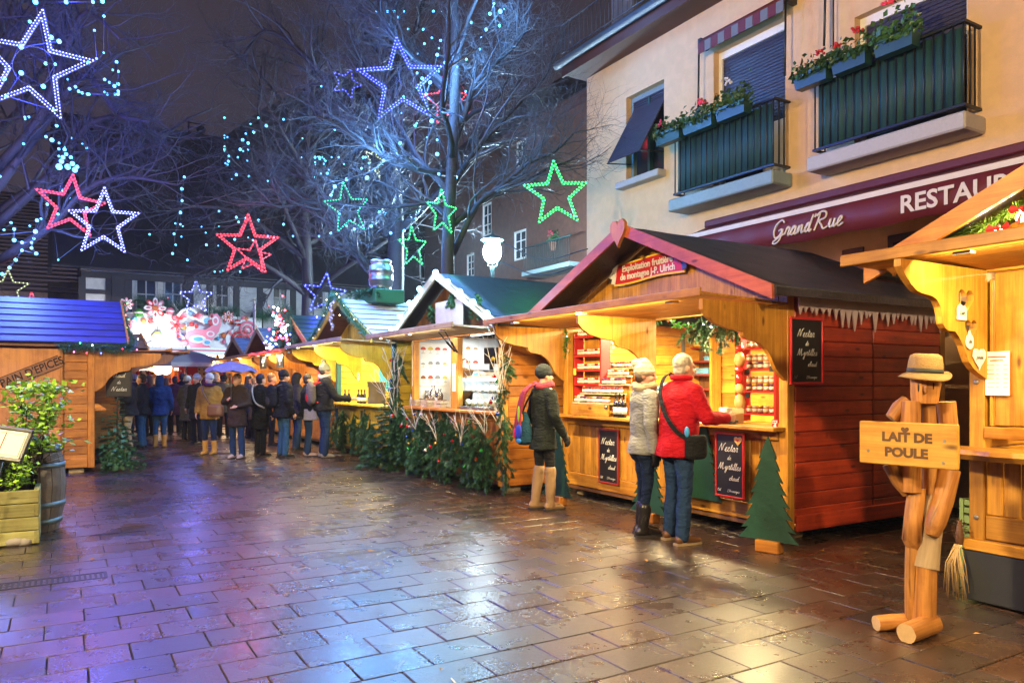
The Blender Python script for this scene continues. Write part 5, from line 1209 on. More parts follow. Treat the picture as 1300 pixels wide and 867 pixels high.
# mid post, white back wall with printed mushroom charts
G().box(mx(572, 0), .0, 1.102, mx(581, 0), .09, 2.17, 0, .005).build('post', larch(2), ms)
tW = tM+MW-.04                                         # inner face of the far end wall, which faces the camera
mwy = lambda px: row_w(px, tW)-MWF
G().box(.027, .12, 1.0, .036, MD-.1, 2.28).build('white_lining', M_white, ms)
def chart(px0, px1, py0, py1, cols, rows, label, seed):
    wa, wb = row_w(px0, tW), row_w(px1, tW); pm = (px0+px1)/2; za, zb = end_z(pm, py1, tW), end_z(pm, py0, tW)
    t = thing('mushroom_chart', label, 'poster', RW(tW, (wa+wb)/2, za), RE); W = wb-wa; H = zb-za; r = random.Random(seed)
    G().box(-W/2, -.006, 0, W/2, 0, H).build('sheet', M_paper, t)
    caps = [plain('print_'+n, c, .7, var=.1) for n, c in (('brown',(.20,.08,.03)),('tan',(.45,.28,.12)),('orange',(.65,.22,.03)),('red',(.5,.07,.04)),('grey',(.25,.24,.22)),('yellow',(.62,.45,.06)))]; stem = plain('print_stem', (.62,.55,.42), .7, var=.08)
    for i in range(cols):
        for j in range(rows):
            cx, cz = -W/2+W*(i+.5)/cols, H*(j+.5)/rows; s = min(W/cols, H/rows)*r.uniform(.30,.40); k = r.choice(caps); g = G(); a = r.uniform(.5, 1.1)
            cap = [(cx+s*math.cos(q), cz+s*.15+s*a*math.sin(q)) for q in [math.pi*i_/8 for i_ in range(9)]] + [(cx-s*.5, cz-.02*s), (cx+s*.5, cz-.02*s)]
            g.prism(cap, -.009, -.0075, 'xz', 0); st = s*r.uniform(.14,.3); g.prism([(cx-st, cz-s*1.0), (cx+st, cz-s*1.0), (cx+st*.7, cz+.1*s), (cx-st*.7, cz+.1*s)], -.0100, -.0091, 'xz', 1); g.box(cx-s*.7, -.009, cz-s*1.2, cx+s*.7, -.0075, cz-s*1.12, 2)
            g.build('printed_mushroom', [k, stem, M_ink], t)
chart(523, 569, 417, 490, 5, 4, 'large white chart printed with rows of mushrooms left of the middle post', 1)
chart(580, 608, 417, 470, 3, 3, 'narrower mushroom chart right of the middle post', 2)
# goods
def goods():
    zc = 1.10; r = random.Random(11)
    brown = plain('dried_mushroom', (.22,.12,.06), .8, var=.5, scale=40)
    spots = [(526+8*i, w) for i in range(5) for w in (.25, .45)]
    cello = glass('cellophane', (.92,.92,.9), .12)
    for k, (px, w) in enumerate(spots):
        h = .16+.13*r.random()+w*.25; t = thing('mushroom_bag', 'clear bag of dried mushrooms standing on the mushroom counter', 'bag', MM4 @ Vector((mx(px, w), w, zc)), RZ+r.uniform(-.4,.4), 'bags of dried mushrooms')
        G().lathe([(.05,0),(.062,.03),(.06,h*.7),(.02,h*.86),(.035,h)], 8).build('bag', cello, t); g = G()
        for i in range(22): g.ball((r.uniform(-.04,.04), r.uniform(-.04,.04), .02+r.random()*h*.62), (.02,.02,.012), 5, 3)
        stuff(g.build('dried_mushrooms', brown, t)); G().box(-.035,-.066,h*.2,.035,-.0625,h*.5).build('label', M_white, t)
    for k, (px, w, wd) in enumerate(((530,.1,.24),(545,.08,.26),(562,.1,.28))):
        t = thing('wooden_crate', 'small pale wooden crate on the front of the mushroom counter', 'crate', MM4 @ Vector((mx(px, w), w, zc)), RZ, 'small crates on the mushroom counter'); g = G()
        for z in (.005,.06): g.box(-wd/2,-.1,z,wd/2,-.09,z+.045); g.box(-wd/2,.09,z,wd/2,.1,z+.045); g.box(-wd/2,-.0895,z,-wd/2+.01,.0895,z+.045); g.box(wd/2-.01,-.0895,z,wd/2,.0895,z+.045)
        g.build('slats', pale_wood(0), t); g = G()
        for i in range(30): g.ball((r.uniform(-wd*.4,wd*.4), r.uniform(-.07,.07), .06+r.random()*.06), (.025,.025,.018), 6, 4)
        stuff(g.build('mushrooms', brown, t))
    t = thing('black_bin', 'black plastic tub behind the middle post of the mushroom stall', 'tub', MM4 @ Vector((mx(588, .35), .35, zc)), RZ); G().lathe([(.13,0),(.16,.24),(.175,.245),(.175,.265),(.15,.265),(.14,.02)], 14).build('tub', M_dark, t)
    t = thing('wicker_basket', 'wicker basket on a shelf beside the glass display case', 'basket', MM4 @ Vector((mx(590, .8), .8, mz(590, 478, .8))), RZ); wk = plain('wicker', (.35,.18,.07), .6, scale=90, bump=.6)
    G().lathe([(.14,0),(.2,.1),(.21,.12),(.19,.12),(.13,.015)], 14, sy=.7).build('basket', wk, t); G().tube([(-.2,0,.11),(-.14,0,.25),(0,0,.31),(.14,0,.25),(.2,0,.11)], .012, 6).build('handle', wk, t); g = G()
    for i in range(16): g.ball((r.uniform(-.13,.13), r.uniform(-.07,.07), .1+r.random()*.05), (.035,.035,.03), 6, 4)
    g.build('mushrooms', plain('cream_mushroom', (.6,.48,.32), .7), t)
    G().box(mx(582,.8), .7, mz(590,478,.8)-.03, mx(600,.8), 1.0, mz(590,478,.8)-.001).build('shelf_board', M_greyrender, ms)
    # glass display case
    xa, xb = mx(597, .3), mx(636, .3); W = xb-xa
    t = thing('display_case', 'lit glass display case with sloping front at the right of the mushroom counter', 'display case', MM4 @ Vector((xa, .02, zc)), RZ); H = .46
    G().box(0, 0, 0, W, .6, .04, 0, .004).build('base', M_steel, t); g = G(); g.box(-.01, .16, H, W+.01, .62, H+.03, 0, .004); g.build('top', M_white, t)
    G().add([(0,.0,.041),(W,.0,.041),(W,.17,H),(0,.17,H)], [(0,1,2,3)]).build('front_glass', M_glassy, t)
    G().add([(.0,.0,.041),(.0,.17,H),(.0,.6,H),(.0,.6,.041)], [(0,1,2,3)]).build('side_glass', M_glassy, t); G().add([(W,.0,.041),(W,.17,H),(W,.6,H),(W,.6,.041)], [(0,1,2,3)]).build('side_glass', M_glassy, t)
    G().box(.02, .1, .24, W-.02, .58, .25).build('glass_shelf', M_glassy, t)
    for k in range(10):
        x = .08+(k % 5)*(W-.16)/4; z = .041 if k < 5 else .251; y = .2 if k < 5 else .3
        G().lathe([(.02,0),(.055,.02),(.05,.08),(.02,.10)], 8, (x, y, z)).build('cheese', plain('cheese', (.75,.68,.45), .5), t)
    G().tube([(.05,.22,H-.02),(W-.05,.22,H-.02)], .015, 8).build('case_tube', glow('case_tube', COOL, 60, False), t); lamp('case_light', 'AREA', (W/2, .24, H-.045), 20, (.75,.93,1), t, (W*.8, .08))
    s = thing('shop_scale', 'white shop scale standing on top of the glass display case', 'scale', MM4 @ Vector((xa+W*.42, .36, zc+H+.031)), RZ); g = G(); g.box(-.18,-.13,0,.18,.13,.06,0,.015); g.build('body', M_white, s); G().box(-.2,-.15,.075,.2,.15,.09,0,.005).build('pan', M_steel, s); G().tube([(0,0,.06),(0,0,.075)], .04, 8).build('stem', M_steel, s); G().box(-.14,-.1345,.012,.0,-.1305,.045).build('display', glow('scale_green', (.1,.9,.5), 2.5, False), s)
    s = thing('till_screen', 'dark till screen behind the scale in the mushroom stall', 'screen', MM4 @ Vector((mx(624, .75), .75, mz(624, 462, .75))), RZ+.2); G().box(-.17,-.02,0,.17,.02,.26,0,.01).build('case', M_dark, s); G().box(-.15,-.024,.02,.15,-.0205,.24).build('screen', M_pane, s); G().box(-.03,-.02,-.3,.03,.02,-.001).build('stand', M_dark, s)
    s = thing('notice_sheet', 'white notices pinned to the middle post of the mushroom stall', 'notice', MM4 @ Vector((mx(576, -.01), -.004, 1.42)), RZ); G().box(-.06,-.003,.16,.06,0,.36).build('sheet', M_paper, s); G().box(-.055,-.003,-.06,.06,0,.155).build('sheet', M_paper, s)
goods()
tube_lamp(ms, (MW*.3, .95, 2.14), 1.1, 30, COOL, strength=16); tube_lamp(ms, (MW*.72, .95, 2.14), 1.1, 30, COOL, strength=16)
tube_lamp(ms, (MW*.5, -.32, 2.17), 2.4, 40, (1,.78,.5), strength=5, w=.06)
# gas struts of the flap
for px0, py0, px1, py1 in ((557,420,577,446),(565,419,580,447),(627,415,635,440)):
    a = Vector((mx(px0,-.5), -.5, 2.2)); b = Vector((mx(px1, -.02), -.02, mz(px1, py1, 0))); G().tube([a, (a+b)/2], .009, 6).tube([(a+b)/2, b], .016, 6).build('gas_strut', M_dark, ms)
# gable board (its lettering is worn away), bulbs on the edge boards
t = thing('blank_board', 'weathered whitish board with worn lettering under the bulb-lit gable', 'sign', MM4 @ Vector((mx(571,-.2), -.2, 2.28)), RZ)
G().box(-.50, 0, 0, .40, .02, .42, 0, .006).build('panel', plain('frosted_board', (.62,.56,.54), .6, var=.2, scale=12), t)
for k, px in enumerate((545, 607, 575)):
    for i in range(5): ob('fir_branch', FIRS_S[i % 3], t, (mx(px,-.22)-mx(571,-.22)+rnd.uniform(-.08,.08), -.02, .32+rnd.uniform(-.1,.1) if k < 2 else .5), (rnd.uniform(-1,1), R(rnd.uniform(20,120)), 0))
bl = thing('bulb_string', 'string of large blue-white bulbs along the gable of the mushroom stall', 'string lights', RW(tM+MW, MWF), RZ)
BW = G().ball((0,0,0), .042, 10, 6).mesh('bulb', glow('blue_white_bulb', (.30,.75,1.0), 20, False))
for k in range(5):
    for s in (-1, 1):
        u = (k+.25)/4.6; x = MW/2+s*u*(MW/2+.28); z = 3.12-.84*u+.05
        if s < 0 and k == 0: continue
        ob('bulb', BW, bl, (x, -.31, z))
        if k % 2 == 0: lamp('bulb_light', 'POINT', (x, -.38, z+.02), 16, (.35,.75,1.0), bl, .03)
G().tube([(MW/2-1.78,-.30,2.30),(MW/2,-.30,3.16),(MW/2+1.78,-.30,2.30)], .006, 4).build('cable', M_dark, bl)
# fir screen under the counter, twigs and baubles
fs = thing('fir_screen', 'screen of fir branches with baubles and white twigs hung below the mushroom counter', 'fir branches', RW(tM+MW, MWF-.06), RZ)
for i in range(135):
    x = .05+2.92*((i*.618) % 1); z = rnd.choice((1.02,.86,.70,.55,.42))+rnd.uniform(-.08,.08)
    ob('fir_branch', FIRS[i % 4], fs, (x, rnd.uniform(-.16,-.02), z), (rnd.uniform(-.6,.6), R(rnd.uniform(60,100)), rnd.uniform(-.8,.8)-1.57), rnd.uniform(.8,1.15))
def twig_spray(parent, base, h, n, seed, lean=(0,0)):
    r = random.Random(seed); g = G()
    for k in range(n):
        d = Vector((r.gauss(lean[0],.32), r.gauss(-.08,.12), 1)).normalized(); P = [Vector(base)]
        for j in range(5): d = (d+Vector((r.gauss(0,.22), r.gauss(0,.12), r.gauss(0,.1)))).normalized(); P.append(P[-1]+d*h/5)
        g.tube(P, [.006,.005,.004,.0035,.003,.002], 4)
        for j in (2,3,4): e = (d+Vector((r.gauss(0,.7), r.gauss(0,.3), r.gauss(0,.4)))).normalized(); g.tube([P[j], P[j]+e*h*.22, P[j]+e*h*.34+Vector((r.gauss(0,.03),0,.02))], [.003,.0025,.0015], 3)
    g.build('twig_spray', M_whitetwig, parent)
for k, (px, py) in enumerate(((560,560),(590,565),(622,552),(533,545))): twig_spray(fs, (mx(px,-.16), -.17, mz(px,py,-.16)), .45, 4, k)
r_ = random.Random(14)
for i in range(30): ob('bauble', BAUBLE['rrybgs'[i % 6]], fs, (r_.uniform(.1,2.95), -.19, r_.uniform(.25,1.0)), (0,0,0), r_.uniform(.6,1.1))
# trimmed right post and left post with twigs, ball lights
for nm, px, top, lb in (('post_greenery', 641, 430, 'fir and white twigs tied up the right corner post of the mushroom stall'), ('post_greenery', 508, 440, 'fir and white twigs tied up the left corner post of the mushroom stall')):
    t = thing(nm, lb, 'fir branches', MM4 @ Vector((mx(px,-.1), -.12, 0)), RZ)
    for i in range(26): ob('fir_branch', FIRS[i % 4], t, (r_.uniform(-.08,.08), r_.uniform(-.06,.02), r_.uniform(.3,2.05)), (r_.uniform(-1,1), R(r_.uniform(40,100)), r_.uniform(-2.5,2.5)), r_.uniform(.6,.95))
    twig_spray(t, (0,-.05,.9), .9, 5, 5); twig_spray(t, (0,-.05,1.4), .75, 5, 6)
    for i in range(7): ob('bauble', BAUBLE['rbgys'[i % 5]], t, (r_.uniform(-.1,.1), -.14, r_.uniform(.9,2.0)))
# ------------------------------------------------------------------ yellow stall
YW, YD, YF, tY = 3.3, 2.6, -.62, 8.25
ys = thing('market_stall', 'bright yellow painted stall with teal posts and a keg on its snowy roof', 'market stall', RW(tY+YW, YF), RZ, 'wooden market stalls around the square')
YM4 = Matrix.Translation(RW(tY+YW, YF)) @ Matrix.Rotation(RZ, 4, 'Z')
yx = lambda px, w: tY+YW-row_t(px, YF+w)
yz = lambda px, py, w: row_z(px, py, YF+w)
teal_wood = lambda a: wood('teal_painted_post', (.02,.15,.20), (.01,.09,.13), a, .4, knots=False)
shell(ys, YW, YD, yellow_wood, post=teal_wood, barge=yellow_wood, roofm=dark_larch, roof='snow', flap_l=.3, flap_r=.2, flap=1.0, hz=2.2, ze=2.3, za=3.12, e=.25, brackets=(0,.5,1), bl=.95, bh=.7, flapm=pale_wood)
for x in (.0, YW*.5, YW-.1): G().box(x, -.012, .15, x+.09, -.002, 1.0).build('teal_strip', teal_wood(2), ys)
G().box(.1, -.014, .15, YW-.1, -.0125, .24).build('teal_base', teal_wood(0), ys) if False else None
tube_lamp(ys, (YW*.5, .9, 2.14), 2.2, 190, (1,.80,.36), strength=14); tube_lamp(ys, (YW*.5, -.5, 2.16), 2.4, 70, (1,.80,.34), strength=5, w=.06)
def yellow_goods():
    zc = 1.06; r = random.Random(3)
    for k, px in enumerate((428, 433, 438, 443, 455, 459, 463)):
        o = ob('wine_bottle', BOT, None, YM4 @ Vector((yx(px, .15), .15, zc)), (0,0,0)); tag(o, 'bottle standing on the yellow stall counter', 'bottle', 'bottles on the yellow counter')
    t = thing('stock_pot', 'tall grey stock pot with a yellow note on the yellow stall counter', 'pot', YM4 @ Vector((yx(478, .3), .3, zc)), RZ); G().lathe([(.17,0),(.18,.02),(.18,.42),(.19,.43),(.19,.45)], 16).build('body', M_greyrender, t); G().box(-.09,-.19,.14,.03,-.184,.34).build('note', M_ypaper, t)
    t = thing('bottle_rack', 'small wooden rack of bottles at the yellow stall', 'rack', YM4 @ Vector((yx(441, .7), .7, zc)), RZ)
    for z in (.25,.55): G().box(-.3,-.05,z,.3,.12,z+.02).build('shelf_board', pale_wood(0), t)
    for x in (-.32,.3): G().box(x,-.05,0,x+.02,.12,.8).build('upright', pale_wood(2), t)
    for k in range(10): ob('bottle', BOT, t, (-.22+(k % 5)*.11, .03, .02 if k < 5 else .271), (0,0,0), .75)
    for i, (px, py, w, h, m, lb) in enumerate(((440,378,0,0,None,''),)): pass
    for px, py, ww, hh, m, lb in ((429,449,.36,.26,M_ypaper,'yellow handwritten notice under the flap of the yellow stall'),(460,446,.40,.26,plain('lime_card',(.45,.6,.08),.6),'lime green menu card with red corners under the flap of the yellow stall'),(455,478,.14,.14,M_paper,'small white and blue sticker on the middle post of the yellow stall')):
        w_ = -.12 if hh < .3 else .9
        t = thing('notice_card', lb, 'notice', YM4 @ Vector((yx(px, w_), w_, yz(px, py, w_)-hh/2)), RZ); G().box(-ww/2,-.003,0,ww/2,.003,hh).build('card', m, t)
        for k in range(3): G().box(-ww*.35,-.0045,hh*(.25+k*.2),ww*.35,-.0032,hh*(.25+k*.2)+.02).build('printed_line', M_redink if k % 2 else M_ink, t)
    G().box(.027, 1.0, 1.3, .036, 2.2, 2.15).build('blue_panel', plain('cyan_panel', (.05,.35,.55), .5), ys)
yellow_goods()
tYW = tY+YW-.045; ww_ = row_w(473, tYW); t = thing('notice_card', 'pink and white poster on the end wall inside the yellow stall', 'notice', RW(tYW, ww_, end_z(473, 455, tYW)), RE); G().box(-.16,-.004,0,.16,0,.42).build('card', M_paper, t); G().box(-.12,-.006,.08,.12,-.0041,.22).build('printed_block', M_pink, t); G().box(-.12,-.006,.28,.12,-.0041,.33).build('printed_line', M_redink, t)
t = thing('fir_screen', 'fir boughs hung on the yellow counter front', 'fir branches', RW(tY+YW, YF-.05), RZ)
for i in range(60):
    x = rnd.choice((.55,.9,1.6,2.2,2.5))+rnd.gauss(0,.14); ob('fir_branch', FIRS[i % 4], t, (x, rnd.uniform(-.12,-.02), rnd.uniform(.35,1.0)), (rnd.uniform(-.5,.5), R(rnd.uniform(60,100)), -1.57+rnd.uniform(-.7,.7)), rnd.uniform(.8,1.1))
# small fir tree in the gap by the mushroom stall
def small_fir(name, label, loc, h, r0, seed, n=70, lights=''):
    t = thing(name, label, 'fir tree', loc); r = random.Random(seed); G().tube([(0,0,0),(0,0,h)], [.03,.008], 6).build('trunk', M_bark, t)
    for i in range(n):
        u = (i+.5)/n; z = h*(.08+.9*u); a = i*2.4; s = max(.25, r0*(1-u)/.42*1.05); ob('fir_branch', FIRS[i % 4], t, (.01*math.cos(a), .01*math.sin(a), z), (0, R(-14+26*(1-u)), a), s)
    return t
small_fir('fir_tree', 'bushy natural fir tree between the yellow and the mushroom stall', YM4 @ Vector((yx(497,-.25), -.25, 0)), 1.55, .62, 4, 80)
YP = lambda px, py, w: YM4 @ Vector((yx(px, w), w, yz(px, py, w)))
leaf_garland('gable_garland', 'fir garland with golden lights following the gable of the yellow stall', [RW(tY+YW+.2, YF-.55, 2.35), RW(tY+YW*.75, YF-.55, 2.8), RW(tY+YW/2, YF-.55, 3.22), RW(tY+YW*.25, YF-.55, 2.78), RW(tY-.2, YF-.55, 2.32)], M_needle, n=2400, spread=.12, seed=3, needles=True, lights='yy', every=.16)
t = thing('silver_pendant', 'cluster of silver baubles hanging from the peak of the yellow stall', 'ornament', RW(tY+YW/2, YF-.58, 2.5), RZ)
for i in range(16): ob('bauble', BAUBLE['s'], t, (rnd.uniform(-.06,.06), rnd.uniform(-.05,.02), .04+i*.035), (0,0,0), 1.2)
t = thing('keg_platform', 'green box with fir trim on the roof ridge of the yellow stall', 'box', RW(tY+YW/2-.2, YF+.35, 3.06), RZ); G().box(-.5,-.3,0,.5,.3,.26,0,.01).build('box', plain('green_boards',(.02,.12,.05),.5), t)
for i in range(26): ob('fir_branch', FIRS_S[i % 3], t, (rnd.uniform(-.55,.5), -.32+rnd.uniform(-.05,.05), .26+rnd.uniform(-.04,.04)), (rnd.uniform(-1,1), rnd.uniform(-.3,.9), rnd.uniform(-3,3)), 1.1)
kegm = plain('keg_steel', (.28,.28,.30), .38, .95, scale=40)
k = thing('beer_keg', 'shiny steel beer keg standing on the green box above the yellow stall', 'keg', RW(tY+YW/2-.2, YF+.35, 3.33), RZ)
G().lathe([(.19,0),(.21,.0),(.21,.05),(.19,.07),(.235,.12),(.24,.2),(.25,.21),(.25,.24),(.24,.25),(.24,.38),(.25,.39),(.25,.42),(.24,.43),(.235,.5),(.19,.55),(.21,.57),(.21,.62),(.19,.62),(.18,.56)], 20).build('keg', kegm, k); G().lathe([(.03,.56),(.03,.6)], 8).build('tap', M_dark, k)
# ------------------------------------------------------------------ further stalls up the alley
def far_stall(t0, label, wallf, roofm, w, seed, roof='boards', za=3.1, wf=-.62, light=110, barge=None, col=WARM):
    s = thing('market_stall', label, 'market stall', RW(t0+w, wf), RZ, 'wooden market stalls around the square')
    shell(s, w, 2.4, wallf, roofm=roofm, roof=roof, barge=barge or wallf, flap_l=.2, flap_r=.2, flap=1.0, hz=2.15, ze=2.25, za=za, e=.22, bl=.95, bh=.65, brackets=(0,.5,1), pw=.16)
    tube_lamp(s, (w/2, .9, 2.1), 2, light, col, strength=14); tube_lamp(s, (w/2, -.45, 2.12), 2, light*.6, col, strength=5, w=.06)
    r = random.Random(seed); M4 = Matrix.Translation(RW(t0+w, wf)) @ Matrix.Rotation(RZ, 4, 'Z')
    for row in range(3):
        z = 1.25+row*.28; G().box(.3, 1.2, z-.02, w-.3, 1.4, z).build('shelf_board', M_white, s)
        for i in range(9):
            x = .4+i*(w-.8)/8; m = r.choice([J_red, LID_g, M_goldp, M_white, LID_r, M_holly]); G().lathe([(.06,0),(.07,.1),(.04,.2)], 8, (x, 1.28, z)).build('ware', m, s)
    return s, M4
sE, EM4 = far_stall(12.05, 'orange stall with red strip lights and chalk signs behind the yellow stall', orange_larch, lambda a: wood('dark_green_board', (.02,.06,.045), (.01,.03,.025), a, .4, knots=False), 3.25, 5)
sF, FM4 = far_stall(15.55, 'stall with blue board roof and wavy pale gable crowned by a wooden spike', orange_larch, blue_wood, 3.2, 6, barge=pale_wood, za=3.0)
sG, GM4 = far_stall(19.0, 'farthest stall of the right row with a blue board roof and brown gable', orange_larch, blue_wood, 3.2, 7, barge=dark_larch, za=2.9)
# spiked cut-out on the wavy gable
r_ = random.Random(5)
pts = [(-.09,0),(-.11,.5),(-.16,.75),(-.09,.8),(-.13,1.0),(-.06,1.02),(-.05,1.2),(0,1.05),(.05,1.22),(.06,1.0),(.13,.98),(.09,.78),(.15,.72),(.10,.5),(.09,0)]
G().prism([(p[0]+1.6, p[1]*.75+2.95) for p in pts], -.56, -.53, 'xz').build('gable_spike', pale_wood(2), sF)
# red rope light under the flap of the orange stall
t = thing('red_rope_light', 'red rope light along the flap edge of the orange stall', 'rope light', RW(15.4, -1.66), RZ); P = smooth_path([(x, .02*math.sin(x*9), 2.19+.03*math.sin(x*5)) for x in [k*.3 for k in range(12)]], 3); G().tube(P, .017, 6).build('rope', glow('red_rope', (1,.03,.03), 5, False), t)
t = thing('red_rope_light', 'short red rope light hanging down a post of the orange stall', 'rope light', RW(12.6, -.7), RZ); G().tube([(0,0,1.3),(.02,0,2.1)], .02, 6).tube([(.12,0,1.3),(.13,0,2.1)], .02, 6).build('rope', glow('red_rope', (1,.03,.03), 5, False), t)
for k, (tt, lb) in enumerate(((14.6,'small chalk sign hung under the far flap of the orange stall'),(12.9,'dark chalk sign hung under the near flap of the orange stall'))):
    board_sign('chalk_sign', lb, 'chalkboard', RW(tt, -1.5, 1.83), RZ, .62, .3, M_beam, [("chaud", .26, 0, .5), ("de", .2, 0, .2)])
# lit wreath arch on the orange stall's gable
t = thing('lit_garland_peak', 'peaked fir garland glittering with blue, white and red lights on the orange stall gable', 'garland', RW(13.7, -1.18, 2.3), RZ); r_ = random.Random(21); g = G(); LB = {c: G().octa((0,0,0), .028).mesh('bulb', bulb_mat(c, 22)) for c in 'wbrc'}
pk = [(-.95,0),(-.5,.42),(0,.95),(.5,.42),(.95,0)]
for k in range(3200):
    i = r_.randrange(4); u = r_.random(); c = Vector((pk[i][0]+(pk[i+1][0]-pk[i][0])*u, 0, pk[i][1]+(pk[i+1][1]-pk[i][1])*u)); s = Vector((r_.gauss(0,1), r_.gauss(0,1), r_.gauss(0,1))).normalized(); d = s.orthogonal().normalized()*.008; q = c+s*r_.uniform(.1,.26); g.add([c-d, c+d, q+d*.4, q-d*.4], [(0,1,2,3)])
stuff(g.build('needles', M_needle, t))
for k in range(90):
    i = r_.randrange(4); u = r_.random(); c = Vector((pk[i][0]+(pk[i+1][0]-pk[i][0])*u+r_.gauss(0,.1), -.16+r_.gauss(0,.06), pk[i][1]+(pk[i+1][1]-pk[i][1])*u+r_.gauss(0,.1))); ob('bulb', LB[r_.choice('wwcbrr')], t, c)
lamp('garland_light', 'POINT', (0,-.35,.5), 12, (.5,.6,1), t, .25)
# ------------------------------------------------------------------ left row
LFW = -5.33; tL = 9.55; LW, LD = 3.3, 4.2
RZL = RZ + math.pi
ls = thing('market_stall', 'orange gingerbread stall at the left with blue lit roof and slanted burnt name plank', 'market stall', RW(tL, LFW), RZL, 'wooden market stalls around the square')
LM4 = Matrix.Translation(RW(tL, LFW)) @ Matrix.Rotation(RZL, 4, 'Z')
shell(ls, LW, LD, orange_larch, roofm=lambda a: wood('blue_roof_board', (.014,.018,.17), (.008,.010,.08), a, .6, knots=False), roof='boards', flap_l=.0, flap=1.15, hz=2.0, ze=2.12, za=2.98, e=.18, brackets=(0,.5,1), bl=1.0, bh=.65, right_boards=True)
# the end wall seen from the alley faces local -x: boards with a wide panel carrying the plank
tube_lamp(ls, (LW*.5, .9, 1.96), 2, 70, WARM, strength=12)
# a post strip and the plain panel on the wall that faces the camera
wq = lambda px: LFW-row_w(px, tL)
zq = lambda px, py: end_z(px, py, tL)
G().box(-.05, wq(78), .2, -.031, LD, 2.04, 0, .004).build('wall_panel', wood('orange_ply', (.56,.24,.07), (.42,.16,.045), 2, .45, knots=False), ls)
G().box(-.062, wq(80), .2, -.032, wq(76), 2.05, 0, .004).build('batten', orange_larch(2), ls)
y0, y1 = wq(3), wq(77); za, zb = zq(3, 487), zq(77, 458)
t = thing('name_plank', 'slanted plank with burnt lettering PAIN D EPICES on the orange end wall', 'sign', LM4 @ Vector((-.054, (y0+y1)/2, (za+zb)/2)), RE); L = math.hypot(y0-y1, zb-za); t.rotation_euler = (0, -math.atan2(zb-za, abs(y1-y0)), RE)
G().box(-L/2, -.012, -.10, L/2, .004, .10, 0, .004).build('plank', wood('brown_plank', (.30,.13,.05), (.18,.07,.025), 0, .5), t); bk = plain('burnt_black', (.02,.012,.01), .8)
txt("PAIN D'EPICES", .17, t, (0, -.0135, 0), (R(90),0,0), bk, 'burnt_lettering', .001, .12, .003, sx=.86)
g = G(); g.box(-L/2,-.0145,.088,L/2,-.0121,.098); g.box(-L/2,-.0145,-.098,L/2,-.0121,-.088); g.build('burnt_border', bk, t)
t = thing('name_plank', 'faint shorter plank below the gingerbread name plank', 'sign', LM4 @ Vector((-.054, wq(47), zq(47, 493))), RE); t.rotation_euler = (0, -.14, RE); G().box(-.23,-.01,-.07,.23,.004,.07,0,.004).build('plank', orange_larch(0), t); txt("MI", .11, t, (-.10,-.0115,0), (R(90),0,0), plain('faded_burn', (.25,.10,.04), .8), 'burnt_lettering', .001, .1, .001)
# coloured garland on the roof edge that faces the alley
rp = [LM4 @ Vector(v) for v in ((LW/2,-.52,3.0),(.6,-.52,2.45),(-.2,-.55,2.12),(-.22,-.3,2.06),(-.22,.1,2.07),(-.22,.5,2.06))]
leaf_garland('roof_garland', 'fir garland with coloured lights round the blue roof edge of the gingerbread stall', rp, M_needle, n=2600, spread=.11, seed=9, needles=True, lights='rgbwrgpb', every=.1)
# second stall of the left row with its flaps
s2 = thing('market_stall', 'orange stall behind the gingerbread stall showing only its raised flaps', 'market stall', RW(13.3, -4.7), RZL, 'wooden market stalls around the square'); shell(s2, 3.2, 2.6, orange_larch, roofm=dark_larch, roof='boards', flap=1.3, flap_tilt=.06, hz=2.1, ze=2.2, za=2.6, e=.2, brackets=(0,1), bl=1.0, bh=.65); tube_lamp(s2, (1.6, .8, 2.05), 2, 60, WARM, strength=12)
board_sign('chalkboard', 'dark chalkboard topped by a red heart hung by the gingerbread stall front', 'chalkboard', RW(tL+.1, LFW+.36, 1.25), RE-.35, .40, .55, M_beam, [("chaud", .1, 0, .6), ("de", .08, 0, .4), ("Nectar", .1, 0, .18)])
t = thing('red_heart', 'small red heart fixed above the dark chalkboard', 'ornament', RW(tL+.1, LFW+.36, 1.9), RE-.35); G().prism(heart(.16), -.01, .01, 'xz').build('heart', M_red, t)
small_fir('fir_tree', 'small fir with hung ornaments beside the gingerbread stall front', LM4 @ Vector((.3, -.35, 0)), 1.25, .5, 8, 46)
t = thing('fir_base_pot', 'round clipped fir cushion on the ground at the gingerbread stall corner', 'bush', LM4 @ Vector((-.02, -.28, 0)), 0); flower_mound(t, -.2, .2, 0, .05, .75, 31, M_needle)
# ------------------------------------------------------------------ the stall closing the alley, its parasol and lanterns
tE = 24.2; we = row_w(158, tE); wf_ = row_w(330, tE)
es = thing('market_stall', 'glowing stall across the end of the alley hung with paper lanterns', 'market stall', RW(tE, we), RE, 'wooden market stalls around the square'); EW = wf_-we
em = lambda px: row_w(px, tE)-we; emz = lambda px, py: end_z(px, py, tE)
G().box(0, 0, .0, EW, .05, 1.1, 0, .01).build('front_panel', dark_larch(0), es); G().box(0, -.15, 1.101, EW, .4, 1.15, 0, .01).build('counter', larch(0), es)
planks_h(es, 0, EW, .2, 2.6, 1.6, 1.63, wood('amber_board', (.66,.36,.16), (.45,.22,.08), 0, .5), .2, 'back_board')
for x in (0, EW*.33, EW*.66, EW-.1): G().box(x, .051, 1.151, x+.1, .15, 2.6).build('post', larch(2), es)
G().box(-.2, -.9, 2.6, EW+.2, 1.8, 2.68, 0, .01).build('canopy', M_white, es); G().box(-.2, -.93, 2.45, EW+.2, -.901, 2.7, 0, .01).build('fascia', M_white, es); G().box(1.2, -.94, 2.58, EW*.75, -.931, 2.62).build('red_band', M_redink, es)
tube_lamp(es, (EW*.3, .8, 2.32), 2.5, 260, (1,.62,.32), strength=14); tube_lamp(es, (EW*.72, .8, 2.32), 2.5, 260, (1,.62,.32), strength=14)
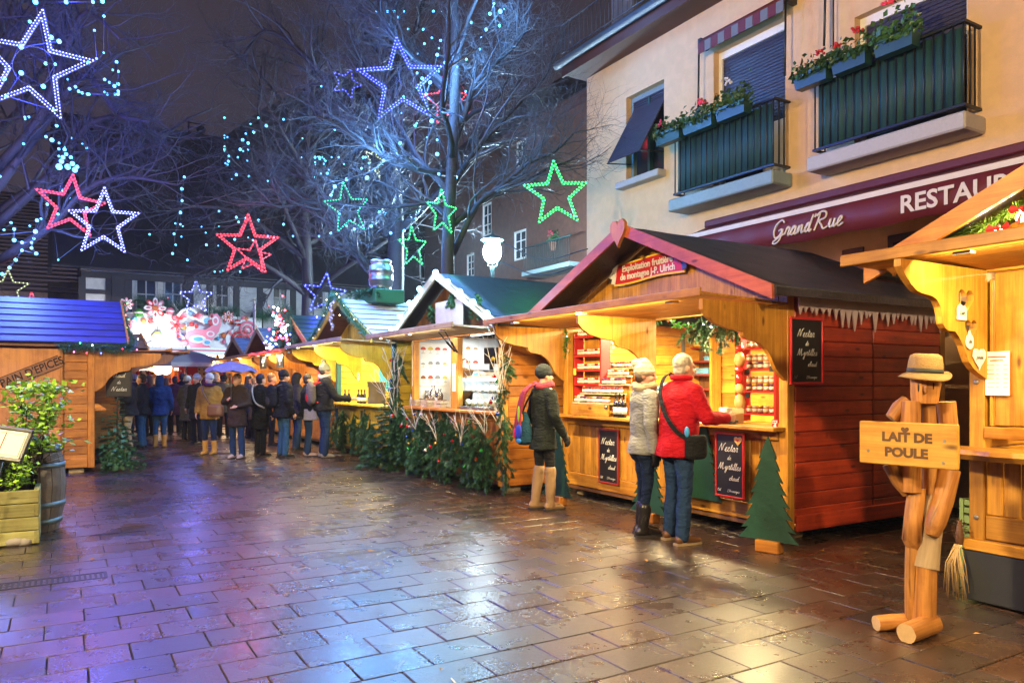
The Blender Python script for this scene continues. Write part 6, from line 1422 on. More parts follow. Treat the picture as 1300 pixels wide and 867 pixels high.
for k in range(3):
    z = 1.45+k*.3; G().box(.2, 1.3, z-.02, EW-.2, 1.55, z).build('shelf_board', M_white, es)
    for i in range(22): G().lathe([(.06,0),(.075,.09),(.03,.2)], 7, (.35+i*(EW-.7)/21, 1.42, z)).build('ware', rnd.choice([M_red, M_goldp, M_white, LID_g, J_red, M_pink]), es)
for i, (px, py) in enumerate(((208,468),(217,468),(200,467))):
    t = thing('paper_lantern', ['bright white heart shaped lantern left of the parasol pole','second glowing pinkish lantern beside the white one','small golden lantern at the left under the canopy'][i], 'lantern', RW(tE, row_w(px, tE-.3), end_z(px, py, tE))+Vector((0,-.3,0))); G().ball((0,0,0), (.19,.19,.22) if i < 2 else (.13,.13,.13), 12, 8).build('shade', glow('lantern_%d' % i, [(1,.78,.6),(1,.6,.5),(1,.65,.15)][i], 7, False), t); G().tube([(0,0,.2),(0,0,.5)], .006, 4).build('cord', M_dark, t)
for i, (px, py, lb) in enumerate(((239,478,'red and white patterned cloth panel beside the parasol pole'),(262,476,'white price board at the right of the end stall'))):
    t = thing(['patterned_banner','price_board'][i], lb, 'panel', RW(tE-.2, row_w(px, tE-.2), end_z(px, py, tE-.2)-.4), RE); G().box(-.32,-.01,0,.32,.01,.75,0,.005).build('panel', M_redink if i == 0 else M_paper, t)
    for k in range(14): G().lathe([(.035,0),(.035,.002)], 7, ).build('motif', M_white if i == 0 else M_ink, t, (-.24+(k % 4)*.16, -.0105, .12+(k//4)*.16), (R(90),0,0))
pp = RW(22.6, row_w(236, 22.6)); ps = thing('market_parasol', 'grey canvas parasol in front of the glowing end stall', 'parasol', pp, RE); rr = 1.62
zE, zT = end_z(236, 461, 22.6), end_z(236, 443, 22.6)
G().tube([(0,0,0),(0,0,zT+.1)], .03, 8).build('pole', M_steel, ps); V = [(0,0,zT)] + [(rr*math.cos(2*math.pi*(j+.5)/8), rr*math.sin(2*math.pi*(j+.5)/8), zE) for j in range(8)] + [(rr*math.cos(2*math.pi*(j+.5)/8), rr*math.sin(2*math.pi*(j+.5)/8), zE-.14) for j in range(8)]
c = G().add(V, [(0, 1+j, 1+(j+1) % 8) for j in range(8)] + [(1+j, 9+j, 9+(j+1) % 8, 1+(j+1) % 8) for j in range(8)]).build('canopy', plain('grey_canvas', (.20,.20,.20), .7, var=.08), ps); c.modifiers.new('thickness', 'SOLIDIFY').thickness = .008
for j in range(8): a = 2*math.pi*(j+.5)/8; G().tube([(0,0,zT-.05),(rr*.97*math.cos(a),rr*.97*math.sin(a),zE-.02)], .012, 4).build('rib', M_steel, ps)
# ------------------------------------------------------------------ people: bodies and clothes grown from tapered volumes
WR = bpy.data.textures.new('cloth_folds', 'CLOUDS'); WR.noise_scale = .09; WR.noise_depth = 2
WHR = bpy.data.textures.new('hair_locks', 'CLOUDS'); WHR.noise_scale = .025; WHR.noise_depth = 2
WF2 = bpy.data.textures.new('soft_folds', 'CLOUDS'); WF2.noise_scale = .16; WF2.noise_depth = 1
def skin_up(o, vox, it=8, fold=0.0, tex=None):
    m = o.modifiers.new('grow', 'REMESH'); m.mode = 'VOXEL'; m.voxel_size = vox; m.use_smooth_shade = True
    if it: m = o.modifiers.new('soften', 'SMOOTH'); m.factor = .5; m.iterations = it
    if fold: m = o.modifiers.new('folds', 'DISPLACE'); m.texture = tex or WR; m.strength = fold; m.mid_level = .5; m.texture_coords = 'LOCAL'
    return o
def cloth(name, col, **k):
    """Woven cloth: weave, mottling, and soft creases that run mostly across the limb."""
    if name in MATS: return MATS[name]
    m = plain(name, col, .85, var=k.pop('var', .18), scale=k.pop('scale', 90), bump=.5, spec=.15, **k); nt = m.node_tree; L = nt.links.new; b = nt.nodes['Principled BSDF']
    tc = N(nt, 'TexCoord'); mp = N(nt, 'Mapping'); mp.inputs['Scale'].default_value = (5, 5, 13); mp.inputs['Rotation'].default_value = (.35, .25, 0); L(tc.outputs['Object'], mp.inputs['Vector'])
    no = N(nt, 'TexNoise', Scale=1.6, Detail=2.5, Roughness=.5, Distortion=1.2); L(mp.outputs[0], no.inputs['Vector'])
    bp = N(nt, 'Bump', Strength=.6, Distance=.045); L(no.outputs['Fac'], bp.inputs['Height'])
    old = b.inputs['Normal'].links[0].from_node; L(bp.outputs[0], old.inputs['Normal']); return m
DEN = cloth('blue_denim', (.016, .038, .095), var=.35); DEND = cloth('dark_denim', (.012, .024, .065), var=.35); DENL = cloth('light_denim', (.04, .12, .24), var=.35)
BLACKC = cloth('black_cloth', (.014, .015, .018)); GREYC = cloth('grey_wool', (.30, .30, .30)); LEATHER = plain('black_leather', (.015, .013, .013), .3, bump=.2); BROWNL = plain('brown_leather', (.16, .07, .03), .4, bump=.2); TANL = plain('tan_suede', (.27, .165, .085), .7, var=.2); SOLE = plain('pale_sole', (.42, .30, .17), .7)
HAIRS = {'grey': plain('grey_hair', (.30, .27, .22), .6, var=.5, scale=140, bump=.6), 'brown': plain('brown_hair', (.09, .045, .02), .5, var=.4, scale=140, bump=.6), 'dark': plain('dark_hair', (.02, .015, .012), .5, var=.4, scale=140, bump=.6)}
def person(label, loc, yaw, H=1.72, near=False, coat=BLACKC, coat_len=.80, trouser=DEN, shoe='shoe', shoem=LEATHER, hat=None, hatm=BLACKC, hair='dark', female=False, lean=0.0, feet=((-.10,0,0),(.10,0,0)),
           arms=None, head_yaw=0.0, scarf=None, bulk=1.0, group='people in the market', gloves=None, longhair=False):
    """Local frame: x to the person's right, y forwards, z up, metres for a 1.75 m figure, scaled to H."""
    k = H/1.75; vb = .011 if near else .022; vc = .012 if near else .024
    fx_, bw = (.92 if female else 1.0), bulk
    hipz, sz = .93, 1.42; ly = lambda z: lean*(z-hipz) if z > hipz else 0.0
    hips = [(-.088*fx_, 0, hipz-.02), (.088*fx_, 0, hipz-.02)]; sh = [(-.185*fx_, ly(sz), sz), (.185*fx_, ly(sz), sz)]
    ank = [Vector(f)+Vector((0,-.02,.085)) for f in feet]; knee = [(Vector(hips[i])+ank[i])/2+Vector((0,.025,.03)) for i in (0,1)]
    arms = arms or [((-.27, -.03, 1.13), (-.25, .08, .90)), ((.27, -.03, 1.13), (.25, .08, .90))]
    elb = [Vector(a[0]) for a in arms]; wri = [Vector(a[1]) for a in arms]
    hc = Vector((0, ly(1.62)+.015, 1.615)); cyw, syw = math.cos(head_yaw), math.sin(head_yaw)
    hp = lambda x, y, z: hc+Vector((x*cyw-y*syw, x*syw+y*cyw, z))
    # body
    g = G()
    g.loft([(hipz-.12,0,0,.12*fx_,.09),(hipz,0,0,.140,.095),(1.08,0,ly(1.08),.145*fx_,.10),(1.25,0,ly(1.25),.17*fx_,.115),(1.38,0,ly(1.38),.175*fx_,.105),(1.46,0,ly(1.46),.09,.07)], 14)
    g.capsule((0,ly(1.42)-.012,1.42),(0,ly(1.55)+.0,1.55), .062*fx_, .054*fx_)
    for i in (0,1):
        g.capsule(sh[i], elb[i], .047*fx_, .038*fx_); g.capsule(elb[i], wri[i], .038*fx_, .028*fx_); g.capsule((sh[i][0]*.4, sh[i][1], 1.43), sh[i], .055, .055)
        g.capsule(hips[i], knee[i], .070, .048); g.capsule(knee[i], ank[i], .046, .034); f = Vector(feet[i]); g.capsule(ank[i]-Vector((0,.02,.045)), f+Vector((0,.15,.03)), .038, .028)
        # hand: palm, four curled fingers of different length, thumb from the side of the palm
        d = (wri[i]-elb[i]).normalized(); side = Vector((-1 if i == 0 else 1, 0, 0)); fw = Vector((0,1,0)); nrm = (side-d*side.dot(d)).normalized(); acr = d.cross(nrm).normalized()
        if acr.y < 0: acr = -acr
        pc = wri[i]+d*.05; 
        for q in (-.024, -.008, .008, .024): g.capsule(wri[i]+acr*q*.6, wri[i]+d*.085+acr*q, .017, .014, 6, 2)
        for q, ln in ((-.030,.060),(-.010,.075),(.010,.080),(.030,.070)):
            a = wri[i]+d*.088+acr*q; b_ = a+d*ln*.5-nrm*.010; c_ = b_+d*ln*.38-nrm*.024; g.capsule(a, b_, .0105, .0098, 6, 2); g.capsule(b_, c_, .0098, .0085, 6, 2)
        a = wri[i]+d*.03+acr*.030; b_ = a+d*.035+acr*.026-nrm*.008; g.capsule(a, b_, .0125, .011, 6, 2); g.capsule(b_, b_+d*.030+acr*.004-nrm*.010, .0108, .009, 6, 2)
    # head
    g.ball(hp(0,-.012,.045), (.077,.094,.095), 16, 10); g.ball(hp(0,.022,-.025), (.064,.072,.088), 14, 9); g.ball(hp(0,.052,-.085), (.036,.034,.030), 10, 6)
    g.capsule(hp(0,.088,.012), hp(0,.112,-.025), .010, .0155, 8, 3); g.capsule(hp(-.022,.088,-.062), hp(.022,.088,-.062), .0105, .0105, 7, 2); g.capsule(hp(-.04,.078,.025), hp(.04,.078,.025), .015, .015, 7, 2)
    for s in (-1, 1): g.ball(hp(s*.078,-.012,-.005), (.014,.024,.034), 8, 6); g.ball(hp(s*.042,.055,-.03), (.026,.026,.028), 8, 6)
    bnum = [v for v in g.v]; g.v = [(x*k, y*k, z*k) for x, y, z in bnum]
    o = g.build('person', M_skin, None, loc, (0,0,yaw)); tag(o, label, 'person', group); skin_up(o, vb*.8 if near else vb, 4 if near else 3)
    def part(g, name, mat, vox, it=8, fold=0.0, tex=None):
        g.v = [(x*k, y*k, z*k) for x, y, z in g.v]; q = g.build(name, mat, o)
        if vox: skin_up(q, vox, it, fold, tex)
        return q
    if near:
        e = G()
        for s in (-1, 1): e.ball(hp(s*.031,.083,.006), (.012,.008,.007), 8, 5)
        part(e, 'eyes', plain('dark_eye', (.02,.015,.012), .1), 0)
        e = G()
        for s in (-1, 1): e.capsule(hp(s*.018,.094,.028), hp(s*.05,.080,.03), .0045, .003, 6, 2)
        part(e, 'eyebrows', HAIRS['brown' if hair != 'grey' else 'grey'], 0)
        e = G(); e.capsule(hp(-.020,.097,-.060), hp(.020,.097,-.060), .006, .006, 6, 2); part(e, 'lips', plain('lip', (.45,.16,.13), .4), 0)
    # coat
    hz = coat_len; g = G(); b2 = bw
    bel = .205*b2*(fx_ if not female else 1.0)
    rings = [(hz,0,-.015,bel*1.02,.178*b2),(hz+.1,0,-.008,bel*.99,.165*b2),(1.02,0,ly(1.02),(.185 if female else .20)*b2,.142*b2),(1.2,0,ly(1.2),.205*fx_*b2,.15*b2),(1.36,0,ly(1.36)-.01,.205*fx_*b2,.138*b2),(1.45,0,ly(1.45)-.015,.13*fx_*b2,.095),(1.50,0,ly(1.5)-.012,.085,.08),(1.535,0,ly(1.53)-.01,.078,.078)]
    if hz > 1.0: rings = [r for r in rings if r[0] >= hz]
    g.loft(rings, 18)
    for i in (0,1):
        g.capsule((sh[i][0]*.55, sh[i][1]-.005, 1.435), (sh[i][0]*1.0, sh[i][1], 1.40), .072*b2, .082*b2); g.capsule((sh[i][0], sh[i][1], 1.39), elb[i], .083*b2, .066*b2); g.capsule(elb[i], elb[i].lerp(wri[i], .93), .065*b2, .050*b2)
    part(g, 'coat', coat, vc, 5, .030 if near else .035, WF2 if near else None)
    # trousers
    g = G(); g.loft([(hipz-.13,0,-.005,.155,.115),(hipz-.02,0,-.01,.178*b2,.135*b2),(1.0,0,-.0,.165*b2,.125),(1.05,0,ly(1.05),.155*b2,.115)], 14)
    bl_ = .40 if shoe == 'tall' else (.20 if shoe == 'boot' else .05)
    for i in (0,1):
        e = ank[i]+(knee[i]-ank[i])*max(0, (bl_-.1)/.42); tight = .82 if (female and shoe in ('tall','boot')) else 1.0
        g.capsule(hips[i], knee[i], .100*bw**.5*(.95 if female else 1), .072*tight); g.capsule(knee[i], e, .070*tight, .054*tight+(.014 if shoe == 'shoe' else 0))
        g.ball((hips[i][0], -.045, hipz-.08), (.098,.082,.11), 10, 7)
    part(g, 'trousers', trouser, vc, 5, .022 if near else .02)
    # footwear, one per foot
    for i in (0,1):
        f = Vector(feet[i]); g = G(); lift = f.z
        g.capsule(f+Vector((0,-.055,.055)), f+Vector((0,.03,.062)), .046, .044); g.capsule(f+Vector((0,.02,.05)), f+Vector((0,.15,.036)), .046, .035)
        if shoe in ('boot','tall'):
            top = ank[i]+(knee[i]-ank[i])*((bl_+.02)/.46); g.capsule(ank[i]-Vector((0,0,.03)), top, .054, .064 if shoe == 'boot' else .072)
        q = part(g, 'boot' if shoe != 'shoe' else 'shoe', shoem, vc*.8, 3, .016 if shoe != 'shoe' else .0)
        g = G(); g.prism([(f.x+x, f.y+y) for x, y in ((-.036,-.10),(.036,-.10),(.042,.02),(.044,.11),(.028,.18),(0,.195),(-.028,.18),(-.044,.11),(-.042,.02))], .001+lift, .022+lift, 'xy'); part(g, 'sole', SOLE if shoem is BROWNL else M_ink, 0)
    # hat or hair
    if hat:
        g = G(); g.ball(hp(0,-.016,.055), (.094,.110,.100), 16, 10)
        if hat == 'pom': g.ball(hp(0,-.03,.185), (.045,.045,.042), 10, 6)
        if hat == 'slouch': g.ball(hp(0,-.10,.125), (.05,.05,.05), 10, 7); g.capsule(hp(0,-.03,.11), hp(0,-.07,.12), .085, .06)
        g.loft([(hc.z+.008,hc.x-.010*syw*-1,hc.y-.010,.096,.111),(hc.z+.05,hc.x,hc.y-.012,.100,.115)], 16) if hat != 'hood' else None
        if hat == 'hood': g.capsule(hp(0,-.05,-.08), hp(0,-.03,.03), .10, .105)
        q = part(g, 'hat' if hat != 'hood' else 'hood', hatm, vc*.8, 4, .006)
    if hair and hat != 'hood':
        g = G(); 
        if not hat: g.ball(hp(0,-.024,.055), (.084,.098,.094), 16, 10); g.ball(hp(0,-.045,-.01), (.080,.066,.075), 12, 8)
        else: g.ball(hp(0,-.05,-.02), (.080,.058,.055), 12, 8)
        if longhair: g.capsule(hp(0,-.06,-.02), hp(0,-.085,-.20), .075, .06)
        part(g, 'hair', HAIRS[hair], vc*.6, 2, .014, WHR)
    if scarf:
        g = G(); n = 14
        for j in range(n): a, b_ = 2*math.pi*j/n, 2*math.pi*(j+1)/n; g.capsule((.095*math.cos(a), ly(1.5)+.0+.095*math.sin(a), 1.505+.012*math.sin(2*a)), (.095*math.cos(b_), ly(1.5)+.095*math.sin(b_), 1.505+.012*math.sin(2*b_)), .046, .046, 7, 2)
        part(g, 'scarf', scarf, vc, 4, .02)
    if gloves:
        g = G()
        for i in (0,1):
            d = (wri[i]-elb[i]).normalized(); side = Vector((-1 if i == 0 else 1,0,0)); nrm = (side-d*side.dot(d)).normalized(); acr = d.cross(nrm).normalized()
            if acr.y < 0: acr = -acr
            g.capsule(wri[i]-d*.03, wri[i]+d*.03, .038, .036, 8); 
            for q in (-.024,-.008,.008,.024): g.capsule(wri[i]+acr*q*.6, wri[i]+d*.088+acr*q, .022, .018, 6, 2)
            for q, ln in ((-.032,.060),(-.011,.075),(.011,.080),(.032,.070)):
                a = wri[i]+d*.088+acr*q; b_ = a+d*ln*.5-nrm*.010; c_ = b_+d*ln*.38-nrm*.024; g.capsule(a, b_, .0135, .0125, 6, 2); g.capsule(b_, c_, .0125, .0115, 6, 2)
            a = wri[i]+d*.03+acr*.030; b_ = a+d*.035+acr*.026-nrm*.008; g.capsule(a, b_, .0155, .014, 6, 2); g.capsule(b_, b_+d*.03+acr*.004-nrm*.01, .0138, .012, 6, 2)
        part(g, 'gloves', gloves, .009 if near else .014, 2)
    return o, k
def backpack(o, k, loc, yaw, label, mat, accent=None, z=1.22, back=.24, size=(.15,.09,.22), name='backpack'):
    """A bag carried by someone: its own thing, on the wearer's back."""
    M = Matrix.Translation(loc) @ Matrix.Rotation(yaw, 4, 'Z'); t = thing(name, label, name.replace('_', ' '), M @ Vector((0, -back*k, z*k)), yaw)
    g = G(); a, b, c = size; g.capsule((-a*.55,0,-c*.6),(-a*.55,0,c*.6), b*.9, b*.7); g.capsule((a*.55,0,-c*.6),(a*.55,0,c*.6), b*.9, b*.7); g.ball((0,-.02,0),(a*.95,b*1.05,c*1.15), 12, 8); skin_up(g.build('pack', mat, t), .02, 5)
    g = G(); g.ball((0,-b*.85,-c*.3),(a*.62,b*.5,c*.5), 10, 7); skin_up(g.build('pocket', accent or mat, t), .018, 4)
    for s in (-1, 1): G().tube(smooth_path([(s*.08,.03,c*.8),(s*.11,.14,c*1.0),(s*.12,.27,c*.75),(s*.12,.30,.0),(s*.11,.16,-c*.7),(s*.09,.05,-c*.8)], 3), .016, 6).build('strap', accent or mat, t)
    return t
YV = math.atan2(VY, VX)-R(90)                           # yaw of someone facing the right-hand stalls
def yaw_to(px, py): return math.atan2(py, px)-R(90)
# --- the three customers at the big stall
pA = GP(690, 647); pA_yaw = YV-.05
person('woman in black hat and dark coat with pink scarf, standing in tan boots', pA, pA_yaw, 1.70, True, coat=cloth('charcoal_coat', (.012,.016,.016)), coat_len=.74, trouser=BLACKC, shoe='tall', shoem=TANL, hat='cap', hatm=cloth('black_knit', (.02,.026,.034), scale=160), hair=None, female=True, bulk=.96,
       scarf=cloth('rose_scarf', (.36,.05,.09)), feet=((-.09,-.05,0),(.09,.06,0)), gloves=cloth('dark_knit_glove', (.03,.03,.035)), arms=[((-.26,-.02,1.13),(-.22,.10,.92)),((.26,.0,1.14),(.22,.16,.90))], group='customers at the big stall')
MA = Matrix.Translation(pA) @ Matrix.Rotation(pA_yaw, 4, 'Z')
t = thing('cloth_bag', 'colourful blue, pink and lime cloth bag on the woman in black hat', 'bag', MA @ Vector((-.17, -.17, .98)), pA_yaw)
g = G(); g.loft([(-.22,0,0,.10,.05),(-.18,0,0,.15,.085),(-.05,0,0,.15,.085),(.08,0,0,.11,.05),(.17,0,0,.05,.025)], 14); skin_up(g.build('bag', cloth('teal_bag', (.012,.05,.09)), t), .012, 4, .012)
for c, (x, y, z), s in ((plain('royal_blue', (.02,.05,.55), .6), (.02,-.08,-.06), (.075,.018,.085)), (plain('magenta_patch', (.55,.01,.10), .6), (-.11,-.06,-.09), (.045,.018,.06)), (plain('lime_patch', (.30,.60,.02), .6), (-.035,-.05,.14), (.025,.014,.10)), (plain('orange_patch', (.6,.2,.02), .6), (.035,-.05,.10), (.025,.012,.05)), (plain('cyan_patch', (.02,.2,.6), .6), (.03,-.085,-.17), (.06,.015,.03))): G().ball((x,y,z), s, 10, 6).build('patch', c, t)
G().tube(smooth_path([(-.04,.0,.16),(-.02,.06,.30),(.02,.12,.42),(.05,.2,.44)], 3), .012, 6).build('strap', BLACKC, t)
t = thing('scarf_tail', 'rose pink scarf end trailing down the back of the woman in black hat', 'scarf', MA @ Vector((0,0,0)), pA_yaw)
SP_ = smooth_path([(-.04,-.13,1.46),(-.12,-.185,1.38),(-.19,-.19,1.22),(-.24,-.19,1.05),(-.26,-.18,.90),(-.26,-.17,.82)], 6)
V = []; Fc = []; n = 14
for i in range(n+1):
    u = i/n; c_ = SP_[i*len(SP_)//(n+1)]
    for j in range(5): s = (j/4-.5)*(.19+.10*u); V.append((c_.x+s*.95, c_.y+.018*math.sin(j*2+u*6)-s*.25, c_.z+.012*math.sin(j*1.9)))
for i in range(n):
    for j in range(4): a = i*5+j; Fc.append((a, a+1, a+6, a+5))
q = G().add(V, Fc, 0, True).build('scarf_cloth', cloth('rose_scarf', (.36,.05,.09)), t); q.modifiers.new('thickness','SOLIDIFY').thickness = .02
pB = GP(818, 679); yB = YV-.28
oB, kB = person('woman in cream bobble hat and grey jacket looking to the right', pB, yB, 1.69, True, coat=cloth('pale_grey_felt', (.25,.255,.255)), coat_len=.83, trouser=DEND, shoe='boot', shoem=LEATHER, hat='slouch', hatm=cloth('cream_knit', (.48,.42,.31), scale=160), hair='brown', female=True, head_yaw=-.55, bulk=.97,
       scarf=cloth('cream_scarf', (.46,.38,.26)), feet=((-.09,.02,0),(.09,-.04,0)), gloves=LEATHER, arms=[((-.26,.06,1.14),(-.17,.24,1.04)),((.25,-.05,1.12),(.235,-.0,.86))], group='customers at the big stall')
pC = GP(860, 688); yC = YV-.12
oC, kC = person('grey haired man in red jacket and jeans leaning on the counter', pC, yC, 1.76, True, coat=cloth('red_jacket', (.48,.008,.018), var=.1), coat_len=.80, trouser=DEN, shoe='shoe', shoem=BROWNL, hair='grey', lean=.10, head_yaw=-.15, bulk=1.10,
       feet=((-.13,.03,0),(.13,-.02,0)), arms=[((-.28,.10,1.15),(-.16,.34,1.14)),((.30,.10,1.17),(.24,.38,1.16))], group='customers at the big stall')
MC = Matrix.Translation(pC) @ Matrix.Rotation(yC, 4, 'Z')
t = thing('shoulder_bag', 'small black shoulder bag on a diagonal strap over the red jacket', 'shoulder bag', MC @ Vector((.25,.02,.93)), yC)
g = G(); g.loft([(-.13,0,0,.05,.09),(-.10,0,0,.06,.12),(.06,0,0,.055,.12),(.09,0,0,.04,.10)], 12); skin_up(g.build('bag', BLACKC, t), .012, 4)
V = [MC @ Vector(v) for v in ((-.17,.09,1.56),(-.145,.0,1.575),(-.11,-.085,1.52),(-.06,-.150,1.38),(.03,-.168,1.22),(.13,-.158,1.10),(.20,-.11,1.02),(.25,-.03,.98))]
T_ = (Matrix.Translation(t.location) @ Matrix.Rotation(yC, 4, 'Z')).inverted(); P = [T_ @ p for p in smooth_path(V, 4)]
g = G(); 
for a, b in zip(P, P[1:]): g.bar(a, b+(b-a)*.1, .042, .008, 0, (MC.to_3x3().inverted() @ Vector((0,1,0))) if False else (0.2,-1,.2))
g.build('strap', BLACKC, t)
o = G().ball((0,0,0), (.03,.02,.05), 9, 6).build('blue_tag', plain('sky_blue', (.05,.35,.7), .5), t, (0,-.10,.12))
g = G(); n = 12
for j in range(n-2):
    a, b = math.radians(125+j*29), math.radians(125+(j+1)*29); g.capsule((.085*math.cos(a), .045+.085*math.sin(a), 1.535), (.085*math.cos(b), .045+.085*math.sin(b), 1.535), .028, .028, 7, 2)
g.v = [(x*kC, y*kC, z*kC) for x, y, z in g.v]; skin_up(g.build('collar', cloth('red_jacket', (.48,.008,.018)), oC), .012, 3)
# --- the crowd further up the alley
def crowd(px, py, H, face, label, **k):
    p = GP(px, py); return p, k.pop('yaw', face), person(label, p, face, H, False, **k)
UV = math.atan2(UY, UX)-R(90)
r1 = crowd(163, 574, 1.72, R(120), 'man in black jacket and beige trousers at the gingerbread stall', coat=cloth('black_puffer', (.018,.02,.024)), trouser=cloth('beige_chino', (.42,.33,.21)), shoem=plain('tan_shoe', (.4,.2,.04), .6), hair='dark', bulk=1.15, feet=((-.08,0,0),(.08,.05,0)), arms=[((-.27,0,1.13),(-.14,.24,1.22)),((.27,0,1.13),(.14,.25,1.20))])
r2 = crowd(180, 569, 1.68, R(100), 'person in dark coat and jeans behind the man in beige trousers', trouser=DENL, hair='dark', bulk=1.1)
r2b = crowd(152, 556, 1.6, R(95), 'person in orange jacket and dark cap beside the chalkboard with heart', coat=cloth('orange_jacket', (.55,.22,.03)), trouser=BLACKC, hat='cap')
r3 = crowd(203, 568, 1.66, R(10), 'person in hooded blue jacket, blue jeans and tan boots', coat=cloth('blue_anorak', (.012,.04,.14)), coat_len=.78, trouser=DENL, shoe='boot', shoem=plain('ochre_boot', (.48,.26,.05), .7), hat='hood', hatm=cloth('blue_anorak', (.012,.04,.14)))
r4 = crowd(238, 560, 1.66, R(-20), 'person in long dark grey coat left of the mustard jacket', coat=cloth('slate_coat', (.05,.05,.06)), coat_len=.55, trouser=BLACKC, hat='cap', hatm=GREYC)
r5 = crowd(250, 564, 1.70, R(160), 'person in black coat with pale hat near the middle of the crowd', coat=BLACKC, coat_len=.62, trouser=BLACKC, hat='cap', hatm=cloth('pale_blue_knit', (.35,.42,.48)))
r6 = crowd(266, 577, 1.68, R(175), 'person in mustard jacket facing the camera with a brown bag', coat=cloth('mustard_jacket', (.30,.17,.025)), coat_len=.76, trouser=DEND, shoe='boot', shoem=plain('ochre_boot', (.48,.26,.05), .7), hat='cap', hatm=GREYC, scarf=cloth('plum_scarf', (.08,.02,.05)))
p = r6[0]; t = thing('shoulder_bag', 'brown leather shoulder bag against the mustard jacket', 'shoulder bag', p+Vector((.20,-.20,.92)), 0); skin_up(G().loft([(-.12,0,0,.17,.05),(-.08,0,0,.18,.07),(.10,0,0,.17,.06),(.12,0,0,.15,.05)], 14).build('bag', BROWNL, t), .02, 3); G().tube(smooth_path([(-.1,.0,.1),(-.25,.02,.35),(-.33,.1,.52)], 4), .014, 5).build('strap', BROWNL, t)
r7 = crowd(301, 582, 1.66, R(172), 'person in dark brown coat walking under the lilac umbrella', coat=cloth('brown_coat', (.05,.032,.026)), coat_len=.66, trouser=DEN, hair='brown', shoem=plain('pale_trainer', (.55,.42,.38), .6), arms=[((-.27,.0,1.13),(-.12,.22,1.08)),((.26,.06,1.16),(.10,.22,1.22))])
p = r7[0]; t = thing('umbrella', 'open lilac umbrella held above the person in brown coat', 'umbrella', p+Vector((-.05,-.18,1.20)), 0); n = 8; V = [(0,0,.70)]
for q, (rr, zz) in enumerate(((.23,.66),(.39,.58),(.48,.48))):
    for j in range(n*2): a = 2*math.pi*j/(n*2); V.append((rr*math.cos(a), rr*math.sin(a), zz-(0 if j % 2 == 0 else -.02*q)))
m_ = n*2; Fc = [(0, 1+j, 1+(j+1) % m_) for j in range(m_)] + [(1+q*m_+j, 1+(q+1)*m_+j, 1+(q+1)*m_+(j+1) % m_, 1+q*m_+(j+1) % m_) for q in range(2) for j in range(m_)]
q = G().add(V, Fc, 0, False).build('canopy', cloth('lilac_nylon', (.17,.15,.25)), t); q.modifiers.new('thickness','SOLIDIFY').thickness = .004; G().tube([(0,0,-.05),(0,0,.74)], .008, 6).build('shaft', M_steel, t)
for j in range(n): a = 2*math.pi*j/n; G().tube([(0,0,.66),(.47*math.cos(a),.47*math.sin(a),.475)], .004, 3).build('rib', M_steel, t)
r8 = crowd(331, 579, 1.66, R(-38), 'person in long black coat with a pale bag strap across the back', coat=BLACKC, coat_len=.58, trouser=BLACKC, hair='dark', bulk=1.08)
p, y = r8[0], r8[1]; MM = Matrix.Translation(p) @ Matrix.Rotation(y, 4, 'Z'); t = thing('bag_strap', 'pale diagonal bag strap with small bag over the long black coat', 'shoulder bag', MM @ Vector((.22,.02,.95)), y); T_ = (MM.inverted() @ t.matrix_basis).inverted()
G().tube([Vector(v)-Vector((.22,.02,.95)) for v in smooth_path([(-.13,.0,1.47),(-.09,-.12,1.42),(0,-.19,1.25),(.12,-.19,1.08),(.22,-.06,.98)], 3)], .018, 5).build('strap', cloth('pale_strap', (.5,.45,.42)), t); skin_up(G().loft([(-.1,0,0,.04,.09),(.08,0,0,.04,.09)], 10).build('bag', BLACKC, t), .02, 3)
r9 = crowd(360, 581, 1.74, R(-48), 'man in black cap, black jacket and light jeans with black backpack', coat=BLACKC, coat_len=.80, trouser=DENL, shoem=LEATHER, hat='cap', hair='dark', bulk=1.18, feet=((-.11,0,0),(.11,0,0)))
backpack(*[None, 1.0], r9[0], r9[1], 'black backpack worn by the man in black cap and light jeans', BLACKC, cloth('charcoal_nylon', (.05,.05,.055)))
r10 = crowd(391, 579, 1.66, R(-70), 'dark haired person in black coat and jeans between the two backpacks', coat=BLACKC, coat_len=.85, trouser=DEN, hair='dark', shoem=plain('pale_trainer', (.55,.42,.38), .6), bulk=1.05)
t = thing('hand_bag', 'grey shoulder bag at the hip of the dark haired person', 'bag', r10[0]+Vector((.12,-.22,.86)), 0); skin_up(G().loft([(-.12,0,0,.16,.06),(.10,0,0,.14,.05)], 12).build('bag', GREYC, t), .02, 3)
r11 = crowd(412, 581, 1.86, R(-62), 'tall man in grey bobble hat and dark jacket at the yellow stall counter', coat=BLACKC, coat_len=.88, trouser=DEN, hat='pom', hatm=cloth('grey_green_knit', (.22,.24,.20)), scarf=GREYC, shoem=plain('grey_trainer', (.30,.28,.27), .6), bulk=1.12, arms=[((-.28,.0,1.13),(-.24,.1,.92)),((.30,.14,1.12),(.30,.40,1.10))])
backpack(None, 1.06, r11[0], r11[1], 'red and grey backpack worn by the man in grey bobble hat', cloth('grey_nylon', (.10,.09,.095)), cloth('red_nylon', (.55,.02,.03)), z=1.20)
r12 = crowd(222, 552, 1.66, R(30), 'person in plum coat deep in the crowd', coat=cloth('plum_coat', (.06,.025,.05)), coat_len=.6, trouser=BLACKC, hair='dark')
r13 = crowd(284, 556, 1.70, R(20), 'person in grey green parka beyond the mustard jacket', coat=cloth('grey_green_parka', (.06,.065,.05)), coat_len=.7, trouser=BLACKC, hat='cap', hatm=BLACKC)
r14 = crowd(189, 553, 1.70, R(70), 'person in dark red coat at the glowing end stall', coat=cloth('wine_coat', (.12,.015,.02)), coat_len=.65, trouser=BLACKC, hair='brown', longhair=True)
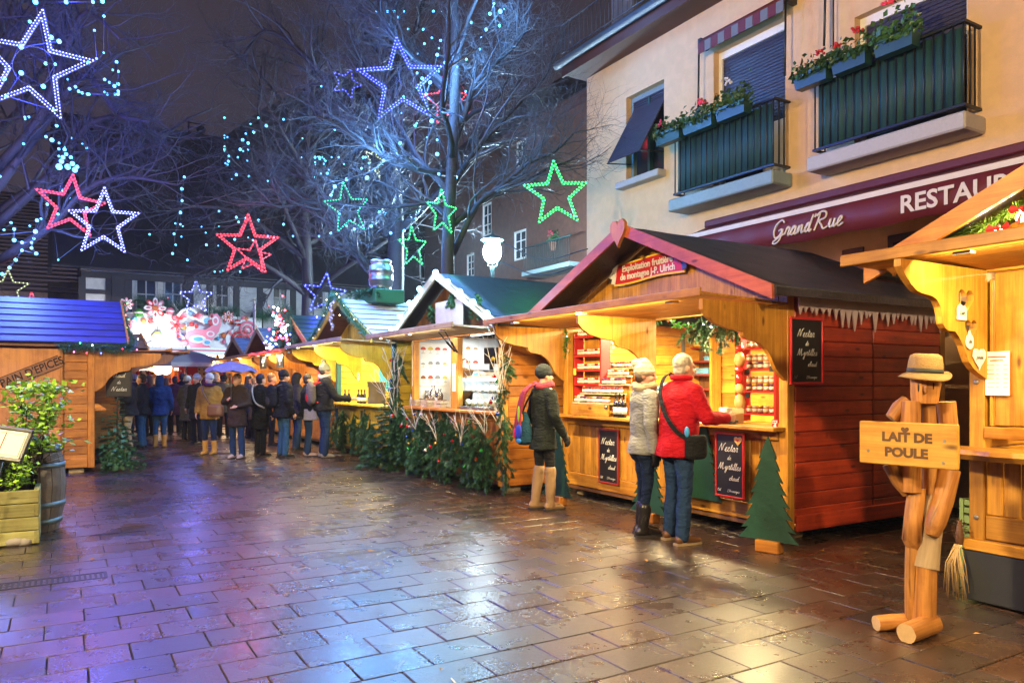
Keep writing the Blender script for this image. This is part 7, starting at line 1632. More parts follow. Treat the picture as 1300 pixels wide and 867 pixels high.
r15 = crowd(316, 556, 1.68, R(-60), 'person in navy coat at the counter of the blue roofed stall', coat=cloth('navy_coat', (.012,.018,.05)), coat_len=.66, trouser=BLACKC, hair='dark', longhair=True)
r16 = crowd(345, 566, 1.7, R(-70), 'person in rust jacket half hidden at the orange stall counter', coat=cloth('rust_jacket', (.30,.09,.03)), coat_len=.8, trouser=BLACKC, hair='brown')

for i, (px, py, H, yw, col, lb, kw) in enumerate(((171,549,1.72,60,(.02,.02,.025),'person in black coat and grey hat at the left of the glowing stall',dict(hat='cap',hatm=GREYC)),(211,551,1.62,10,(.03,.025,.02),'short person in brown black coat behind the blue hooded jacket',dict(hair='brown',longhair=True)),(232,549,1.76,-15,(.015,.018,.03),'tall bareheaded person in midnight blue coat at the end stall counter',dict(hair='dark')),(259,551,1.58,40,(.05,.02,.02),'person in dark maroon jacket between grey coats',dict(hat='cap',hatm=cloth('maroon_knit',(.10,.02,.03)))),(275,552,1.74,-30,(.02,.025,.02),'person in dark olive coat behind the mustard jacket',dict(hair='grey')),(300,553,1.7,15,(.018,.018,.02),'person in black jacket behind the lilac umbrella',dict(hat='cap')),(324,560,1.62,-55,(.06,.05,.045),'person in taupe coat beside the long black coat',dict(hair='brown')),(377,572,1.7,-60,(.02,.02,.025),'person in black anorak between the cap wearer and the dark haired person',dict(hat='hood',hatm=BLACKC)))):
    crowd(px, py, H, R(yw), lb, coat=cloth('crowd_coat_%d' % i, col), coat_len=rnd.uniform(.58,.82), trouser=rnd.choice([BLACKC, DEN, DEND]), bulk=rnd.uniform(1.0,1.2), **kw)
# ------------------------------------------------------------------ bare winter trees
def tree(name, label, loc, H, r0, seed, spread=.55, limbs=9, first=.32, reach=3.2, custom=(), twiglen=.55, dens=.62, droop=0.0):
    r = random.Random(seed); t = thing(name, label, 'tree', loc)
    trunk = [Vector((0,0,-.05))]; 
    for i in range(1, 11): u = i/10; trunk.append(Vector((r.gauss(0,.05)*H*.08+trunk[-1].x, r.gauss(0,.05)*H*.08+trunk[-1].y, H*u)))
    G().tube(trunk, [r0*(1.15 if i == 0 else (1-.80*i/10)) for i in range(11)], 12).build('trunk', M_bark, t)
    tw = G()
    def path(p, d, L, n, wob, up):
        P = [Vector(p)]; d = Vector(d).normalized()
        for i in range(n):
            d = (d+Vector((r.gauss(0,wob), r.gauss(0,wob), r.gauss(0,wob)+up))).normalized(); P.append(P[-1]+d*L/n)
        return P
    def twigs(P, ra, level):
        n = len(P)
        for i in range(1, n):
            cnt = (2 if level else 3)
            for k in range(cnt):
                if r.random() > .9*dens: continue
                d0 = (P[i]-P[i-1]).normalized(); s = Vector((r.gauss(0,1), r.gauss(0,1), r.gauss(0,.8))); s = (s-d0*s.dot(d0)).normalized(); d = d0*.75+s*.8+Vector((0,0,.12-droop))
                L = twiglen*r.uniform(.5,1.3)*(1.0 if level == 0 else .62); Q = path(P[i], d, L, 3, .22, .02-droop*.1); tw.tube(Q, [ra*.55,ra*.42,ra*.3,ra*.18], 3, 0, False)
                if level == 0: twigs(Q, ra*.62, 1)
    def limb(P, ra):
        k = len(P); G().tube(P, [ra*(1-.78*i/(k-1)) for i in range(k)], 7).build('limb', M_bark, t)
        for i in range(2, k):
            for q in range(2 if i > 2 else 1):
                d0 = (P[i]-P[i-1]).normalized(); s = Vector((r.gauss(0,1), r.gauss(0,1), r.gauss(0,.7))); s = (s-d0*s.dot(d0)).normalized()
                L = (P[-1]-P[0]).length*r.uniform(.28,.5)*(1.15-i/k*.5); Q = path(P[i], d0*.7+s*.75+Vector((0,0,.15-droop)), L, 6, .17, .03-droop*.15); rb = max(.009, ra*(1-.78*i/(k-1))*.5)
                tw.tube(Q, [rb*(1-.7*j/6) for j in range(7)], 5, 0, False); twigs(Q[1:], max(.0055, rb*.45), 0)
        twigs(P[k//2:], .009, 0)
    for pts in custom: limb([Vector(p) for p in smooth_path(pts, 3)], r0*.42)
    for i in range(limbs):
        u = first+(1-first)*(i+.5)/limbs; j = u*10; a = trunk[int(j)].lerp(trunk[min(10, int(j)+1)], j % 1); az = i*2.4+r.uniform(-.4,.4)
        L = reach*(1.15-.75*(u-first)/(1-first))*r.uniform(.8,1.15); d = Vector((math.cos(az)*spread*1.5, math.sin(az)*spread*1.5, .55+.7*u))
        limb(path(a, d, L, 9, .12, .015-droop*.12), r0*(.55-.36*u))
    stuff(tw.build('twigs', M_twig, t)); return t
pt = U(572, 400, 13.9); pt.z = 0
L_ = lambda px, py, dz=0.0: U(px, py, 13.9+dz)-pt
tree('bare_tree', 'bare icy tree with a straight trunk behind the mushroom stall', pt, 12.5, .155, 5, limbs=14, reach=3.4, custom=[
    [L_(574,325), L_(605,262,-.3), L_(637,236,-.5), L_(672,207,-.8), L_(704,193,-1), L_(728,170,-1.2)],
    [L_(575,235), L_(600,196,.1), L_(625,168,.2), L_(665,125,.3), L_(690,100,.4), L_(705,70,.4)],
    [L_(575,190), L_(590,145,-.1), L_(603,106,-.2), L_(628,82,-.3), L_(650,64,-.4), L_(668,40,-.4)],
    [L_(568,220), L_(530,215,-.3), L_(500,202,-.5), L_(465,185,-.8), L_(430,160,-1), L_(402,148,-1.2)],
    [L_(568,275), L_(548,258,.2), L_(510,262,.3), L_(470,262,.5), L_(420,258,.6)],
    [L_(570,120), L_(545,95,.2), L_(515,60,.3), L_(480,28,.5), L_(440,8,.6)]])
pt2 = U(497, 400, 17.5); pt2.z = 0; L2 = lambda px, py, dz=0.0: U(px, py, 17.5+dz)-pt2
tree('bare_tree', 'thick trunked bare tree rising behind the yellow stall roof', pt2, 13, .26, 9, limbs=13, reach=4.6, first=.36, custom=[
    [L2(490,372), L2(472,345,-.3), L2(445,310,-.5), L2(418,275,-.8), L2(398,256,-1), L2(360,262,-1.2), L2(325,258,-1.3)],
    [L2(492,300), L2(470,262,.2), L2(430,240,.3), L2(385,225,.4), L2(340,210,.5)],
    [L2(496,200), L2(462,160,-.3), L2(420,110,-.5), L2(375,60,-.6), L2(335,40,-.8), L2(310,70,-1)]])
pt3 = U(392, 400, 21.5); pt3.z = 0; L3 = lambda px, py, dz=0.0: U(px, py, 21.5+dz)-pt3
tree('bare_tree', 'bare drooping tree in front of the dark tiled roof', pt3, 10.5, .24, 12, limbs=13, reach=5.4, first=.34, droop=.22, custom=[[L3(390,375), L3(360,352,-.4), L3(320,330,-.8), L3(280,335,-1), L3(240,352,-1.3)], [L3(392,330), L3(350,300,-.3), L3(300,270,-.5), L3(250,262,-.8), L3(205,270,-1)], [L3(392,290), L3(345,240,.3), L3(300,215,.5), L3(255,212,.6)]])
pt4 = Vector((-10.9, 15.6, 0)); L4 = lambda px, py, dz=0.0: U(px, py, 15.0+dz)-pt4
tree('bare_tree', 'blue lit bare tree at the left edge holding the largest star', pt4, 13, .24, 17, limbs=15, reach=4.8, first=.34, droop=.05, custom=[
    [L4(-20,260), L4(40,180), L4(95,105,-.3), L4(118,100,-.5), L4(150,145,-.8), L4(190,155,-1)],
    [L4(-10,220), L4(50,150,-.4), L4(85,60,-.8), L4(110,15,-1), L4(152,50,-1.2)],
    [L4(-10,290), L4(60,225,.2), L4(110,160,.3), L4(160,150,.4), L4(200,170,.4)],
    [L4(0,330), L4(60,290,-.2), L4(110,240,-.4), L4(160,225,-.5), L4(225,235,-.6)],
    [L4(-20,120), L4(10,60,-.5), L4(40,10,-.6), L4(90,-30,-.7)]])
# ------------------------------------------------------------------ light stars
STARS = [  # px, py, outer radius px, depth, colour, label, yaw, tilt, inner ratio, double
    (42, 84, 74, 10.5, 'bw', 'largest star, white-blue double rope, at the upper left', .15, .16, .42, 2),
    (509, 104, 57, 13.0, 'b', 'big blue rope star before the straight tree trunk', .15, -.10, .42, 2),
    (567, 130, 32, 15.2, 'r', 'red star glimpsed behind the straight tree trunk', .5, -.2, .45, 1),
    (440, 106, 20, 16.5, 'bd', 'tiny dim blue star left of the big blue star', .4, .3, .45, 1),
    (706, 247, 44, 12.2, 'g', 'large green star hung by the corner of the peach building', .15, -.08, .42, 2),
    (561, 270, 30, 13.2, 'g', 'narrow green star left of the straight trunk', .95, -.05, .42, 1),
    (524, 314, 27, 15.0, 'g', 'lowest narrow green star just above the bulb-lit gable', .95, -.1, .42, 1),
    (441, 265, 34, 16.0, 'gd', 'faint green star among branches above the yellow stall', .75, -.2, .42, 1),
    (314, 312, 41, 17.0, 'r', 'big red star in the middle with a smaller one inside', .1, .03, .42, 2),
    (322, 326, 22, 16.6, 'r', 'small red star nested inside the big red one', .5, .1, .42, 1),
    (90, 262, 42, 13.0, 'r', 'red star at the left overlapping a white-blue one', .75, .06, .42, 2),
    (132, 283, 46, 12.6, 'bw', 'white-blue star right of the left red star', .1, .02, .42, 2),
    (249, 378, 22, 23.0, 'bw', 'small white-blue star in front of the half-timbered house', .1, 0, .42, 1),
    (412, 374, 28, 19.0, 'b', 'blue star low behind the yellow stall roof', .35, .1, .42, 1),
    (10, 366, 24, 19.0, 'y', 'pale yellow star at the left edge above the blue roof', .5, 0, .42, 1),
    (40, 387, 16, 18.0, 'r', 'red star tip rising just above the blue roof', .7, 0, .42, 1),
    (475, 205, 22, 16.5, 'y', 'thin pale yellow star seen almost edge on in the branches', 1.2, 0, .42, 1)]
SC = {'bw': ((.24,.30,1.0), 6, (.16,.19,1.0)), 'b': ((.06,.085,1.0), 8, (.05,.08,1.0)), 'bd': ((.10,.12,1.0), 3, None), 'r': ((1.0,.04,.06), 4.5, (1,.05,.08)), 'g': ((.045,1.0,.20), 5, (.05,1,.25)), 'gd': ((.02,.9,.25), 3.2, None), 'y': ((.85,1.0,.5), 1.2, None)}
def star(px, py, rp, Z, c, label, yaw, tilt, inner, dbl):
    t = thing('light_star', label, 'light star', U(px, py, Z), 0, 'illuminated stars'); t.rotation_euler = (0, tilt, yaw); Rr = rp/F*Z
    col, st, lc = SC[c]; m = glow('led_'+c, col, st*1.25, False); mt = glow('led_tube_'+c, lc or col, .35 if c == 'g' else (.6 if lc else .25), False)
    tip = lambda k, s: ((Rr*s if k % 2 == 0 else Rr*inner*s)*math.sin(math.pi*k/5), 0, (Rr*s if k % 2 == 0 else Rr*inner*s)*math.cos(math.pi*k/5))
    off = max(.014, Rr*.055)
    fr = G(); fr.tube([tip(k % 10, .955) for k in range(11)], .005, 4, 0, False); fr.tube([(Rr*inner*.8*math.cos(a), .01, Rr*inner*.8*math.sin(a)) for a in [2*math.pi*i/16 for i in range(17)]], .003, 3, 0, False); fr.build('frame', M_dark, t)
    for ring in range(dbl):
        s = 1.0 if ring == 0 else 1-off*2.6/Rr
        G().tube([(lambda q: (q[0], .004, q[2]))(tip(k % 10, s)) for k in range(11)], max(.012, .00115*Z), 6, 0, False).build('glow_band', mt, t)  # added emissive tube imitates the coloured glow around the beads
        g = G(); sp = .058*Z/14; br = .0128*Z/13
        for k in range(10):
            a, b = Vector(tip(k, s)), Vector(tip((k+1) % 10, s)); n = max(2, int((b-a).length/sp))
            for i in range(n): p = a.lerp(b, (i+.5)/n); g.octa((p.x, -.012, p.z), br)
        stuff(g.build('led_rope', m, t))
    g = G(); g.tube([(0,0,Rr),(0,0,Rr+.9)], .004, 4); g.build('hanging_wire', M_dark, t)
    if lc: lamp('star_light', 'POINT', (0, -.12, 0), {'bw': 480, 'b': 240, 'r': 90, 'g': 80}[c]*Rr*Rr*(1.0 if c != 'b' else .9), lc, t, Rr*.45).data.energy *= (1.4 if rp > 70 else 1)
for s in STARS: star(*s)
# ------------------------------------------------------------------ strings of pale blue bulbs in the trees
def bulb_chain(label, pts, Z, seed, size=.034, glowm=None, jit=.25, power=0, lc_=(.15,.44,1.0), nl=4):
    r = random.Random(seed); P = [U(x, y, Z+r.uniform(-jit, jit)) for x, y in pts]; t = thing('fairy_lights', label, 'fairy lights', P[0], 0, 'strings of pale blue bulbs'); o = P[0].copy(); P = [p-o for p in P]
    me = G().ball((0,0,0), size, 8, 5).mesh('bulb', glowm or glow('pale_blue_bulb', (.10,.50,1.0), 4.5, False))
    for p in P: ob('bulb', me, t, p, (0,0,0), r.uniform(.6,1.15))
    G().tube(P, .007, 4, 0, False).build('cable', M_dark, t)
    if power:
        for k in range(nl): lamp('bulb_glow', 'POINT', P[int((k+.5)*len(P)/nl)]+Vector((0,-.15,0)), power/nl, lc_, t, .35)
bulb_chain('pale bulbs running down from the big blue star to the left', [(627,5),(622,18),(635,15),(617,38),(634,33),(565,80),(580,85),(592,76),(555,70),(546,105),(541,120),(560,140),(527,160),(508,182),(487,204),(459,214),(466,226),(440,228),(425,237),(420,248)], 13.2, 1, power=1350, nl=5)
bulb_chain('pale bulbs low in the branches above the yellow stall', [(431,272),(420,296),(450,291),(471,287),(482,270),(488,271),(496,296),(513,293),(528,278),(440,287),(405,300)], 15.5, 2, power=500, nl=2)
bulb_chain('pale bulbs up the straight trunk', [(555,178),(555,196),(557,221),(579,226),(548,154),(536,100)], 13.6, 3)
bulb_chain('bulbs curving like an arch on the dark roof', [(328,150),(318,158),(312,170),(308,178),(305,190),(315,182),(322,168),(302,200),(316,224),(290,205),(300,222),(338,160)], 18, 4)
bulb_chain('short vertical string of bulbs hanging over the tiled roof', [(231,240),(231,255),(229,270),(229,285),(221,297),(223,311),(219,322),(234,225)], 18, 5)
bulb_chain('bulbs scattered through the left tree around the largest star', [(5,100),(38,28),(65,48),(75,53),(27,60),(58,81),(70,82),(55,110),(27,93),(8,122),(68,140),(72,160),(66,178),(82,190),(45,3),(84,3),(118,3),(130,2)], 11.5, 6, power=1150, lc_=(.045,.075,1.0), nl=3)
bulb_chain('cluster of bright bulbs hanging just above the left red star', [(78,205),(84,196),(90,200),(92,208),(86,212),(98,212),(80,200),(95,216),(75,212)], 12.6, 7, .045)
bulb_chain('loose bulbs in the lower branches at the left edge', [(5,292),(14,283),(18,291),(18,305),(28,308),(40,308),(43,303),(45,294),(52,278),(47,280),(40,315),(46,322),(28,318),(20,330),(12,340),(3,348)], 14, 8, power=500, lc_=(.15,.28,1.0), nl=2)
bulb_chain('bulbs dotted about the middle red star', [(300,276),(312,277),(298,304),(315,302),(321,305),(278,288),(340,300),(328,280),(303,282),(360,285),(372,300),(262,311)], 17.3, 9, .028)
bulb_chain('few dim bulbs along the top of the middle trees', [(640,12),(611,48),(609,63),(360,152),(383,200),(425,165),(408,110),(340,230),(384,176)], 15, 10, .02)
r_ = random.Random(77)
for k, (x0, x1, y0, y1, Z, n, lb) in enumerate(((0,150,0,120,12.5,26,'dense pale bulbs woven through the top of the left tree'),(0,110,130,330,14.5,26,'dense pale bulbs woven through the lower left tree'),(425,640,15,215,14.5,30,'dense pale bulbs woven round the big blue star'),(400,600,200,300,15.8,22,'dense pale bulbs woven low in the middle trees'),(285,345,150,250,18.5,14,'dense pale bulbs woven into the arch shape on the dark roof'),(190,380,255,345,18,16,'dense pale bulbs woven around the middle red star'))):
    P = [(r_.uniform(x0,x1), r_.uniform(y0,y1))]
    while len(P) < n: q = P[-1]; p_ = (min(x1, max(x0, q[0]+r_.gauss(0,(x1-x0)*.16))), min(y1, max(y0, q[1]+r_.gauss(0,(y1-y0)*.16)))); P.append(p_)
    bulb_chain(lb, P, Z, 50+k, .024, None, .6)
# cables across the alley
for a, b, lb in ((U(640,309,15), U(746,316,13), 'upper dark cable crossing in front of the street lamp'), (U(634,332,15), U(746,333,13), 'lower dark cable crossing in front of the street lamp'), (U(-20,300,14), U(330,235,17), 'thin cable sagging over the left of the square'), (U(100,290,16), U(420,262,17), 'thin cable over the half-timbered house')):
    o = thing('overhead_cable', lb, 'cable', a); m = (a+b)/2-Vector((0,0,.25)); G().tube([p-a for p in smooth_path([a,m,b], 8)], .012, 5).build('cable', M_dark, o)
# ------------------------------------------------------------------ street lamps
def street_lamp(label, p, h, power, col, strength, soft=.13, vis=True):
    t = thing('street_lamp', label, 'street lamp', p, 0)
    G().lathe([(.14,0),(.14,.25),(.08,.35),(.06,.9),(.055,h-.5),(.08,h-.42),(.05,h-.38)], 12).build('pole', M_tealcloth, t)
    g = G(); z = h-.38; tp = h+.32
    for a in range(4):
        c, s = math.cos(a*math.pi/2+.785), math.sin(a*math.pi/2+.785); g.tube([(.17*c,.17*s,z),(.31*c,.31*s,tp)], .012, 5)
    g.lathe([(.10,z-.02),(.10,z)], 4); g.lathe([(.32,tp),(.20,tp+.10),(.03,tp+.17),(.01,tp+.28)], 8); g.build('lantern_frame', M_tealcloth, t)
    G().ball((0,0,h), (.25,.25,.30), 16, 10).build('lamp_globe', glow('lamp_globe_%d' % power, col, power/(39.5*.0625)), t); return t
pl = U(625, 0, 20.5); pl.z = 0
SL1 = street_lamp('lit street lamp with a blazing white lantern behind the bulb-lit stall', pl, CH+(HY-320)/F*20.5, 4500, (.55,.82,1.0), 90)
street_lamp('street lamp standing on the near left side of the square', Vector((-5.6, 1.6, 0)), 5.0, 3400, (1.0,.74,.38), 60, .2)
street_lamp('street lamp standing behind the viewer on the right', Vector((1.5, -5.5, 0)), 5.6, 3000, (1.0,.72,.38), 60, .2)
# ------------------------------------------------------------------ floodlit decorations on the half-timbered house
DP = lambda px, py, y: far_house.matrix_basis @ Vector((FX(px), y, FZ(px, py)))
px_m = lambda n, px=200: n/F*(OY+UY*TF+VY*row_w(px, TF))
t = thing('decor_board', 'long white floodlit board carrying the Christmas decorations of the house', 'board', DP(155, 450, -.35), RE); L = FX(330)-FX(155); G().box(0,0,0,L,.12,px_m(52),0,.02).build('board', M_white, t)
t = thing('white_canopy', 'pale canvas canopy below the floodlit decorations', 'canopy', DP(155, 462, -.4), RE); G().add([(0,0,0),(L*1.0,0,0),(L*1.0,-.0,.62),(0,0,.62),(0,-1.4,-.25),(L,-1.4,-.25)], [(4,5,2,3),(4,3,0),(5,1,2),(0,1,5,4)]).build('canvas', M_white, t)
def flower(px, py, rp, cols, label, n=8, name='decor_flower'):
    t = thing(name, label, 'decoration', DP(px, py, -.62), RE, 'painted decorations on the house'); r = px_m(rp); g = G()
    for k in range(n):
        a = 2*math.pi*k/n; c = (r*.62*math.cos(a), r*.62*math.sin(a)); pts = []
        for i in range(10): b = 2*math.pi*i/10; u, v = r*.40*math.cos(b), r*.22*math.sin(b); pts.append((c[0]+u*math.cos(a)-v*math.sin(a), c[1]+u*math.sin(a)+v*math.cos(a)))
        G().prism(pts, -.03, .03, 'xz').build('petal', cols[k % (len(cols)-1)], t)
        pts2 = [(c[0]+(p[0]-c[0])*.5, c[1]+(p[1]-c[1])*.5) for p in pts]; G().prism(pts2, -.04, -.031, 'xz').build('petal_mark', cols[(k+1) % (len(cols)-1)], t)
    G().lathe([(r*.3,0),(r*.26,.05),(.01,.08)], 12).build('heart_disc', cols[-1], t, (0,-.03,0), (R(90),0,0))
PW, PR, PO, PB = M_white, M_redink, plain('orange_gloss', (.75,.20,.05), .5), plain('sky_gloss', (.10,.40,.65), .5); PK = plain('pink_gloss', (.75,.18,.25), .5)
flower(195, 393, 13, [PW, PK, PW, PR, PO], 'largest painted flower with white and pink petals'); flower(159, 388, 8, [PK, PW, PK], 'small pink and white flower at the left end of the decorations'); flower(221, 415, 9, [PR, PK, PR], 'red five petalled flower near the paisley bird', 5); flower(286, 404, 8, [PW, PR, PO], 'white and red flower right of the paisley bird'); flower(164, 415, 9, [PK, PW, PK], 'pale pink flower on the brightest part of the board', 6); flower(223, 428, 7, [PK, PB, PR], 'small pink and blue flower under the red one', 6)
for px, py, rp, m, lb in ((213,397,5,PK,'crimson ball hung above the decor board'),(174,399,5.5,M_holly,'light green ball on the decor board'),(197,427,5,M_lime,'lime ball at the lower edge of the decor board'),(297,411,4.5,PR,'red striped ball at the right of the board'),(190,441,6,M_white,'white ball under the decor board')):
    t = thing('decor_ball', lb, 'ball', DP(px, py, -.7), RE); G().ball((0,0,0), px_m(rp), 14, 9).build('ball', m, t); G().tube([(0,0,px_m(rp)),(0,0,px_m(rp)+.2)], .01, 4).build('cord', M_dark, t); G().lathe([(px_m(rp)*1.01,-.03),(px_m(rp)*1.01,.03)], 14).build('band', PW, t)
def decor_bird():
    t = thing('paisley_bird', 'large red and white paisley patterned bird ornament on the house front', 'ornament', DP(246, 420, -.75), RE); s = px_m(1)
    P_ = lambda x, y: ((x-246)*s, (420-y)*s)
    body = [P_(*p) for p in ((233,428),(236,422),(244,419),(256,420),(264,414),(268,406),(264,400),(270,398),(274,404),(275,412),(272,422),(266,430),(260,440),(266,446),(262,452),(256,446),(250,443),(240,443),(234,438))]
    G().prism(body, -.07, .07, 'xz').build('body', PK, t)
    def blob(cx, cy, rx_, ry_, m, d, nm): G().prism([P_(cx+rx_*math.cos(a), cy+ry_*math.sin(a)) for a in [2*math.pi*i/12 for i in range(12)]], d-.012, d, 'xz').build(nm, m, t)
    for k, (cx, cy, rx_, ry_) in enumerate(((247,432,10,5),(268,408,4,6),(258,436,6,4),(262,425,5,4))): blob(cx, cy, rx_, ry_, PW, -.0715, 'white_patch'); blob(cx, cy, rx_*.6, ry_*.6, PK if k % 2 else PB, -.085, 'inner_patch')
    tail = smooth_path([(P_(235,436)[0],0,P_(235,436)[1]), (P_(227,438)[0],0,P_(227,438)[1]), (P_(221,432)[0],0,P_(221,432)[1]), (P_(222,424)[0],0,P_(222,424)[1])], 4); G().tube(tail, [.12-.006*i for i in range(len(tail))], 8).build('tail', PK, t)
    for i in range(10): x, y = 226+i*4.6, 405-5*math.sin(i*.55); blob(x, y, 4.5, 3.6, [PR, PK, PW, PB][i % 4], -.03, 'feather')
    c = smooth_path([(P_(224,404)[0],-.02,P_(224,404)[1]), (P_(230,396)[0],-.02,P_(230,396)[1]), (P_(240,394)[0],-.02,P_(240,394)[1]), (P_(246,399)[0],-.02,P_(246,399)[1])], 4); G().tube(c, .06, 6).build('crest', PW, t)
decor_bird()
r_ = random.Random(91); dots = {k: G().ball((0,0,0), .10, 8, 6).mesh('small_ball', m) for k, m in (('red', PR), ('pink', PK), ('orange', PO), ('blue', PB), ('white', PW))}
for k in range(46):
    c = r_.choice(list(dots)); o = ob('small_ball', dots[c], None, DP(r_.uniform(157,325), r_.uniform(399,448), -.46), (0,0,0), r_.uniform(.5,1.3)); tag(o, 'small %s ball stuck on the floodlit decor board' % c, 'ball', 'small balls scattered on the decor board')
for k, (px, py) in enumerate(((180,425),(205,418),(236,408),(262,402),(292,425),(312,440))):
    t = thing('white_twigs', ['whitewashed twigs at the left of the decor board','whitewashed twigs behind the largest painted flower','whitewashed twigs left of the bird crest','whitewashed twigs above the bird head','whitewashed twigs right of the bird','whitewashed twigs at the right end of the decor board'][k], 'twigs', DP(px, py, -.55), RE); twig_spray(t, (0,0,-.3), 1.1, 7, 60+k, (r_.uniform(-1,1), 0))
for px, py, lb in ((310,420,'gingerbread coloured scroll ornament at the right end of the board'),(300,432,'red and white scroll ornament low at the right')):
    t = thing('scroll_ornament', lb, 'ornament', DP(px, py, -.6), RE); g = [(.35*(1-i/26)*math.cos(i*.5), -.02, .35*(1-i/26)*math.sin(i*.5)) for i in range(24)]; G().tube(g, .06, 7).build('scroll', PK if px > 305 else PR, t); G().prism([(.5*math.cos(a), .42*math.sin(a)) for a in [2*math.pi*i/18 for i in range(18)]], .04, .08, 'xz').build('plaque', PW, t)
for i, (px0, px1, py, lb) in enumerate(((170,212,383,'fir swag behind the largest painted flower'),(262,300,395,'fir swag with red balls below the white-blue star'),(318,345,400,'fir swag under the right window of the half-timbered house'),(205,232,391,'fir swag right of the largest painted flower'))):
    leaf_garland('fir_swag', lb, [DP(px0, py, -.5), DP((px0+px1)/2, py+3, -.5), DP(px1, py, -.5)], M_needle, n=900, spread=.34, seed=40+i, needles=True, lights='r', every=.5)
t = thing('floodlight', 'small floodlight on an arm aimed at the white decor board', 'floodlight', DP(190, 452, -2.0), RE); G().box(-.14,-.1,-.1,.14,.1,.1,0,.02).build('housing', M_dark, t); G().tube([(0,.1,0),(0,1.6,.1)], .02, 5).build('arm', M_dark, t)
lamp('flood', 'SPOT', (0,.0,.14), 5000, (1.0,.93,.82), t, .12, (R(112),0,R(10)), R(140))
lamp('flood', 'SPOT', (2.2,.0,.1), 3000, (1.0,.9,.8), t, .1, (R(112),0,0), R(140))
# ------------------------------------------------------------------ wooden planter, barrel, menu stand and shrubs at the left edge
pB_ = GP(50, 690)
t = thing('wooden_planter', 'square planter of greenish weathered boards at the left edge', 'planter', pB_, RE); D = .95
for k in range(4):
    z = .01+k*.125; gm = green_wood(0); gy = green_wood(1)
    G().box(-1.5, -.022, z, .0, .022, z+.119, 0, .006).build('plank', gm, t); G().box(-.044, .0225 if k % 2 else -.025, z, .0, D, z+.119, 0, .006).build('plank', gy, t); G().box(-1.5, D-.04, z, -.045, D, z+.119, 0, .006).build('plank', gm, t)
G().box(-1.45,.03,.0,-.05,D-.05,.42).build('soil', plain('soil',(.03,.02,.015),.9), t)
PM = Matrix.Translation(pB_) @ Matrix.Rotation(RE, 4, 'Z')
def shrub(label, p, h, rad, mat, seed, n, leaf=.035, stems=7, name='shrub', base=.3, airy=False):
    t = thing(name, label, 'shrub', p); r = random.Random(seed); g = G(); st = G(); tips = []
    for k in range(stems):
        a = r.uniform(0, 6.28); P = [Vector((r.uniform(-.08,.08), r.uniform(-.08,.08), 0))]; d = Vector((math.cos(a)*rad*.5, math.sin(a)*rad*.5, h))
        for i in range(1, 7): u = i/6; P.append(Vector((d.x*u**1.3+r.gauss(0,.02), d.y*u**1.3+r.gauss(0,.02), h*u*r.uniform(.92,1.0)))) 
        st.tube(P, [.010-.0012*i for i in range(7)], 5); tips.append(P)
        for i in range(2, 7):
            for q in range(3): e = Vector((r.gauss(0,1), r.gauss(0,1), r.uniform(-.1,.8))).normalized()*rad*r.uniform(.35,.75); st.tube([P[i], P[i]+e*.6, P[i]+e], [.005,.003,.002], 3); tips.append([P[i], P[i]+e*.5, P[i]+e])
    st.build('stem', M_bark, t)
    for k in range(n):
        P = r.choice(tips); i = r.randrange(1, len(P)); c = P[i-1].lerp(P[i], r.random())
        if c.z < base*h: continue
        c = c+Vector((r.gauss(0,.035), r.gauss(0,.035), r.gauss(0,.03))); a = Vector((r.gauss(0,1), r.gauss(0,1), r.gauss(0,.5)+.25)).normalized(); nr = (Vector((r.gauss(0,.5), r.gauss(0,.5), 1))).normalized(); b = a.cross(nr).normalized(); s = leaf*r.uniform(.6,1.2); w = s*.42
        g.add([c, c+a*s*.5+b*w, c+a*s*1.15-nr*s*.12, c+a*s*.5-b*w], [(0,1,2,3)])
    stuff(g.build('foliage', mat, t)); return t
c1 = PM @ Vector((-.06, .50, .35)); shrub('tall bright green leafy shrub growing above the planter and barrel', c1, 1.08, .42, M_lime, 3, 1500, .06, 8, base=.42)
shrub('dark green spiky bush filling the wooden planter', PM @ Vector((-.45, .42, .4)), .42, .38, M_box, 5, 3200, .05, 12, base=.0)
shrub('small lime sprig leaning over the front corner of the planter', PM @ Vector((-.22, .20, .42)), .32, .22, M_lime, 7, 420, .045, 4, base=.0)
# oak barrel
bp = GP(58, 668); bp = U(36, 0, 7.65); bp.z = 0
t = thing('oak_barrel', 'grey weathered oak barrel with blue metal hoops beside the planter', 'barrel', bp); n = 18; H = .86
pr = [(.27,0),(.315,.22),(.335,.46),(.315,.70),(.27,H)]
for k in range(n):
    a0, a1 = 2*math.pi*(k+.03)/n, 2*math.pi*(k+.97)/n; V = []
    for r_0, z in pr:
        for a in (a0, (a0+a1)/2, a1): V.append((r_0*math.cos(a), r_0*math.sin(a), z))
    V2 = []
    for r_0, z in pr:
        for a in (a0, a1): V2.append(((r_0-.03)*math.cos(a), (r_0-.03)*math.sin(a), z))
    Fc = [(i*3+j, i*3+j+1, i*3+j+4, i*3+j+3) for i in range(4) for j in range(2)]; o_ = len(V); Fc += [(o_+i*2+1, o_+i*2, o_+i*2+2, o_+i*2+3) for i in range(4)] + [(12,13,14,o_+9,o_+8)]
    Fc += [(i*3+2, o_+i*2+1, o_+i*2+3, i*3+5) for i in range(4)] + [(o_+i*2, i*3, i*3+3, o_+i*2+2) for i in range(4)]
    G().add(V+V2, Fc).build('stave', M_barrel, t)
hoop = plain('blue_grey_hoop', (.16,.26,.34), .45, .5, dirt=.3)
for z, r_0 in ((.10,.298),(.27,.326),(.66,.324),(.82,.297)): G().lathe([(r_0-.008,z-.025),(r_0+.004,z-.025),(r_0+.004,z+.025),(r_0-.008,z+.025)], 24).build('hoop', hoop, t)
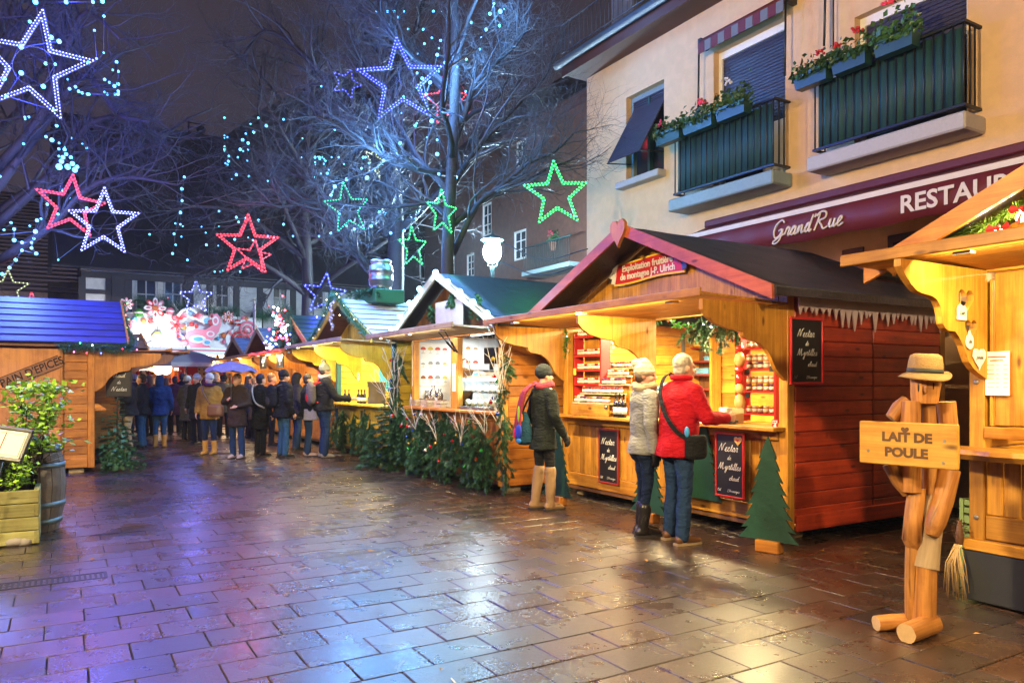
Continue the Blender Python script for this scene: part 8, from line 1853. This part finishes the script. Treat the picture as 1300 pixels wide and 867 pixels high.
G().lathe([(.001,0),(.245,0),(.245,.02),(.001,.02)], 20, (0,0,H-.07)).build('barrel_head', M_barrel, t)
# sloping menu board at the left
m0 = U(6, 563, 6.3); t = thing('menu_stand', 'black framed menu case sloping at the left edge with red ruled white sheets', 'menu stand', m0, .12); t.rotation_euler = (R(-28), R(9), .15)
W2, H2 = .30, .24
g = G(); g.box(-W2/2-.03,-.02,-H2/2-.03,W2/2+.03,.02,-H2/2,0,.005); g.box(-W2/2-.03,-.02,H2/2,W2/2+.03,.02,H2/2+.03,0,.005); g.box(-W2/2-.03,-.019,-H2/2+.001,-W2/2,.019,H2/2-.001,0,.005); g.box(W2/2,-.019,-H2/2+.001,W2/2+.03,.019,H2/2-.001,0,.005); g.build('frame', M_dark, t)
G().box(-W2/2,-.004,-H2/2,W2/2,.01,H2/2).build('menu_paper', M_paper, t)
for xa, xb, za, zb in ((-.46,.46,.40,.415),(-.46,.46,-.415,-.40),(-.46,-.445,-.399,.399),(.445,.46,-.399,.399),(-.075,-.045,-.399,.399)): G().box(W2*xa, -.0055, H2*za, W2*xb, -.0041, H2*zb).build('red_rule', M_redink, t)
G().tube([(0,.02,-.05),(0,.25,-.6)], .02, 6).build('stand_arm', M_dark, t)
# purple crates behind the shrub
q = U(34, 0, 9.4); q.z = 0; t = thing('cloth_covered_table', 'table under a purple and pink cloth behind the barrel', 'table', q, RE)
cl = plain('purple_cloth', (.22,.12,.34), .8); G().box(-.28,-.3,.0,.22,.3,.78,0,.02).build('cloth', cl, t); G().box(-.29,-.31,.781,.23,.31,.90,0,.01).build('pink_runner', plain('crimson_cloth', (.30,.02,.08), .8), t); G().box(-.28,-.306,.42,.22,-.3005,.5).build('pink_band', plain('crimson_cloth', (.30,.02,.08), .8), t)
p = GP(12, 692); g = G(); g.ball((0,0,.04), (.16,.09,.06), 9, 6); g.ball((.10,.02,.03), (.10,.07,.05), 8, 5); o = g.build('grey_stone', M_stone, None, p); tag(o, 'grey stone lying on the paving before the wooden planter', 'stone')
# ------------------------------------------------------------------ wet air, and lettering turned into meshes
def finish():
    dg = bpy.context.evaluated_depsgraph_get()
    for o in [o for o in COL.objects if o.type == 'FONT']:
        me = bpy.data.meshes.new_from_object(o.evaluated_get(dg)); n = o.name; p, l, r, s = o.parent, o.location.copy(), o.rotation_euler.copy(), tuple(o.scale)
        o.name = 'old'; bpy.data.objects.remove(o); ob(n, me, p, l, r, s)
finish()
hz = G().box(-95, -90, -1.4, 95, 95, 24).build('haze', None); hz['kind'] = 'stuff'; hz.data.materials.clear()
hm = bpy.data.materials.new('wet_air'); hm.use_nodes = True; hn = hm.node_tree; hn.nodes.remove(hn.nodes['Principled BSDF'])
pv = hn.nodes.new('ShaderNodeVolumePrincipled'); pv.inputs['Density'].default_value = 0.0006; pv.inputs['Color'].default_value = (.9,.92,1,1); pv.inputs['Anisotropy'].default_value = 0.3
hn.links.new(pv.outputs[0], hn.nodes['Material Output'].inputs['Volume']); hz.data.materials.append(hm)
